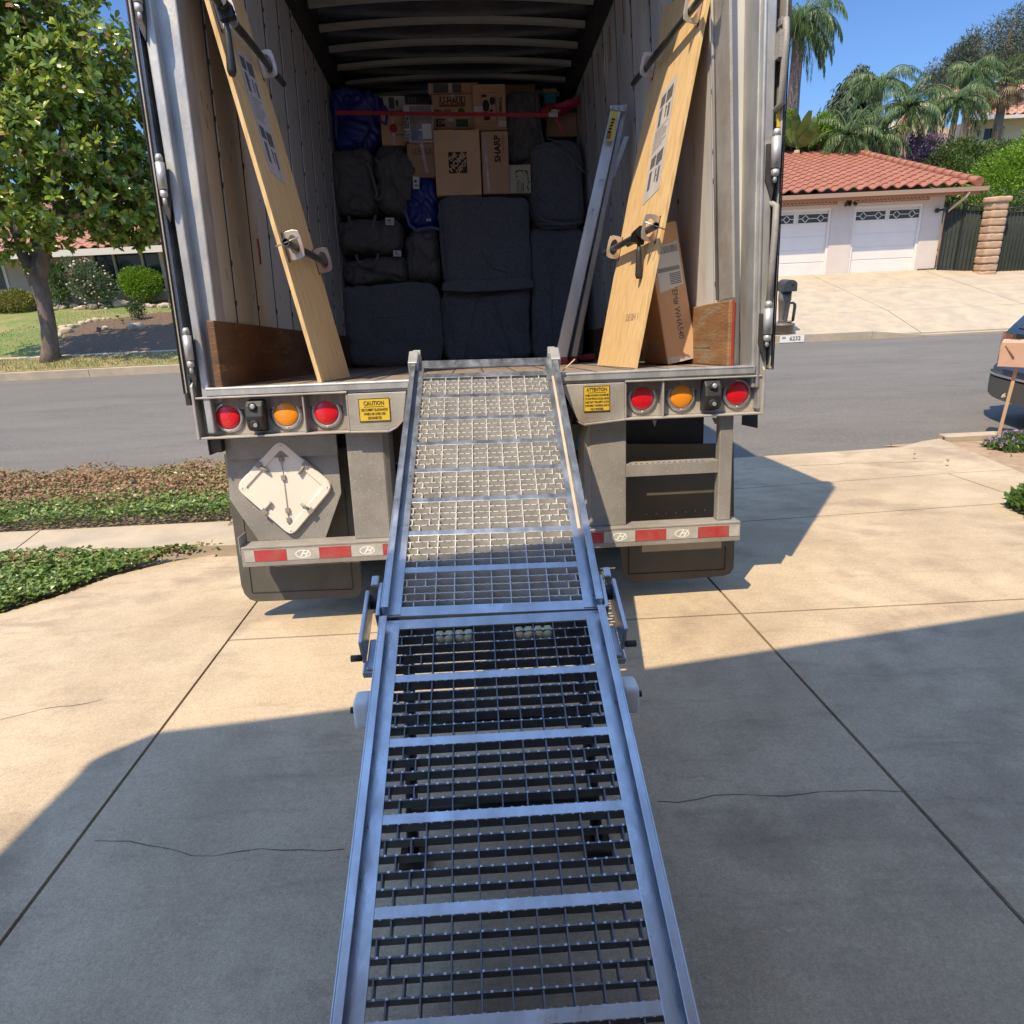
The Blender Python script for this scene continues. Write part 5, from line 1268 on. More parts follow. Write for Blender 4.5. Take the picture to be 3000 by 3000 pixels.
def warn(pts, title, lines, par):
    P = [T(x, y, Y0 - .002) for x, y in pts]; mb = MB(); mb.prism([(p.x, Y0 - .0035, p.z) for p in P], (0, .0025, 0)); l = tb_('warning_label', mb, 'yellow', par)
    cx = sum(p.x for p in P) / 4; zt = (P[0].z + P[1].z) / 2; zb = (P[2].z + P[3].z) / 2; h = zt - zb; wd = P[1].x - P[0].x
    mb = MB(); b_ = .0025
    for (a, b) in (((P[0].x, zb), (P[0].x + b_, zt)), ((P[1].x - b_, zb), (P[1].x, zt)), ((P[0].x, zt - b_), (P[1].x, zt)), ((P[0].x, zb), (P[1].x, zb + b_))): mb.bb((a[0], Y0 - .0045, a[1]), (b[0], Y0 - .0036, b[1]))
    mm = lambda z: face_m((cx, Y0 - .0042, z), (1, 0, 0), (0, 0, 1))
    mb.text(title, .026 if len(lines) == 3 else .022, mm(zt - h * (.22 if len(lines) == 3 else .15)), ex=.0003, bold=.0005, fit=wd * (.66 if len(lines) == 3 else .78))
    tw = .046 if len(lines) == 3 else .042; mb.bb((cx - tw, Y0 - .0045, zt - h * (.37 if len(lines) == 3 else .27)), (cx + tw, Y0 - .0036, zt - h * (.37 if len(lines) == 3 else .27) + .0016))
    n = len(lines)
    for i, t in enumerate(lines):
        z = zt - h * ((.50 + .18 * i) if n == 3 else (.37 + .135 * i)); mb.text(t, .0165 if n == 3 else .0125, mm(z), ex=.0003, bold=.0003, fit=wd * (((.86, .70, .44)[i]) if n == 3 else ((.90, .90, .90, .90, .50)[i])))
    tb_('lettering', mb, 'ink', l)
warn([(1048.7, 1168), (1139.8, 1165.6), (1143.8, 1232.5), (1054.3, 1235)], 'CAUTION', ['USE DUMMY GLADHANDS', 'WHEN AIR LINES ARE', 'DISCONNECTED'], hl)
warn([(1709, 1132.7), (1786, 1128), (1788, 1202), (1711.5, 1207)], 'ATTENTION', ['WHEN HOOKING CONVERTER', 'TO PUP PINTLE HOOK, MAKE', 'SURE THAT THE SAFETY LATCH', 'IS PROPERLY WORKING AND IS', 'FULLY ENGAGED.'], hr)

# underride guard: posts, bar, step
zbar0 = T(713, 1663).z; zbar1 = T(707, 1605).z; zbt = T(588, 1282).z
mb = MB(); xa_, xb_ = T(1011.5, 1270).x, T(1135, 1267).x
mb.bb((xa_ - .008, Y0 + .045, zbar1), (xb_ - .03, Y0 + .055, zbt)); mb.prism([(xb_ - .03, Y0 + .045, zbar1), (xb_ - .03, Y0 + .045, zbt), (xb_ - .006, Y0 + .07, zbt), (xb_ - .006, Y0 + .07, zbar1)], (0, .18, 0)); mb.bb((xa_ - .008, Y0 + .056, zbar1), (xa_, Y0 + .22, zbt))
lp_ = tb_('guard_post', mb, 'steelgrey', bevel=.006)
mb = MB(); xc, xd = T(1724, 1260).x, T(1841, 1240).x
mb.bb((xc + .02, Y0 + .045, zbar1), (xd, Y0 + .055, zbt)); mb.prism([(xc + .02, Y0 + .045, zbar1), (xc + .02, Y0 + .045, zbt), (xc - .012, Y0 + .07, zbt - .1), (xc - .012, Y0 + .07, zbar1)], (0, .18, 0)); mb.bb((xd - .008, Y0 + .056, zbar1), (xd, Y0 + .22, zbt))
tb_('guard_post', mb, 'steelgrey', bevel=.006)
mb = MB(); xe_, xf_ = T(2126, 1220).x, T(2173, 1215).x; mb.bb((xe_ - .012, Y0 + .035, zbar1), (xf_ - .022, Y0 + .09, zbt - .006)); tb_('guard_post', mb, 'steelgrey', bevel=.006)
mb = MB(); zs = T(1980, 1360).z; zs2 = T(1980, 1396).z; mb.bb((xd, Y0 + .045, zs2), (xe_ - .012, Y0 + .05, zs)); mb.bb((xd, Y0 + .05, zs - .004), (xe_ - .012, Y0 + .11, zs + .003))
for k in range(14): mb.lathe((xd + .02 + k * .027, Y0 + .05, zs + .003), [(.005, 0), (.004, .006)], 8)
tb_('step', mb, 'steelgrey', bevel=.004)
mb = MB(); xg0, xg1 = -1.113, 1.272
mb.bb((xg0, Y0 + .0, zbar0), (xg1, Y0 + .006, zbar1 - .012)); mb.bb((xg0, Y0 + .0, zbar1 - .012), (xg1, Y0 + .11, zbar1)); mb.bb((xg0, Y0 + .006, zbar0), (xg1, Y0 + .06, zbar0 + .006))
mb.bb((xg0 - .006, Y0 - .002, zbar0 + .06), (xg0, Y0 + .11, zbar1 + .05))
bar = tb_('bumper_bar', mb, 'steelgrey', bevel=.004)
zm = (zbar0 + zbar1) / 2 + .004; hh = .027
def seg_(pxa, pxb, m_, py): a, b = T(pxa, py).x, T(pxb, py).x; q_ = MB(); q_.bb((a, Y0 - .0016, zm - hh), (b, Y0 - .0004, zm + hh)); return q_, a, b
mr_, mw_, lg = MB(), MB(), MB()
def logo(cx, s=1.):
    n = 28; o = [(cx + .036 * s * math.cos(2 * PI * k / n), Y0 - .0024, zm + .020 * s * math.sin(2 * PI * k / n)) for k in range(n)]; i_ = [(cx + .031 * s * math.cos(2 * PI * k / n), Y0 - .0024, zm + .016 * s * math.sin(2 * PI * k / n)) for k in range(n)]
    lg.ringprism(o, i_, (0, .0007, 0)); lg.text('H', .040 * s, face_m((cx, Y0 - .0022, zm), (1, 0, 0), (0, 0, 1)), ex=.0004, shear=.55, sx=1.15, bold=.0012)
for a, b, kind in ((716, 746, 'w'), (746, 841, 'r'), (841, 937, 'wl'), (937, 1030.5, 'r'), (1030.5, 1124, 'wl'), (1124, 1200, 'r'), (1700, 1769, 'r'), (1769, 1861, 'wl'), (1861, 1951.5, 'r'), (1951.5, 2044.5, 'wl'), (2044.5, 2135, 'r'), (2135, 2166, 'w')):
    x0, x1 = T(a, 1630).x, T(b, 1630 - (60 if a > 1500 else 0)).x; x0 = T(a, 1630 - (60 if a > 1500 else 0)).x
    (mr_ if kind == 'r' else mw_).bb((x0 + .0006, Y0 - .0016, zm - hh), (x1 - .0006, Y0 - .0004, zm + hh))
    if kind == 'wl': logo((x0 + x1) / 2)
tb_('red_reflector', mr_, 'tapered', bar); tb_('white_reflector', mw_, 'tapewhite', bar); tb_('emblem', lg, 'logowhite', bar)

# mud flaps
def flap(pts, y, m_, name='mud_flap'):
    P = [T(x, yy, y) for x, yy in pts]; mb = MB(); mb.prism([(p.x, y, p.z) for p in P], (0, .012, 0)); return tb_(name, mb, m_, bevel=.003)
yf = Y0 + .20
fl = flap([(655, 1330), (706, 1715), (716, 1741), (732, 1757), (752, 1763), (1035, 1751), (1053, 1743), (1061, 1725), (1055, 1640), (1040, 1310)], yf, 'flap')
mb = MB(); A, B, Cc, D = [T(*q, yf - .002) for q in ((702, 1430), (739, 1737), (1034, 1726), (1010, 1430))]
for a, b in ((A, B), (B, Cc), (Cc, D)): mb.tube([a, b], .0016, 5)
tb_('groove', mb, 'ink', fl)
fr_ = flap([(1828, 1300), (1816, 1600), (1824, 1679), (1833, 1698), (1852, 1709), (2120, 1688), (2141, 1680), (2150, 1664), (2152, 1600), (2150, 1300)], yf + .02, 'flapr')
mb = MB(); A, B, Cc, D = [T(*q, yf + .018) for q in ((1842, 1600), (1842, 1682), (2123, 1668), (2126, 1600))]
for a, b in ((A, B), (B, Cc), (Cc, D)): mb.tube([a, b], .0016, 5)
tb_('groove', mb, 'ink', fr_)
mb = MB()
for k in range(8): 
    c = T(1897 + k * 28.6, 1509 - k * 1.7 + (0 if k < 5 else -2), yf); mb.lathe((c.x, yf + .018, c.z), [(.0045, 0), (.003, .004)], 8, None, Vector((0, -1, 0)))
tb_('rivet', mb, 'galv', fr_)
# placard carrier
yq = Y0 + .11
mb = MB()
P = [T(x, y, yq) for x, y in ((660, 1285), (984, 1275), (1000, 1444), (954, 1576), (758, 1585), (673, 1464))]
mb.prism([(p.x, yq, p.z) for p in P], (0, .006, 0)); zbd = T(820, 1338, yq).z; mb.bb((P[0].x, yq - .02, zbd + .0), (P[1].x + .004, yq - .0, P[0].z))
car = tb_('placard_plate', mb, 'steelgrey', bevel=.002)
C0 = [T(817.4, 1290, yq - .03), T(972.7, 1426.7, yq - .03), T(851.6, 1571, yq - .03), T(690, 1430, yq - .03)]
def roundpoly(P, r, n=6):
    out = []
    for i in range(len(P)):
        a, b, c = P[i - 1], P[i], P[(i + 1) % len(P)]
        e1 = (a - b).normalized(); e2 = (c - b).normalized(); p0 = b + e1 * r; p1 = b + e2 * r
        for k in range(n + 1):
            t = k / n; out.append(p0 * (1 - t) ** 2 + b * 2 * t * (1 - t) + p1 * t * t)
    return out
mb = MB(); cc = sum(C0, Vector()) / 4
scal = lambda P, k: [cc + (p - cc) * k for p in P]
outer = roundpoly([Vector((p.x, yq - .014, p.z)) for p in scal(C0, 1.04)], .05); mb.prism(outer, (0, .012, 0))
inner0 = roundpoly([Vector((p.x, yq - .021, p.z)) for p in scal(C0, 1.02)], .045); inner1 = roundpoly([Vector((p.x, yq - .021, p.z)) for p in scal(C0, .80)], .012)
mb.ringprism(inner0, inner1, (0, .008, 0)); hd = tb_('placard_holder', mb, 'whitepaint', car, bevel=.003)
mb = MB()
q0 = Vector((T(817, 1312, yq - .03).x, yq - .018, T(817, 1312, yq - .03).z)); q1 = Vector((T(848, 1553, yq - .03).x, yq - .018, T(848, 1553, yq - .03).z)); mb.tube([q0, q1], .0016, 6)
for t in (.14, .36, .76, .88):
    p = q0.lerp(q1, t); mb.box(p, (.020, .012, .022)); 
for i in range(4):
    a, b = C0[i], C0[(i + 1) % 4]; mid = a.lerp(b, .5); mid = cc + (mid - cc) * (.90); d = (cc - mid).normalized(); s = (b - a).normalized(); mid.y = yq - .024; d.y = 0; s.y = 0
    mb.prism([mid - s * .014 - d * .022, mid + s * .014 - d * .022, mid + s * .014 + d * .0, mid - s * .014 + d * .0], (0, -.004, 0))
    mb.tube([mid, mid + d * .045 + s * .006], .0065, 8)
tb_('clip', mb, 'steelgrey', hd)
mb = MB()
for i in range(4):
    c = cc + (C0[i] - cc) * .88; mb.lathe((c.x, yq - .0212, c.z), [(.016, 0), (.016, .0006)], 16, None, Vector((0, -1, 0)))
    mb.lathe((c.x, yq - .022, c.z), [(.005, 0), (.004, .003)], 8, None, Vector((0, -1, 0)))
tb_('rivet', mb, 'whitepaint', hd)
mb = MB(); a = T(612, 1290, Y0 + .05); b = T(650, 1325, Y0 + .05)
for k in range(7): mb.bb((a.x, Y0 + .05 + k * .012, b.z), (b.x, Y0 + .056 + k * .012, a.z))
mb.bb((a.x - .004, Y0 + .04, b.z - .01), (a.x, Y0 + .15, a.z + .02)); tb_('side_bracket', mb, 'darksteel')
a = T(2176, 1215, Y0 + .15); mb = MB(); mb.prism([(a.x, Y0 + .15, a.z + .02), (a.x + .075, Y0 + .15, a.z + .02), (a.x + .078, Y0 + .15, a.z - .07), (a.x, Y0 + .15, a.z - .05)], (0, .01, 0)); tb_('side_bracket', mb, 'darksteel')
mb = MB(); a = T(2086, 1224, Y0 + .06); mb.prism([(a.x, Y0 + .06, a.z), (a.x + .085, Y0 + .06, a.z), (a.x + .085, Y0 + .06, a.z - .03), (a.x + .015, Y0 + .06, a.z - .03)], (0, .004, 0)); tb_('gusset', mb, 'steelgrey')
mb = MB(); a = T(1912, 1232, Y0 + .06); mb.prism([(a.x, Y0 + .06, a.z), (a.x + .02, Y0 + .06, a.z), (a.x + .01, Y0 + .06, a.z - .03)], (0, .003, 0)); tb_('gusset', mb, 'galv')
# chassis, axle, wheels
mb = MB(); 
for x in (-.42, .55): mb.bb((x - .05, Y0 + .3, FZ - .42), (x + .05, YE - .5, FZ - .1))
for k in range(12): mb.bb((XA + .03, Y0 + .35 + k * .42, FZ - .2), (XB - .03, Y0 + .41 + k * .42, FZ - .1))
mb.bb((XA + .01, Y0 + .17, FZ - .22), (XB - .01, YE, FZ - .15)); mb.bb((-.2, Y0 + .1, FZ - .45), (.33, Y0 + .25, FZ - .15)); tb_('chassis', mb, 'darksteel')
mb = MB(); mb.bb((xd, Y0 + .3, zbt - .22), (xe_, Y0 + .36, zbt)); mb.bb((xd, Y0 + .3, zbt - .24), (xe_, Y0 + .45, zbt - .22)); tb_('cross_member', mb, 'darksteel')
wy = Y0 + 1.02
for side in (-1, 1):
    for k in (0, 1):
        xc_ = .065 + side * (1.03 - k * .30); zc = -1.215 + .50
        mb = MB(); R_w = .50; tw_ = .125
        prof = [(.28, -tw_ * .8), (.40, -tw_), (.47, -tw_ * .95), (.495, -tw_ * .7), (.5, -tw_ * .3), (.5, tw_ * .3), (.495, tw_ * .7), (.47, tw_ * .95), (.40, tw_), (.28, tw_ * .8)]
        mb.lathe((xc_, wy, zc), prof, 40, None, Vector((1, 0, 0))); wh = tb_('wheel', mb, 'rubber')
        mb = MB()
        for j in (-.07, -.023, .023, .07): mb.lathe((xc_ + j - .005, wy, zc), [(.5015, 0), (.5015, .01)], 40, 'ink', Vector((1, 0, 0)))
        tb_('tread_groove', mb, 'ink', wh)
        mb = MB(); mb.lathe((xc_, wy, zc), [(.05, -.09), (.28, -.09), (.29, -.10), (.29, .10), (.28, .09), (.05, .09)], 24, None, Vector((1, 0, 0))); tb_('rim', mb, 'whitepaint', wh)
mb = MB(); mb.tube([(-.9, wy, -.715), (1.03, wy, -.715)], .06, 10); tb_('axle', mb, 'darksteel')
mb = MB(); a = T(1690, 1280, Y0 + .3); mb.box((a.x, Y0 + .3, a.z), (.05, .01, .13)); tb_('sticker', mb, 'steelgrey'); mb = MB(); mb.box((a.x + .002, Y0 + .293, a.z - .03), (.02, .003, .06)); tb_('sticker', mb, 'bluething')
for x_ in (.3,):
    for y_ in (YE - 1.3,):
        mb = MB(); 
        for s in (-.75, .75): mb.bb((.065 + s - .06, YE - 1.4, -1.37), (.065 + s + .06, YE - 1.28, FZ - .2)); mb.bb((.065 + s - .12, YE - 1.46, -1.40), (.065 + s + .12, YE - 1.22, -1.37))
        tb_('landing_gear', mb, 'darksteel')

# ------------------------------------------------------------------ folding ramp
def opt(px, py, dep): return Vector(RT @ ray(px, py)) * dep
RW = .653
A_ = (opt(1200, 1086, RW * FPX / 425.) + opt(1640, 1065, RW * FPX / 425.)) / 2
Hh = (opt(1120, 1812, RW * FPX / 647.) + opt(1768, 1790, RW * FPX / 647.)) / 2
Bo = (opt(980, 3000, RW * FPX / 1055.) + opt(2035, 3000, RW * FPX / 1055.)) / 2
A_.y = Y0 - .02 if A_.y < Y0 - .1 else A_.y
Bo.x = Hh.x + (Bo.x - Hh.x)
LX = Vector((1, 0, 0))
class RF:
    """local frame on a ramp section: u along, x across, n up"""
    def __init__(s, a, b):
        s.o = Vector(a); s.u = (Vector(b) - s.o).normalized(); s.L = (Vector(b) - s.o).length
        s.x = (LX - s.u * LX.dot(s.u)).normalized(); s.n = s.u.cross(s.x) if s.u.cross(s.x).z > 0 else -s.u.cross(s.x)
        s.rot = Matrix((s.x, s.u, s.n)).transposed()
    def p(s, x, u, n): return s.o + s.x * x + s.u * u + s.n * n
    def box(s, mb, a, b, m=None):
        c = [(a[i] + b[i]) / 2 for i in range(3)]; mb.box(s.p(*c), [abs(b[i] - a[i]) for i in range(3)], s.rot, m)
dwn = (Bo - Hh).normalized(); 
Ct = Hh + dwn * ((Bo - Hh).length + .52)
up_ = RF(A_, Hh); lo_ = RF(Hh, Ct)
print('RAMP', A_, Hh, Bo, Ct, up_.L, lo_.L, 'n', up_.n, lo_.n)
for nm, f_, lst in (('up', up_, [(1410, y) for y in (1098, 1163, 1228, 1296, 1372, 1456, 1549, 1656, 1788)]), ('lo', lo_, [(1450, y) for y in (1815, 1988, 2170, 2396, 2665, 2990)])):
    print(nm, [round((tPl(x, y, f_.o, f_.n) - f_.o).dot(f_.u), 3) for x, y in lst])
rp = root('loading_ramp', 'folding metal grating ramp leading from the driveway up to the trailer floor', 'ramp', Hh, FT)
HW = RW / 2
def rail(f, u0, u1, side, name='side_rail'):
    mb = MB(); s = side
    f.box(mb, (s * (HW - .004), u0, -.055), (s * HW, u1, .042)); f.box(mb, (s * (HW - .022), u0, .038), (s * (HW - .004), u1, .042)); f.box(mb, (s * (HW - .055), u0, .0), (s * (HW - .004), u1, .005)); f.box(mb, (s * (HW - .045), u0, -.055), (s * (HW - .004), u1, -.050))
    return mb.build(name, 'ally', rp, bevel=.0015)
def section(f, bars, rows, name):
    iw = HW - .055
    for i, u in enumerate(bars):
        w_ = .024 if 0 < i < len(bars) - 1 else .036
        mb = MB(); f.box(mb, (-HW + .006, u - w_ / 2, -.004), (HW - .006, u + w_ / 2, .002)); f.box(mb, (-HW + .006, u - w_ / 2, -.05), (HW - .006, u - w_ / 2 + .004, -.004)); mb.build('crossbar', 'ally', rp, bevel=.001)
    mb = MB(); te = MB(); D_ = .045 if name == 'upper_grating' else .036; th = .0032; tl_ = D_ * (.30 if name == 'upper_grating' else -.02)
    cols = [k * .0575 for k in (-3, -2, -1, 0, 1, 2, 3)]
    for i in range(len(bars) - 1):
        u0 = bars[i] + .011; u1 = bars[i + 1] - .011; st = (u1 - u0) / rows
        for r_ in range(rows + 1):
            u = u0 + st * r_
            mb.prism([f.p(-iw - .01, u - th / 2, 0), f.p(-iw - .01, u + th / 2, 0), f.p(-iw - .01, u + th / 2 + tl_, -D_), f.p(-iw - .01, u - th / 2 + tl_, -D_)], f.x * (2 * iw + .02))
            x = -iw + .012 + (r_ % 2) * .01
            while x < iw:
                te.box(f.p(x, u, .0), (.005, .004, .0035), f.rot); x += .0245
            if r_ < rows:
                for ci, c in enumerate(cols):
                    f.box(mb, (c - th / 2, u, -D_), (c + th / 2, u + st, -.001 if ci % 2 else 0))
                for s in (-1, 1):
                    for c in ((.0575 * 3 + .062, .0575 * 3 + .104) if r_ % 2 else (.0575 * 3 + .083,)) if False else ([.205, .263] if r_ % 2 == 1 else [.237]):
                        f.box(mb, (s * c - th / 2, u, -D_), (s * c + th / 2, u + st, -.001))
    g_ = mb.build(name, 'gratesun' if name == 'upper_grating' else 'grateshade', rp); te.build('tooth', 'ally', g_)
n8 = 8
bu = [.066 + (up_.L - .090) * k / n8 for k in range(n8 + 1)]
bl = [.022 + .1945 * k for k in range(int((lo_.L - .02) / .1945) + 1)]
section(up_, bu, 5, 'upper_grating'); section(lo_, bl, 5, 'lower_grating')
for s in (-1, 1):
    rail(up_, -.05, up_.L - .01, s); rail(lo_, .02, lo_.L, s)
# rust streak and welds on the right upper rail
mb = MB(); up_.box(mb, (HW - .034, .1, .0052), (HW - .024, up_.L - .35, .0058)); mb.build('rust_streak', 'ruststain', rp)
# top hooks and lip plate
for s in (-1, 1):
    mb = MB(); up_.box(mb, (s * (HW - .03), -.075, -.06), (s * (HW + .012), .03, .05)); up_.box(mb, (s * (HW - .035), -.12, -.085), (s * (HW + .0), -.06, .03))
    mb.build('hook', 'galv', rp, bevel=.004)
mb = MB(); up_.box(mb, (-HW + .04, -.06, .0), (HW - .04, .005, .006))
for k in range(22): up_.box(mb, (-HW + .06 + k * .0245, -.05 + (k % 2) * .02, .006), (-HW + .076 + k * .0245, -.042 + (k % 2) * .02, .009))
mb.build('lip_plate', 'ally', rp)
# hinges with their stop plates
for s in (-1, 1):
    mb = MB()
    c = lo_.p(s * (HW + .022), .02, .0)
    lo_.box(mb, (s * (HW + .038), -.085, -.045), (s * (HW + .050), .12, .045)); lo_.box(mb, (s * (HW + .003), .03, -.055), (s * (HW + .038), .14, -.045)); lo_.box(mb, (s * (HW + .003), .10, -.08), (s * (HW + .050), .145, -.055))
    up_.box(mb, (s * (HW + .003), up_.L - .12, -.05), (s * (HW + .016), up_.L + .01, .03)); up_.box(mb, (s * (HW + .016), up_.L - .14, .03), (s * (HW + .038), up_.L - .10, .040))
    mb.build('hinge_bracket', 'ally', rp, bevel=.004)
    mb = MB(); pc = up_.p(s * (HW + .002), up_.L - .07, .0); mb.tube([pc, pc + Vector((s * .038, 0, 0))], .024, 18); pc2 = lo_.p(s * (HW + .048), .12, -.02); mb.tube([pc2, pc2 + Vector((s * .03, 0, 0))], .01, 8); pc3 = lo_.p(s * (HW - .02), .1, .03)
    mb.build('hinge_pin', 'darksteel', rp); mb = MB()
    for du in (.10, .14, .18): q_ = lo_.p(s * (HW - .014), du, .018); mb.tube([q_, q_ + Vector((s * .012, 0, 0))], .008, 8)
    mb.build('bolt_row', 'darksteel', rp)
    mb = MB(); q_ = lo_.p(s * (HW + .004), .285, -.03); mb.soft(q_ + Vector((s * .022, 0, 0)), (.045, .075, .08), n=6, amp=0, div=6); wb = mb.build('nylon_block', 'nylon', rp)
    mb = MB(); mb.tube([q_ + Vector((s * .04, 0, 0)), q_ + Vector((s * .056, 0, 0))], .009, 8); mb.tube([q_ - Vector((s * .03, 0, 0)), q_ - Vector((s * .012, 0, 0))], .008, 8); mb.build('bolt', 'blacksteel', wb)
# folding stand under the hinge
gz = lambda X, Yt: 0
def ground_T(x, y):
    W_ = FT @ Vector((x, y, 0)); zt = H(W_.x, W_.y); W2 = Vector((W_.x, W_.y, zt)); 
    q_ = FT.inverted() @ W2
    return q_.z
mb = MB()
for s in (-1, 1):
    t0 = lo_.p(s * (HW - .075), .06, -.06); fx, fy = s * (HW - .075) + Hh.x, Hh.y - .30; gzz = ground_T(fx, fy)
    mb.tube([t0, Vector((fx, fy, gzz + .02))], .017, 8)
    mb.box((fx, fy, gzz + .012), (.07, .09, .02))
fy = Hh.y - .30; mb.tube([(Hh.x - HW + .075, fy + .05, ground_T(Hh.x, fy + .05) + .13), (Hh.x + HW - .075, fy + .05, ground_T(Hh.x, fy + .05) + .13)], .015, 8)
mb.tube([(Hh.x - HW + .075, fy + .16, ground_T(Hh.x, fy) + .32), (Hh.x + HW - .075, fy + .16, ground_T(Hh.x, fy) + .32)], .013, 8)
mb.build('folding_stand', 'blacksteel', rp)
for c in (-.115, .115):
    mb = MB(); o = lo_.p(c - .055, .062, -.022)
    prof = []
    for k in range(4): prof += [(.016, k * .028), (.022, k * .028 + .006), (.022, k * .028 + .020), (.016, k * .028 + .026)]
    mb.lathe(o, prof, 14, None, LX); mb.build('ribbed_roller', 'nylonyellow', rp)
mb = MB(); mb.prism([Ct + Vector((-HW, 0, .0)), Ct + Vector((HW, 0, 0)), Ct + Vector((HW, -.12, -.02)), Ct + Vector((-HW, -.12, -.02))], (0, 0, -.004)); mb.build('foot_plate', 'ally', rp)
#%%CARGO
# ------------------------------------------------------------------ plywood panels leaning on the trailer walls
def panel(label, x0, y0, x1, y1, sl, L, side, bars, paper, near_ext):
    """base edge from (x0,y0) near to (x1,y1) far on the floor, leaning in x by sl per metre of height"""
    o = Vector((x0, y0, FZ + .003)); w_ = Vector((x1 - x0, y1 - y0, 0)); W_ = w_.length; w_ = w_.normalized()
    up0 = Vector((sl, 0, 1)); u = (up0 - w_ * up0.dot(w_)).normalized()
    n = w_.cross(u); 
    if (n.x > 0) == (side > 0): n = -n        # n points to the inside of the trailer
    P = lambda a, b, c=0: o + w_ * a + u * b + n * c
    r = root('plywood_panel', label, 'plywood panel', o + w_ * W_ / 2, FT, group=None)
    rot = Matrix((w_, u, n)).transposed()
    if rot.determinant() < 0: rot = Matrix((w_, u, -n)).transposed()
    def bx(mb, a, b, m=None): c = [(a[i] + b[i]) / 2 for i in range(3)]; mb.box(P(*c), [abs(b[i] - a[i]) for i in range(3)], rot, m)
    mb = MB(); bx(mb, (0, 0, -.019), (W_, L, 0)); bd = mb.build('board', 'ply', r, bevel=.001)
    mb = MB(); bx(mb, (-.0012, 0, -.0185), (-.0002, L, -.0005)); mb.build('edge_grain', 'plyedge', bd)
    for (ub, ustart, uend, c_out, handle) in bars:
        for a in (.045, W_ - .045):
            out = [P(a, ub - .055, -.004), P(a, ub + .06, -.004)] + [P(a, ub + .06 - .015, .052 + .0), P(a, ub + .045, .072), P(a, ub + .03, .080), P(a, ub - .04, .080), P(a, ub - .055, .07)]
            N = 16
            def ell(cu, cn, ru, rn): return [P(a, cu + ru * math.sin(2 * PI * k / N), cn + rn * math.cos(2 * PI * k / N)) for k in range(N)]
            def sq(cu, cn, ru, rn):
                o_ = []
                for k in range(N):
                    th = 2 * PI * k / N; c_, s_ = math.cos(th), math.sin(th); q_ = (abs(c_) ** 5 + abs(s_) ** 5) ** (-1 / 5); o_.append(P(a, cu + ru * s_ * q_, cn + rn * c_ * q_))
                return o_
            mb = MB(); mb.ringprism(sq(ub + .005, .038, .062, .042), ell(ub + .005, .042, .042, .022), w_ * .005); mb.build('bracket', 'zinc', r, bevel=.001)
            mb = MB(); bx(mb, (a - .006, ub - .062, .0006), (a + .012, ub + .066, .0022)); mb.build('slot', 'seam', bd)
        mb = MB(); p0 = P(ustart, ub - .005, c_out); p1 = P(uend, ub - .005, c_out); R_ = .0165; ax = (p1 - p0).normalized()
        s_ = ax.orthogonal().normalized(); t_ = ax.cross(s_); N = 18
        o_ = [p0 + (s_ * math.cos(2 * PI * k / N) + t_ * math.sin(2 * PI * k / N)) * R_ for k in range(N)]; i_ = [p0 + (s_ * math.cos(2 * PI * k / N) + t_ * math.sin(2 * PI * k / N)) * R_ * .8 for k in range(N)]
        mb.ringprism(o_, i_, (p1 - p0)); tb2 = mb.build('steel_tube', 'tube', r)
        mb = MB(); mb.tube([p0 + ax * .01 - w_ * 0 + n * -.05 + u * -.006, p0 + ax * .01 + n * .055 + u * .008], .0035, 8); mb.lathe(p0 - ax * .0, [(R_ * 1.12, 0), (R_ * 1.12, .06), (R_, .06)], 18, None, ax) if False else None
        mb.build('cotter_pin', 'zinc', tb2)
        if handle:
            mb = MB(); h0 = P(handle[0], ub - .01, c_out + .012); mb.tube([h0 - w_ * .04 + u * .01, h0 + w_ * .05], .026, 10); mb.box(h0 + u * -.02, (.035, .05, .06), rot)
            dn = Vector((0, -.02, -1)); mb.tube([h0, h0 + dn * .05], .010, 8); mb.build('ratchet_clamp', 'blacksteel', tb2)
            mb = MB(); q0 = h0 + dn * .05; mb.tube([q0, q0 + dn * .03, q0 + dn * handle[1] * .9, q0 + dn * handle[1]], [.008, .013, .019, .012], 12); mb.build('grip', 'rubber', tb2)
            mb = MB(); g0 = P(handle[0] + .03, ub - .03, c_out + .004); mb.tube([g0, g0 + w_ * .17], .011, 10); mb.build('side_tube', 'tube', tb2)
    # instruction sheets
    N_ = Vector(n); 
    Q = [tPl(x, y, P(0, 0, .0012), n) for x, y in paper]
    mb = MB(); mb.prism(Q, n * .0006); pp = mb.build('instruction_sheet', 'paper', r)
    mb = MB()
    def blk(a0, b0, a1, b1):
        f = lambda a, b: (Q[0] * (1 - a) + Q[1] * a) * (1 - b) + (Q[3] * (1 - a) + Q[2] * a) * b
        mb.prism([f(a0, b0) + n * .0008, f(a1, b0) + n * .0008, f(a1, b1) + n * .0008, f(a0, b1) + n * .0008], n * .0004)
    rr = random.Random(int(L * 100))
    for (b0, b1) in ((.05, .33), (.60, .90)):
        blk(.12, b0, .42, b0 + .10); blk(.5, b0 + .01, .88, b0 + .12); blk(.15, b0 + .13, .32, b1); blk(.55, b0 + .15, .62, b1 - .03); blk(.72, b0 + .16, .84, b1)
        for k in range(5): a_ = rr.uniform(.1, .8); blk(a_, b0 + .02 + k * .05, a_ + .1, b0 + .03 + k * .05)
    for k in range(8): blk(.08, .36 + k * .025, .08 + rr.uniform(.5, .84), .366 + k * .025)
    mb.build('printed_drawing', 'inkgrey', pp)
    return r, P, n, w_, u
rpl, PL, nL, wL, uL = panel('plywood panel leaning on the left trailer wall, steel tube across it', -.680, 3.235, -.655, 3.85, -.195, 2.15, -1,
      [(.60, -.10, .66, .045, None), (1.53, -.2, .80, .045, (-.02, .20))], [(688, 137), (735, 171), (838, 543), (792, 502)], 0)
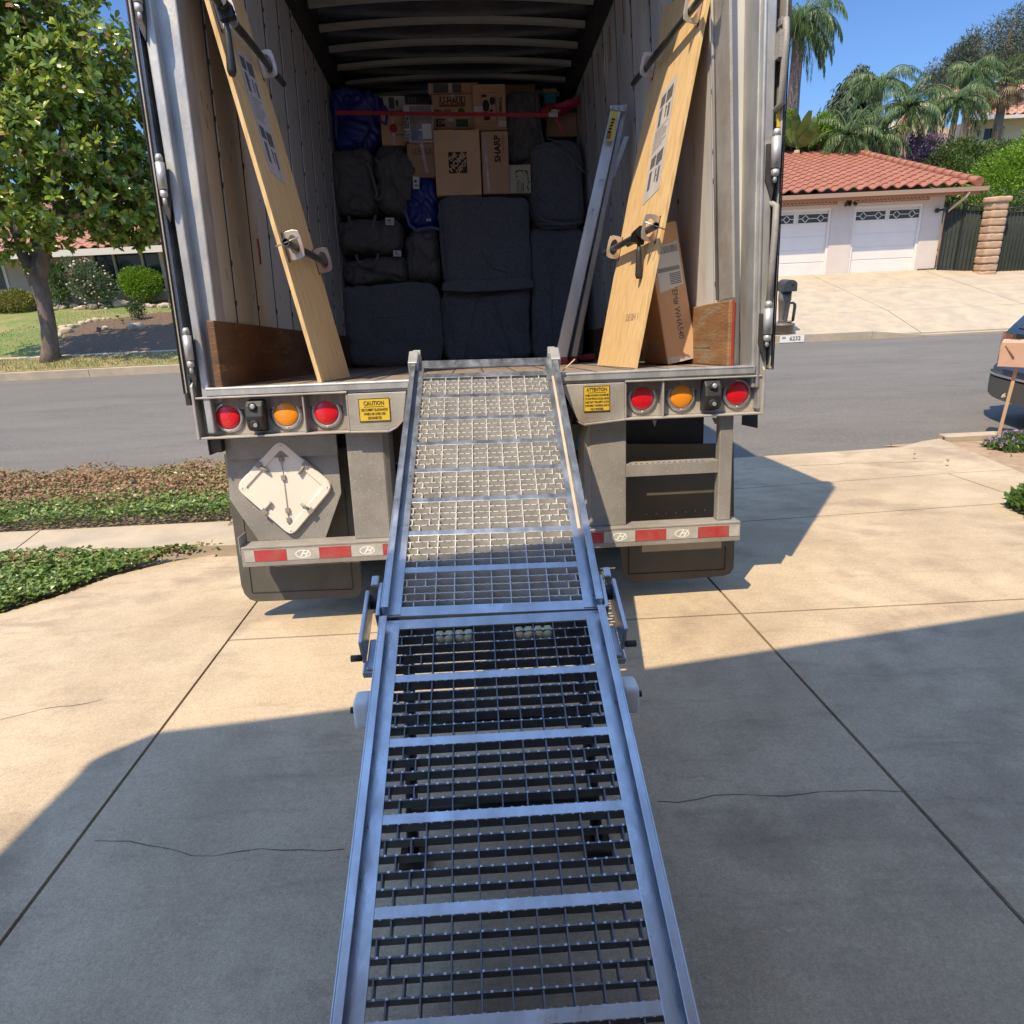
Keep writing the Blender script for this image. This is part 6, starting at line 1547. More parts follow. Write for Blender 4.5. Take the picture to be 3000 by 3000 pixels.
rpr, PR, nR, wR, uR = panel('plywood panel leaning on the right trailer wall with a black clamp handle', .806, 3.40, .757, 4.12, .207, 1.95, 1,
      [(.655, -.06, .86, .045, (.16, .16)), (1.60, -.2, .92, .045, None)], [(1937, 279), (1985, 212), (1930, 554), (1882, 603)], 0)
mb = MB(); c = tPl(1852, 929, PR(0, 0, .001), nR); mb.text('DE BH 1', .05, face_m(c + nR * .001, -wR, uR), ex=.0003, sx=1.2); mb.build('stamp', 'stake', rpr)

# ladder
def ladder():
    r = root('aluminium_ladder', 'folded aluminium ladder with yellow label leaning on the right trailer wall', 'ladder', (.65, 4.85, FZ), FT)
    def railq(pb, pt, yb, yt, wpx, name, thick=.03):
        mb = MB(); b0, b1 = tP(pb[0], pb[1], yb), tP(pb[0] + wpx[0], pb[1], yb); t0, t1 = tP(pt[0], pt[1], yt), tP(pt[0] + wpx[1], pt[1], yt)
        mb.prism([b0, b1, t1, t0], (0, .006, 0)); e = (b1 - b0).normalized()
        mb.prism([b0, b0 + e * .006, t0 + e * .006, t0], (0, thick, 0)); mb.prism([b1 - e * .006, b1, t1, t1 - e * .006], (0, thick, 0))
        for k in (.25, .5, .75):
            a, b_ = b0.lerp(b1, k), t0.lerp(t1, k); mb.prism([a - e * .002, a + e * .002, b_ + e * .002, b_ - e * .002], (0, -.002, 0))
        return mb.build(name, 'ladder', r, bevel=.001), (b0, b1, t0, t1)
    a, (b0, b1, t0, t1) = railq((1624, 1056), (1790, 316), 4.75, 4.80, (36, 32), 'rail')
    b, (c0, c1, d0, d1) = railq((1672, 1050), (1823, 320), 4.90, 4.86, (18, 12), 'rail', .05)
    mb = MB(); p = tP(1787, 308, 4.79); q_ = tP(1838, 306, 4.79); q2 = tP(1836, 326, 4.79); p2 = tP(1788, 322, 4.79); mb.prism([p, q_, q2, p2], (0, .10, 0)); mb.build('top_cap', 'ladder', r, bevel=.003)
    mb = MB(); 
    for x, y in ((1797, 316), (1815, 314), (1831, 315)): mb.lathe(tP(x, y, 4.785), [(.012, 0), (.010, .004)], 10, None, Vector((0, -1, 0)))
    for x, y in ((1737, 615), (1766, 612), (1768, 527), (1760, 528)): mb.lathe(tP(x, y, 4.745), [(.010, 0), (.008, .004)], 10, None, Vector((0, -1, 0)))
    mb.build('rivet', 'galv', r)
    mb = MB(); p, q_ = tP(1828, 400, 4.9), tP(1786, 520, 4.9); mb.prism([p, p + Vector((.035, 0, 0)), q_ + Vector((.03, 0, 0)), q_], (0, .02, 0)); mb.build('brace', 'ladder', r)
    for t in (.12, .32, .52, .72, .9):
        mb = MB(); m0 = b0.lerp(t0, t); mb.box(m0 + Vector((.045, .11, 0)), (.03, .22, .05)); mb.build('step', 'ladder', r)
    for (p, wd) in ((tP(1624, 1062, 4.74), .09), (tP(1672, 1056, 4.89), .045)):
        mb = MB(); mb.bb((p.x - .004, p.y - .004, FZ), (p.x + wd, p.y + .05, FZ + .05)); mb.build('foot', 'red', r, bevel=.003)
    L_ = [tP(*q, 4.765) for q in ((1794, 322), (1810, 325), (1795, 411), (1774, 414))]
    mb = MB(); mb.prism([Vector((p.x, 4.742 + (p.z) * .0, p.z)) for p in [tP(*q, 4.742) for q in ((1792, 324), (1810, 326), (1796, 412), (1775, 412))]], (0, .003, 0)); l = mb.build('label', 'yellow', r)
    mb = MB()
    for k in range(5):
        p = tP(1797 - k * 3.0, 350 + k * 9, 4.7405); mb.box(p, (.022, .001, .012))
    for k in range(6): p = tP(1785 - k * .8, 390 + k * 3.2, 4.7405); mb.box(p, (.030, .001, .003))
    mb.build('lettering', 'ink', l)
ladder()

# leaning carton
def carton_leaning():
    r = root('tall_carton', 'tall narrow cardboard carton leaning behind the right plywood panel', 'carton', (1.15, 3.9, FZ), FT)
    a = Vector((1.055, 3.67, FZ + .004)); b = Vector((1.225, 3.70, FZ + .036)); dpt = Vector((-.02, .42, 0)); sl = Vector((-.112, .05, .70)) * 1.0
    mb = MB(); q_ = [a, b, b + dpt, a + dpt]; mb.prism(q_, sl); bd = mb.build('body', 'card', r, bevel=.008)
    e = (b - a).normalized(); uu = sl.normalized(); n = e.cross(uu); n = n if n.y < 0 else -n
    # barcode label and printing on the narrow face
    f = lambda s, t, k=.001: a + (b - a) * s + sl * t + n * k
    mb = MB(); mb.prism([f(.12, .52), f(.92, .55), f(.92, .86), f(.12, .84)], n * .0006); lb = mb.build('shipping_label', 'whitebox', r)
    mb = MB()
    rr = random.Random(3)
    for i in range(22):
        s = .3 + i * .027; mb.prism([f(s, .79, .0018), f(s + .006 + .01 * rr.random(), .79, .0018), f(s + .006 + .01 * rr.random(), .84, .0018), f(s, .84, .0018)], n * .0003)
    for i in range(30):
        s = .15 + i * .024; mb.prism([f(s, .66, .0018), f(s + .012, .66, .0018), f(s + .012, .69, .0018), f(s, .69, .0018)], n * .0003)
    for i in range(7): mb.prism([f(.5, .565 + i * .012, .0018), f(.86, .565 + i * .012, .0018), f(.86, .570 + i * .012, .0018), f(.5, .570 + i * .012, .0018)], n * .0003)
    mb.build('lettering', 'ink', lb)
    mb = MB(); mb.text('ITEM# WHA540', .045, face_m(f(.58, .37, .0012), -uu, e), ex=.0003, sx=.95); mb.build('lettering', 'inkgrey', r)
    mb = MB(); mb.prism([f(.02, .0, .0008), f(.98, .0, .0008), f(.98, .035, .0008), f(.02, .05, .0008)], n * .0004); mb.build('clear_tape', 'tape', r)
    mb = MB()
    ls_ = -dpt.cross(sl).normalized(); ls_ = ls_ if ls_.x < 0 else -ls_
    for k, t in ((.18, .09), (.42, .08), (.7, .11)):
        p = a + dpt * k + sl * t + ls_ * .001; d_ = dpt.normalized(); mb.prism([p, p + d_ * .05, p + d_ * .05 + sl * .09, p + sl * .09], ls_ * .0004)
    mb.build('sticker', 'paper', r)
carton_leaning()

# ------------------------------------------------------------------ load
YF = 6.55
def ext(px0, py0, px1, py1, y):
    cxp, cyp = (px0 + px1) / 2, (py0 + py1) / 2
    return tP(px0, cyp, y).x, tP(px1, cyp, y).x, tP(cxp, py1, y).z, tP(cxp, py0, y).z
def boxthing(name, label, cat, px, y, depth, m, bevel=.006, group=None, tilt=0.):
    x0, x1, z0, z1 = ext(*px, y); c = Vector(((x0 + x1) / 2, y + depth / 2, z0))
    r = root(name, label, cat, c, FT, group=group); mb = MB(); mb.box(((x0 + x1) / 2, y + depth / 2, (z0 + z1) / 2), (x1 - x0, depth, z1 - z0), Matrix.Rotation(tilt, 3, 'Y')); mb.build('body', m, r, bevel=bevel)
    f = lambda a, b, k=.0015: Vector((x0 + (x1 - x0) * a, y - k, z0 + (z1 - z0) * b))
    return r, f, (x0, x1, z0, z1)
def rect(mb, f, a0, b0, a1, b1, k=.0015, t=.0006): mb.prism([f(a0, b0, k), f(a1, b0, k), f(a1, b1, k), f(a0, b1, k)], (0, -t, 0))
FX = lambda p: face_m(p, (1, 0, 0), (0, 0, 1))
def softthing(name, label, cat, px, y, depth, m, seed, n=7, amp=.02, fr=2.2, group=None, sag=0, div=26, rotz=0, zf=None, single=True, cre=.018):
    x0, x1, z0, z1 = ext(*px, y)
    if zf is not None: z0 = zf
    mb = MB(); mb.soft(((x0 + x1) / 2, y + depth / 2, (z0 + z1) / 2), (x1 - x0, depth, z1 - z0), seed=seed, n=n, amp=amp, fr=fr, div=div, sag=sag, rot=Matrix.Rotation(rotz, 3, 'Y'), cre=cre)
    loc = Vector(((x0 + x1) / 2, y + depth / 2, z0))
    if single: return mb.build(name, m, frame=FT, loc=loc, tag=dict(label=label, cat=cat, group=group)), (x0, x1, z0, z1)
    r = root(name, label, cat, loc, FT, group=group); mb.build('body', m, r); return r, (x0, x1, z0, z1)
# wrapped furniture
def folds(mb, x0, x1, z0, z1, y, pts, r=.010):
    for p in pts:
        mb.tube([(x0 + (x1 - x0) * a, y - .004, z0 + (z1 - z0) * b) for a, b in p], [r * .3] + [r] * (len(p) - 2) + [r * .3], 6)
r, e = softthing('wrapped_dresser', 'wide blanket wrapped dresser on the floor at left', 'wrapped furniture', (1004, 828, 1290, 1086), YF, .6, 'blanket', 1, 9, .03, 2.2, single=False, zf=FZ)
mb = MB(); folds(mb, *e, YF, [[(.0, .62), (.3, .60), (.6, .61), (.95, .60)], [(.02, .3), (.15, .12), (.22, .02)]], .005); mb.build('blanket_fold', 'blanket', r)
r, e = softthing('wrapped_cabinet', 'blanket wrapped cabinet low in the middle behind the ramp top', 'wrapped furniture', (1296, 838, 1562, 1082), YF + .03, .6, 'blanket', 2, 8, .04, 2.6, single=False, zf=FZ)
mb = MB(); folds(mb, *e, YF + .03, [[(.04, .95), (.1, .6), (.12, .3)], [(.42, .95), (.30, .5), (.25, .2), (.22, .02)], [(.55, .95), (.63, .6), (.72, .3), (.75, .02)], [(.85, .7), (.95, .62)]], .012); mb.build('blanket_fold', 'blanket', r)
r, e = softthing('wrapped_chest', 'large square blanket wrapped chest in the middle of the load', 'wrapped furniture', (1290, 568, 1556, 842), YF - .05, .6, 'blanket', 3, 10, .03, 2.2, single=False)
mb = MB(); folds(mb, *e, YF - .05, [[(.05, .02), (.3, .05), (.6, -.01), (.98, .06)], [(.45, .4), (.55, .22), (.75, .15)], [(.06, .9), (.07, .5), (.05, .1)]], .010)
mb.soft(((e[0] + e[1]) / 2 - .0, YF - .055, e[2] + .02), (e[1] - e[0] + .02, .03, .10), seed=8, n=5, amp=.014, fr=4, div=10); mb.build('blanket_fold', 'blanket', r)
r, e = softthing('wrapped_column', 'tall narrow blanket wrapped piece at the right wall', 'wrapped furniture', (1558, 664, 1718, 1078), YF + .02, .6, 'blanket', 4, 9, .03, 2.2, single=False, zf=FZ)
mb = MB(); folds(mb, *e, YF + .02, [[(.35, .97), (.36, .6), (.36, .1)], [(.02, .985), (.5, .99), (.98, .985)]], .006); mb.build('blanket_fold', 'blanket', r)
r, e = softthing('wrapped_chair', 'round topped blanket wrapped chair above the tall column at right', 'wrapped furniture', (1556, 396, 1716, 664), YF, .6, 'blanket', 5, 4.0, .045, 2.2, single=False)
mb = MB(); folds(mb, *e, YF, [[(.25, .93), (.55, .84), (.85, .68), (1.0, .58)], [(.3, .97), (.62, .9), (.92, .74)], [(.03, .2), (.12, .1), (.3, .06), (.7, .03)], [(.0, .5), (.1, .35), (.25, .3)], [(.1, .04), (.6, .02), (.95, .05)]], .012); mb.build('blanket_fold', 'blanket', r)

def handle(mb, pts, r=.007, y=None): mb.tube(pts, r, 6)
def bag(label, px, y, seed, m='greybag', amp=.045, n=4.6, handles=(), tags=(), depth=.5, sag=0, hm='strapgrey', cat='storage bag', rotz=0, group=None):
    r, e = softthing('storage_bag', label, cat, px, y, depth, m, seed, n, amp, 2.4, single=False, sag=sag, rotz=rotz, div=34, group=group, cre=.035 if m == 'bluebag' else .026); x0, x1, z0, z1 = e
    f = lambda a, b, k=.03: Vector((x0 + (x1 - x0) * a, y - k, z0 + (z1 - z0) * b))
    for h in handles:
        mb = MB(); pts = [f(*p) for p in h]; n_ = len(pts)
        for i in range(n_ - 1):
            a, b = pts[i], pts[i + 1]; d = (b - a).normalized(); s = Vector((d.z, 0, -d.x)) * .011; mb.prism([a - s - d * .003, a + s - d * .003, b + s + d * .003, b - s + d * .003], (0, -.004, 0))
        mb.build('handle', hm, r)
    for (a, b, wd, hh) in tags:
        p = f(a, b, .035); mb = MB(); mb.box(p, (wd, .003, hh), Matrix.Rotation(.06, 3, 'Y')); t = mb.build('paper_tag', 'whitebox', r)
        mb = MB(); mb.box(p + Vector((-.005, -.003, hh * .12)), (wd * .4, .001, hh * .18)); mb.box(p + Vector((0, -.003, -hh * .2)), (wd * .6, .001, hh * .08)); mb.build('lettering', 'ink', t)
    return r
bag('grey zipped bag lying under the two upright bags, white tag at right', (976, 630, 1178, 742), YF, 11, handles=[[(.25, .96), (.28, .72), (.35, .48), (.46, .42), (.55, .5), (.60, .75), (.64, .96)]], tags=[(.84, .80, .075, .06)], amp=.025, sag=.02)
bag('lowest grey zipped bag, resting on the wide wrapped dresser', (992, 742, 1194, 832), YF + .02, 12, handles=[[(.28, .95), (.30, .75), (.37, .58), (.48, .56), (.55, .68), (.60, .95)]], tags=[(.87, .95, .07, .05)], amp=.025, sag=.02)
bag('upright grey bag right of the two lying bags', (1184, 655, 1288, 826), YF + .02, 13, amp=.03, n=4)
bag('upright grey bag against the left trailer wall', (966, 424, 1100, 626), YF, 14, amp=.035, handles=[[(.86, .72), (.93, .6), (.97, .45), (1.02, .28), (.98, .22)]])
bag('slumped grey bag with zip, right of the upright wall bag', (1098, 418, 1216, 628), YF + .02, 15, amp=.06, n=3.6, handles=[[(.06, .78), (.15, .7), (.22, .5), (.2, .3), (.08, .2), (-.05, .24)]], rotz=.06)
bag('tall grey bag upright at top right', (1480, 256, 1592, 486), YF + .25, 16, amp=.03, n=6, handles=[[(.92, .42), (.97, .3), (1.0, .1)]])
bag('big crumpled blue bag high in the left corner', (966, 236, 1118, 426), YF, 17, 'bluebag', .07, 3.6, handles=[[(.92, .75), (.95, .5), (.97, .35), (1.08, .3), (1.12, .5), (1.08, .58)], [(.15, .7), (.12, .4), (.1, .1)]], hm='bluebag')
bag('small blue bag with white tag between grey bags and boxes', (1186, 505, 1284, 668), YF + .0, 18, 'bluebag', .045, 3.6, tags=[(.38, .80, .055, .10), (.68, .13, .04, .02)], handles=[[(.0, .3), (.1, .05), (.3, -.05), (.7, .0), (1.0, -.05)]], hm='bluebag')

# boxes
r, f, e = boxthing('moving_box', 'clean tan box with a black square store logo in the centre', 'cardboard box', (1274, 380, 1408, 572), YF + .0, .5, 'cardlite')
mb = MB(); rect(mb, f, .30, .34, .70, .665); lg_ = mb.build('logo_square', 'ink', r)
mb = MB(); rot = Matrix.Rotation(rad(45), 4, 'Z'); c = f(.5, .505, .0026)
for t, dy, s, sx_ in (('THE', .058, .050, .085), ('HOME', .004, .066, .19), ('DEPOT', -.052, .050, .13)):
    mm = FX(c) @ rot @ Matrix.Translation((0, dy, 0)); mb.text(t, s, mm, ex=.0004, fit=sx_, bold=.0022)
rect(mb, f, .31, .325, .69, .330, .0015); mb.build('lettering', 'cardlite', lg_)
mb = MB(); rect(mb, f, .43, .865, .55, .93); rect(mb, f, .44, .975, .54, .985); rect(mb, f, .38, .035, .50, .055); mb.build('clear_tape', 'tape', r)
mb = MB(); mb.prism([f(-.02, 1.0, .0), f(.4, 1.005, .0), f(.4, .99, .0), f(.02, .98, .0)], (0, .1, 0)); mb.build('flap', 'cardlite', r)
r, f, e = boxthing('tall_box', 'tall brown box with SHARP printed upward, right of the logo box', 'cardboard box', (1412, 384, 1491, 568), YF + .06, .5, 'card')
mb = MB(); up90 = lambda p: face_m(p, (0, 0, 1), (-1, 0, 0)); mb.text('SHARP', .075, up90(f(.60, .72, .002)), ex=.0004, fit=.22, bold=.0025)
for k in range(3): rect(mb, f, .76 + k * .035, .60 + .05 * k, .766 + k * .035, .94)
mb.build('lettering', 'ink', r)
mb = MB(); mb.prism([f(.08, .95), f(.17, .95), f(.26, .02), f(.18, .02)], (0, -.0006, 0)); mb.build('clear_tape', 'tape', r)
def framebox(mb, f, a0, b0, a1, b1, t):
    rect(mb, f, a0, b0, a1, b0 + t); rect(mb, f, a0, b1 - t, a1, b1); rect(mb, f, a0, b0 + t, a0 + t * .8, b1 - t); rect(mb, f, a1 - t * .8, b0 + t, a1, b1 - t)
r, f, e = boxthing('small_moving_box', 'brown small moving box reading U-HAUL behind the red strap', 'cardboard box', (1266, 276, 1388, 378), YF + .18, .45, 'card')
mb = MB(); mb.text('U-HAUL', .075, FX(f(.49, .805, .002)), ex=.0004, fit=.21, bold=.002); framebox(mb, f, .18, .64, .80, .93, .02); mb.text('SMALL BOX', .034, FX(f(.25, .53, .002)), ex=.0004, bold=.001, fit=.15); rect(mb, f, .07, .44, .42, .46); rect(mb, f, .08, .08, .30, .30); mb.build('lettering', 'ink', r)
mb = MB(); rect(mb, f, .20, .665, .78, .71); mb.build('red_stripe', 'red', r)
mb = MB(); rect(mb, f, .56, .06, .85, .28); mb.soft(f(.7, .5, .002), (.06, .002, .06), n=2, amp=.0); mb.build('green_print', 'greenprint', r)
mb = MB(); rect(mb, f, .38, .22, .49, .32, .002); rect(mb, f, .45, .86, .56, .98); mb.text('OK', .05, FX(f(.22, .19, .003)), ex=.0003); mb.build('sticker', 'whitebox', r)
r, f, e = boxthing('flat_box', 'flat dark printed box lying on top of the small moving box', 'cardboard box', (1254, 242, 1402, 275), YF + .22, .42, 'card')
mb = MB(); rect(mb, f, .10, .1, .66, .9); mb.build('dark_panel', 'inkgrey', r); mb = MB(); rect(mb, f, .4, .1, .48, .95, .0024); rect(mb, f, .02, .1, .06, 1.0, .0024); mb.build('clear_tape', 'tape', r)
r, f, e = boxthing('upright_box', 'upright brown box with sideways black print and a white sticker', 'cardboard box', (1386, 246, 1482, 382), YF + .12, .45, 'card')
mb = MB(); mb.text('SMALL', .04, up90(f(.84, .55, .002)), ex=.0003, bold=.001, fit=.13); rect(mb, f, .69, .2, .71, .75); mb.soft(f(.58, .62, .002), (.05, .002, .06), n=2.5, amp=.01, div=4)
mb.soft(f(.38, .52, .002), (.06, .002, .09), n=2.5, amp=.01, div=4); mb.soft(f(.40, .27, .002), (.06, .002, .05), n=2.5, amp=.01, div=4); rect(mb, f, .27, .72, .42, .78); rect(mb, f, .30, .36, .44, .40); rect(mb, f, .50, .40, .60, .45); mb.build('lettering', 'ink', r)
mb = MB(); framebox(mb, f, .24, .16, .76, .82, .008); mb.build('red_outline', 'red', r); mb = MB(); rect(mb, f, .03, .42, .29, .53, .0024); rect(mb, f, .76, .08, 1.0, .20, .0024); mb.build('sticker', 'whitebox', r)
r, f, e = boxthing('greeting_box', 'cream box with green vine print, left of the wrapped chair', 'box', (1492, 482, 1556, 566), YF + .1, .4, 'cream')
mb = MB(); mb.text('Holiday', .05, up90(f(.38, .24, .002)), ex=.0003, shear=.3, fit=.11); mb.text('Home', .045, up90(f(.55, .18, .002)), ex=.0003, shear=.3, fit=.08)
pts = [f(.32, .62, .003), f(.30, .72, .003), f(.40, .76, .003), f(.5, .80, .003), f(.62, .78, .003), f(.80, .78, .003), f(.86, .7, .003), f(.84, .5, .003), f(.88, .35, .003), f(.82, .2, .003), f(.88, .1, .003)]
mb.tube(pts, .0025, 5)
for i, p in enumerate(pts): mb.lathe(p + Vector((rnd.uniform(-.01, .01), 0, rnd.uniform(-.01, .01))), [(.008, 0), (.007, .002)], 7, None, Vector((0, -1, 0)))
mb.build('vine_print', 'greenprint', r); mb = MB(); rect(mb, f, .62, .05, .65, .35); rect(mb, f, .64, .66, .69, .70); mb.build('red_print', 'red', r)
r, f, e = boxthing('appliance_box', 'white and grey appliance box reading WEST BEND', 'box', (1182, 306, 1269, 416), YF + .02, .35, 'whitebox', tilt=.03)
mb = MB(); rect(mb, f, .22, .02, .97, .96, .003); pg_ = mb.build('photo_panel', 'photogrey', r); mb = MB(); mb.text('WEST BEND', .060, up90(f(.11, .34, .004)), ex=.0003, bold=.001, fit=.24); mb.build('lettering', 'ink', r)
mb = MB(); rect(mb, f, .28, .05, .62, .36, .0045); mb.build('blue_photo', 'photoblue', pg_); mb = MB(); rect(mb, f, .62, .08, .93, .48, .0048); rect(mb, f, .5, .30, .64, .34, .0052); mb.build('white_photo', 'white', pg_)
r, f, e = boxthing('brown_box', 'plain brown box with peeling tape between the blue bag and appliance box', 'cardboard box', (1116, 326, 1196, 426), YF + .12, .4, 'card')
mb = MB(); rect(mb, f, .40, .0, .50, .8); mb.build('clear_tape', 'tape', r); mb = MB(); mb.lathe(f(.46, .5, .003), [(.035, 0), (.03, .001)], 12, None, Vector((0, -1, 0))); mb.build('red_emblem', 'red', r); mb = MB(); rect(mb, f, .52, .30, .92, .33); mb.build('lettering', 'inkgrey', r)
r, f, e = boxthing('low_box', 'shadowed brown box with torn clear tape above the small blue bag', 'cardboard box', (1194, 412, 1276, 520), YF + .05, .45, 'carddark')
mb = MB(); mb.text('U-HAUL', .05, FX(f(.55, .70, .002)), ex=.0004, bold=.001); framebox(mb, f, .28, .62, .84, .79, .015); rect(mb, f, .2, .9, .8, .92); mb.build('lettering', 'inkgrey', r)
mb = MB(); mb.prism([f(.46, .99, .004), f(.58, .99, .004), f(.66, .45, .012), f(.72, .1, .02), f(.62, .1, .02), f(.54, .5, .012)], (0, -.001, 0)); mb.build('clear_tape', 'tape', r)
r, f, e = boxthing('printer_box', 'small grey box with dark pictures behind the blue bag', 'box', (1112, 280, 1186, 324), YF + .28, .3, 'whitebox')
mb = MB(); rect(mb, f, .36, .12, .58, .88); rect(mb, f, .64, .3, .74, .7); rect(mb, f, .08, .2, .14, .9); rect(mb, f, .28, .08, .33, .16); mb.build('picture', 'inkgrey', r)
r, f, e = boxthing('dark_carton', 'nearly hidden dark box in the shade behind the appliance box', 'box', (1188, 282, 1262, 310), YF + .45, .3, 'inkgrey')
mb = MB()
for k in range(3): rect(mb, f, .12 + k * .12, .3, .17 + k * .12, .9)
mb.build('bottle_print', 'photogrey', r)
r, f, e = boxthing('teal_container', 'teal plastic container high in the right corner', 'container', (1594, 270, 1630, 304), YF + .5, .25, 'teal', .015); mb = MB(); rect(mb, f, -.05, 1.0, 1.05, 1.3, -.0); mb.build('lid', 'carddark', r)
mb = MB(); c = tP(1650, 312, YF + .3); mb.soft(c, (.30, .2, .08), seed=4, n=2.5, amp=.05, fr=5, div=8, rot=Matrix.Rotation(-.4, 3, 'Y')); mb.build('pink_cloth', 'pink', frame=FT, loc=c, tag=dict(label='bright pink cloth bundle in the far right corner', cat='cloth'))
mb = MB(); c = tP(1612, 322, YF + .2); mb.soft(c, (.16, .12, .09), seed=9, n=2.5, amp=.05, fr=6, div=8); mb.build('red_cloth', 'red', frame=FT, loc=c, tag=dict(label='crumpled red cloth beside the strap buckle', cat='cloth'))
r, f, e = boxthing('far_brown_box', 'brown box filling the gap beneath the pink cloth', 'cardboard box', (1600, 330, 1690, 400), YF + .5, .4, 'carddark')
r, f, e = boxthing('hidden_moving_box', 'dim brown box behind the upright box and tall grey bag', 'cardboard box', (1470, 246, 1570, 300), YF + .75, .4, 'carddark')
# red strap across the load
rs = root('red_strap', 'red ratchet strap stretched across the load', 'strap', tP(1300, 340, YF - .03), FT)
mb = MB(); a, b = tP(985, 336, YF - .09), tP(1616, 343, YF - .12); mb.prism([a, b, b + Vector((0, 0, .03)), a + Vector((0, 0, .03))], (0, .004, 0)); mb.build('webbing', 'strapred', rs)
mb = MB(); c = tP(1620, 338, YF - .12); mb.box(c, (.08, .05, .04)); mb.tube([c + Vector((-.02, -.02, .03)), c + Vector((.06, -.02, .03))], .012, 8); mb.build('buckle', 'zinc', rs)
mb = MB(); d = tP(1650, 395, YF - .08); mb.prism([c, c + Vector((.02, 0, 0)), d + Vector((.02, 0, 0)), d], (0, .003, 0)); mb.build('loose_end', 'strapred', rs)
# loop of cord on the right wall and red cord on the left
mb = MB(); c = Vector((xr(1.95) - .02, 5.62, 2.02)); mb.tube([c + Vector((0, .05 * math.cos(t), .13 * math.sin(t))) for t in [k * PI / 8 for k in range(17)]], .005, 6, cap=False); mb.build('cord_loop', 'cream', frame=FT, loc=c, tag=dict(label='pale cord loop hanging high on the right trailer wall', cat='cord'))
c0 = tX(752, 700, -1.12); c1 = tX(762, 775, -1.12); mb = MB(); mb.tube([Vector((-1.115, c0.y, c0.z)), Vector((-1.113, (c0.y + c1.y) / 2, (c0.z + c1.z) / 2 + .01)), Vector((-1.115, c1.y, c1.z))], .005, 6)
mb.build('hanging_cord', 'red', frame=FT, loc=(-1.115, c0.y, c1.z), tag=dict(label='short red cord hanging on the left trailer wall', cat='cord'))
mb = MB(); c = tZ(1716, 1052, FZ + .03)
c = Vector((.86, 5.2, FZ + .03)); mb.soft(c, (.18, .12, .06), seed=2, n=2.5, amp=.04, fr=8, div=7); mb.build('crumpled_strap', 'red', frame=FT, loc=(c.x, c.y, FZ), tag=dict(label='crumpled red strap on the floor beside the ladder feet', cat='strap'))
sp_ = MB(); c = Vector((.43, Y0 + .08, FZ + .01)); sp_.tube([c, c + Vector((.06, .02, .05))], .003, 5); sp_.build('wood_splinter', 'ply', frame=FT, loc=c, tag=dict(label='loose wood splinter at the right corner of the ramp top', cat='splinter'))

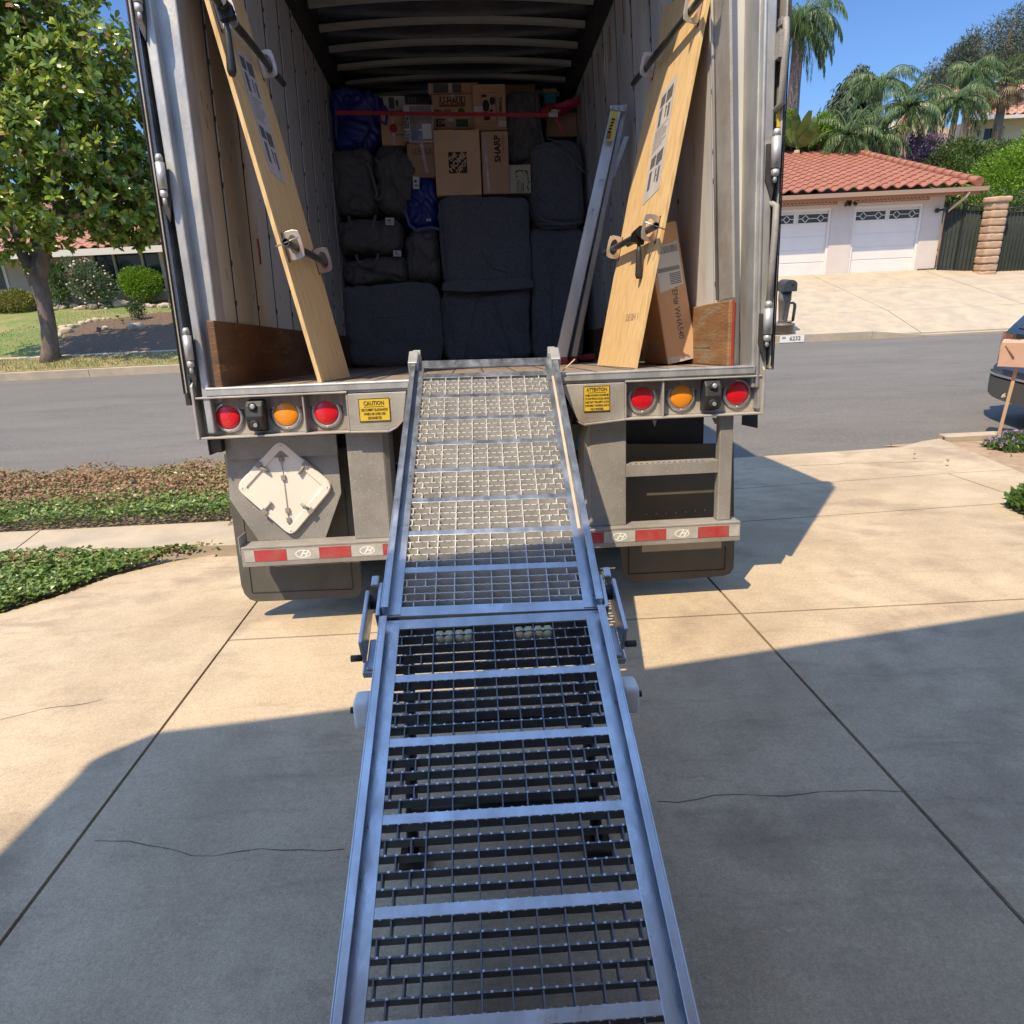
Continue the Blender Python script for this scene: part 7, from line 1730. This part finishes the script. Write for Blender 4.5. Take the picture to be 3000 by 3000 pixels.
# ------------------------------------------------------------------ parked car at the right edge
def suv():
    g0 = gnd(2899, 1214); X0, Yf = g0.x - .2, g0.y; W_ = 1.88; Yn = Yf - W_
    r = root('parked_car', 'dark blue car parked at the near curb, tail lamp showing', 'car', (X0 + 2.3, Yf - W_ / 2, 0))
    prof = [(.16, .26), (.04, .36), (.0, .48), (.0, .60), (.05, .66), (.07, .98), (.13, 1.06), (.52, 1.52), (.85, 1.64), (2.0, 1.67), (2.6, 1.60), (3.35, 1.08), (4.3, .96), (4.58, .78), (4.62, .45), (4.5, .26)]
    mb = MB(); n = len(prof)
    ys = [(0, .86, .10), (.12, .97, .03), (.35, 1, 0), (W_ - .35, 1, 0), (W_ - .12, .97, .03), (W_, .86, .10)]
    V = []
    for t, s, ins in ys:
        for (x, z) in prof:
            tum = .16 * max(0, (z - 1.0)) if t in (0, W_) else 0
            yy = t; 
            if z > 1.0: yy = W_ / 2 + (t - W_ / 2) * (1 - .22 * (z - 1.0))
            xx = x + (ins * 1.6 if x < 1 else -ins * 1.6 if x > 3.6 else 0)
            zz = z - (.05 if (t in (0, W_) and z > 1.2) else 0)
            V.append((X0 + xx, Yn + yy, zz))
    F = []
    for j in range(len(ys) - 1):
        for i in range(n): F.append((j * n + i, j * n + (i + 1) % n, (j + 1) * n + (i + 1) % n, (j + 1) * n + i))
    F += [tuple(range(n)), tuple(range((len(ys) - 1) * n, len(ys) * n))]
    mb.add(V, F); mb.build('body', 'carblue', r, bevel=.03)
    def arc(dx, pts, nm, m, th=.02, par=r):
        mb = MB()
        for k in range(len(pts) - 1):
            (y0, z0, z1, x0), (y1, z2, z3, x1) = pts[k], pts[k + 1]
            mb.add([(X0 + x0 - dx, Yn + y0, z0), (X0 + x1 - dx, Yn + y1, z2), (X0 + x1 - dx, Yn + y1, z3), (X0 + x0 - dx, Yn + y0, z1), (X0 + x0 + th, Yn + y0, z0), (X0 + x1 + th, Yn + y1, z2), (X0 + x1 + th, Yn + y1, z3), (X0 + x0 + th, Yn + y0, z1)], [(0, 1, 2, 3), (4, 5, 6, 7), (0, 1, 5, 4), (3, 2, 6, 7), (0, 3, 7, 4), (1, 2, 6, 5)])
        return mb.build(nm, m, par)
    bow = lambda t: .16 * (abs(t - W_ / 2) / (W_ / 2)) ** 5
    ysn = [W_ * k / 14 for k in range(15)]
    arc(.05, [(y, .27 + bow(y) * .5, .50, bow(y)) for y in ysn], 'bumper', 'cargrey', .1)
    arc(.058, [(y, .52, .545, bow(y)) for y in ysn], 'chrome_strip', 'chrome', .05)
    arc(.012, [(y, .66, .70, bow(y) * .6 + .06) for y in ysn[1:-1]], 'trim', 'chrome', .05)
    for s, nm in ((0, 1), (1, 1)):
        pts = [(y if not s else W_ - y, .78, .96, bow(y) * .6 + .06 + .02) for y in (0.01, .08, .16, .30)]
        arc(.02, pts, 'tail_light', 'taillens', .06)
    mb = MB(); mb.prism([(X0 + .115, Yn + .32, 1.02), (X0 + .115, Yn + W_ - .32, 1.02), (X0 + .47, Yn + W_ - .38, 1.47), (X0 + .47, Yn + .38, 1.47)], (-.02, 0, .02)); mb.build('rear_window', 'glass', r)
    mb = MB(); mb.prism([(X0 + .75, Yf - .01, 1.02), (X0 + 3.2, Yf - .01, 1.06), (X0 + 2.5, Yf - .12, 1.52), (X0 + .95, Yf - .12, 1.52)], (0, .015, 0)); mb.prism([(X0 + .75, Yn - .0, 1.02), (X0 + 3.2, Yn - .0, 1.06), (X0 + 2.5, Yn + .12, 1.52), (X0 + .95, Yn + .12, 1.52)], (0, -.012, 0)); mb.build('side_window', 'glass', r)
    mb = MB(); mb.box((X0 + .03, (Yn + Yf) / 2, .80), (.03, .5, .15)); mb.build('number_plate', 'white', r)
    for dx in (.95, 3.75):
        for yy in (Yn + .12, Yf - .12):
            mb = MB(); mb.lathe((X0 + dx, yy - .1, .33), [(.2, 0), (.31, .0), (.33, .03), (.33, .18), (.31, .21), (.2, .21)], 28, None, Vector((0, 1, 0))); wh = mb.build('wheel', 'rubber', r); mb = MB(); mb.lathe((X0 + dx, yy - .105, .33), [(.04, 0), (.2, .01), (.21, .0), (.21, .22), (.2, .21), (.04, .22)], 20, None, Vector((0, 1, 0))); mb.build('rim', 'galv', wh)
suv()
# cardboard-wrapped letterbox on a stake
sb_ = gnear(2921, 1290); r = root('boxed_post', 'taped cardboard box on a bare wooden stake by the curb', 'letterbox', sb_)
mb = MB(); t = wY(2979, 1072, sb_.y - .02); d_ = (t - sb_).normalized(); mb.box((sb_ + t) / 2 - Vector((0, 0, .03)), (.06, .03, (t - sb_).length + .10), d_.to_track_quat('Z', 'Y').to_matrix()); mb.build('stake', 'stake', r, bevel=.002)
rz = Matrix.Rotation(rad(-38), 3, 'Z'); bc = t + Vector((.03, .0, .12)); mb = MB(); mb.box(bc, (.36, .26, .24), rz); bb_ = mb.build('carton', 'boxpeach', r, bevel=.006)
mb = MB()
for k in range(6): 
    x = rnd.uniform(-.15, .15); mb.tube([bc + rz @ Vector((x, rnd.uniform(-.1, .1), .122)), bc + rz @ Vector((x + .05, rnd.uniform(-.1, .1), .123))], .004, 5)
mb.tube([bc + rz @ Vector((-.14, -.134, .09)), bc + rz @ Vector((-.06, -.134, -.03))], .008, 6); mb.tube([bc + rz @ Vector((-.185, .08, .08)), bc + rz @ Vector((-.185, .0, -.08))], .01, 6); mb.build('torn_tape', 'scuffwoodr', bb_)
mb = MB(); mb.soft(sb_.lerp(t, .62) + Vector((-.05, 0, .0)), (.035, .012, .05), seed=5, n=2.5, amp=.012, fr=22, div=5); mb.build('paper_scrap', 'cream', r)
def lowplant(name, label, c, rx, ry, h, n, L, W, m, flower=None, cat='plant'):
    mb = MB(); mb.mi(m)
    if flower: mb.mi(flower)
    for _ in range(n):
        a = rnd.uniform(0, 2 * PI); k = rnd.random() ** .5 * (1 + .25 * noise.noise(Vector((math.cos(a) * 2, math.sin(a) * 2, c.x)))); x, y = c.x + rx * k * math.cos(a), c.y + ry * k * math.sin(a)
        z = H(x, y) + h * (1 - k * k) * rnd.random() ** .6 + .02; leaf(mb, Vector((x, y, z)), rv() + Vector((0, 0, .5)), rv(), L * rnd.uniform(.6, 1.2), W, .2, m)
        if flower and rnd.random() < .10: leaf(mb, Vector((x, y, z + .03)), rv(), rv(), L, W * 1.2, .1, flower)
    mb.build(name, m, loc=c, tag=dict(label=label, cat=cat), norm=False)
lowplant('flowering_groundcover', 'low green plant with purple flowers at the foot of the stake', gnear(3000, 1310), .34, .26, .12, 2300, .05, .028, 'midleaf', 'purpleflower')
lowplant('edge_shrub', 'green shrub tip cut off by the right photo edge', gnear(3052, 1500), .2, .26, .2, 1800, .05, .03, 'midleaf', None, 'shrub')
mb = MB()
for _ in range(26):
    p = Vector((rnd.uniform(3.0, 5.4), rnd.uniform(5.0, 6.8), 0)); 
    if not (p.y > G2(2974, 1377)[1] and p.x > 3.6): continue
    leaf(mb, Vector((p.x, p.y, H(p.x, p.y) + .04)), rv(), Vector((0, 0, 1)), .06, .03)
mb.build('dry_leaves', 'ivybrown', loc=(4.5, 6, .1), tag=dict(label='scattered dry leaves on the bare dirt bed', cat='dry leaves', kind='stuff'), norm=False)

# ------------------------------------------------------------------ house standing behind the camera: it shades the foreground
def house_back():
    hgt = 3.5; off = Vector((SUNV.x / -SUNV.z, SUNV.y / -SUNV.z, 0)) * hgt
    E = []
    for px, py in ((120, 2375), (205, 2290), (250, 2236), (390, 2180), (640, 2150), (1070, 2095), (1925, 1980), (3000, 1817)):
        p = gnear(px, py); E.append(Vector((p.x, p.y, 0)) - off + Vector((0, 0, p.z + hgt)))
    zt = E[0].z
    E = [Vector((e.x, e.y, zt + (e.z - zt) * 0)) for e in E]
    d = (E[-1] - E[-2]).normalized(); E.append(E[-1] + d * 5)
    xl_ = E[0].x
    out = [Vector((xl_, -12, zt))] + E + [Vector((E[-1].x, -12, zt))]
    r = root('stucco_house', 'low stucco house standing behind the camera', 'house', (1, -6, .8))
    mb = MB(); mb.prism(out, (0, 0, .12)); mb.build('eave', 'trimcream', r)
    mb = MB(); c = Vector((2, -6, 0)); mid = [Vector((p.x + (c.x - p.x) * .75, p.y + (c.y - p.y) * .75, zt + 1.5)) for p in out]; n = len(out)
    mb.add([p + Vector((0, 0, .13)) for p in out] + mid, [(i, (i + 1) % n, n + (i + 1) % n, n + i) for i in range(n)] + [tuple(range(n, 2 * n))]); mb.build('roof', 'tileold', r)
    mb = MB(); mb.bb((xl_ + .6, -11.5, .7), (xl_ + .9, -1.6, zt)); mb.bb((xl_ + .9, -1.9, .7), (E[-1].x - .5, -1.6, zt)); mb.bb((E[-1].x - .5, -11.5, .7), (E[-1].x - .2, -1.6, zt)); mb.build('wall', 'stucco', r)
house_back()
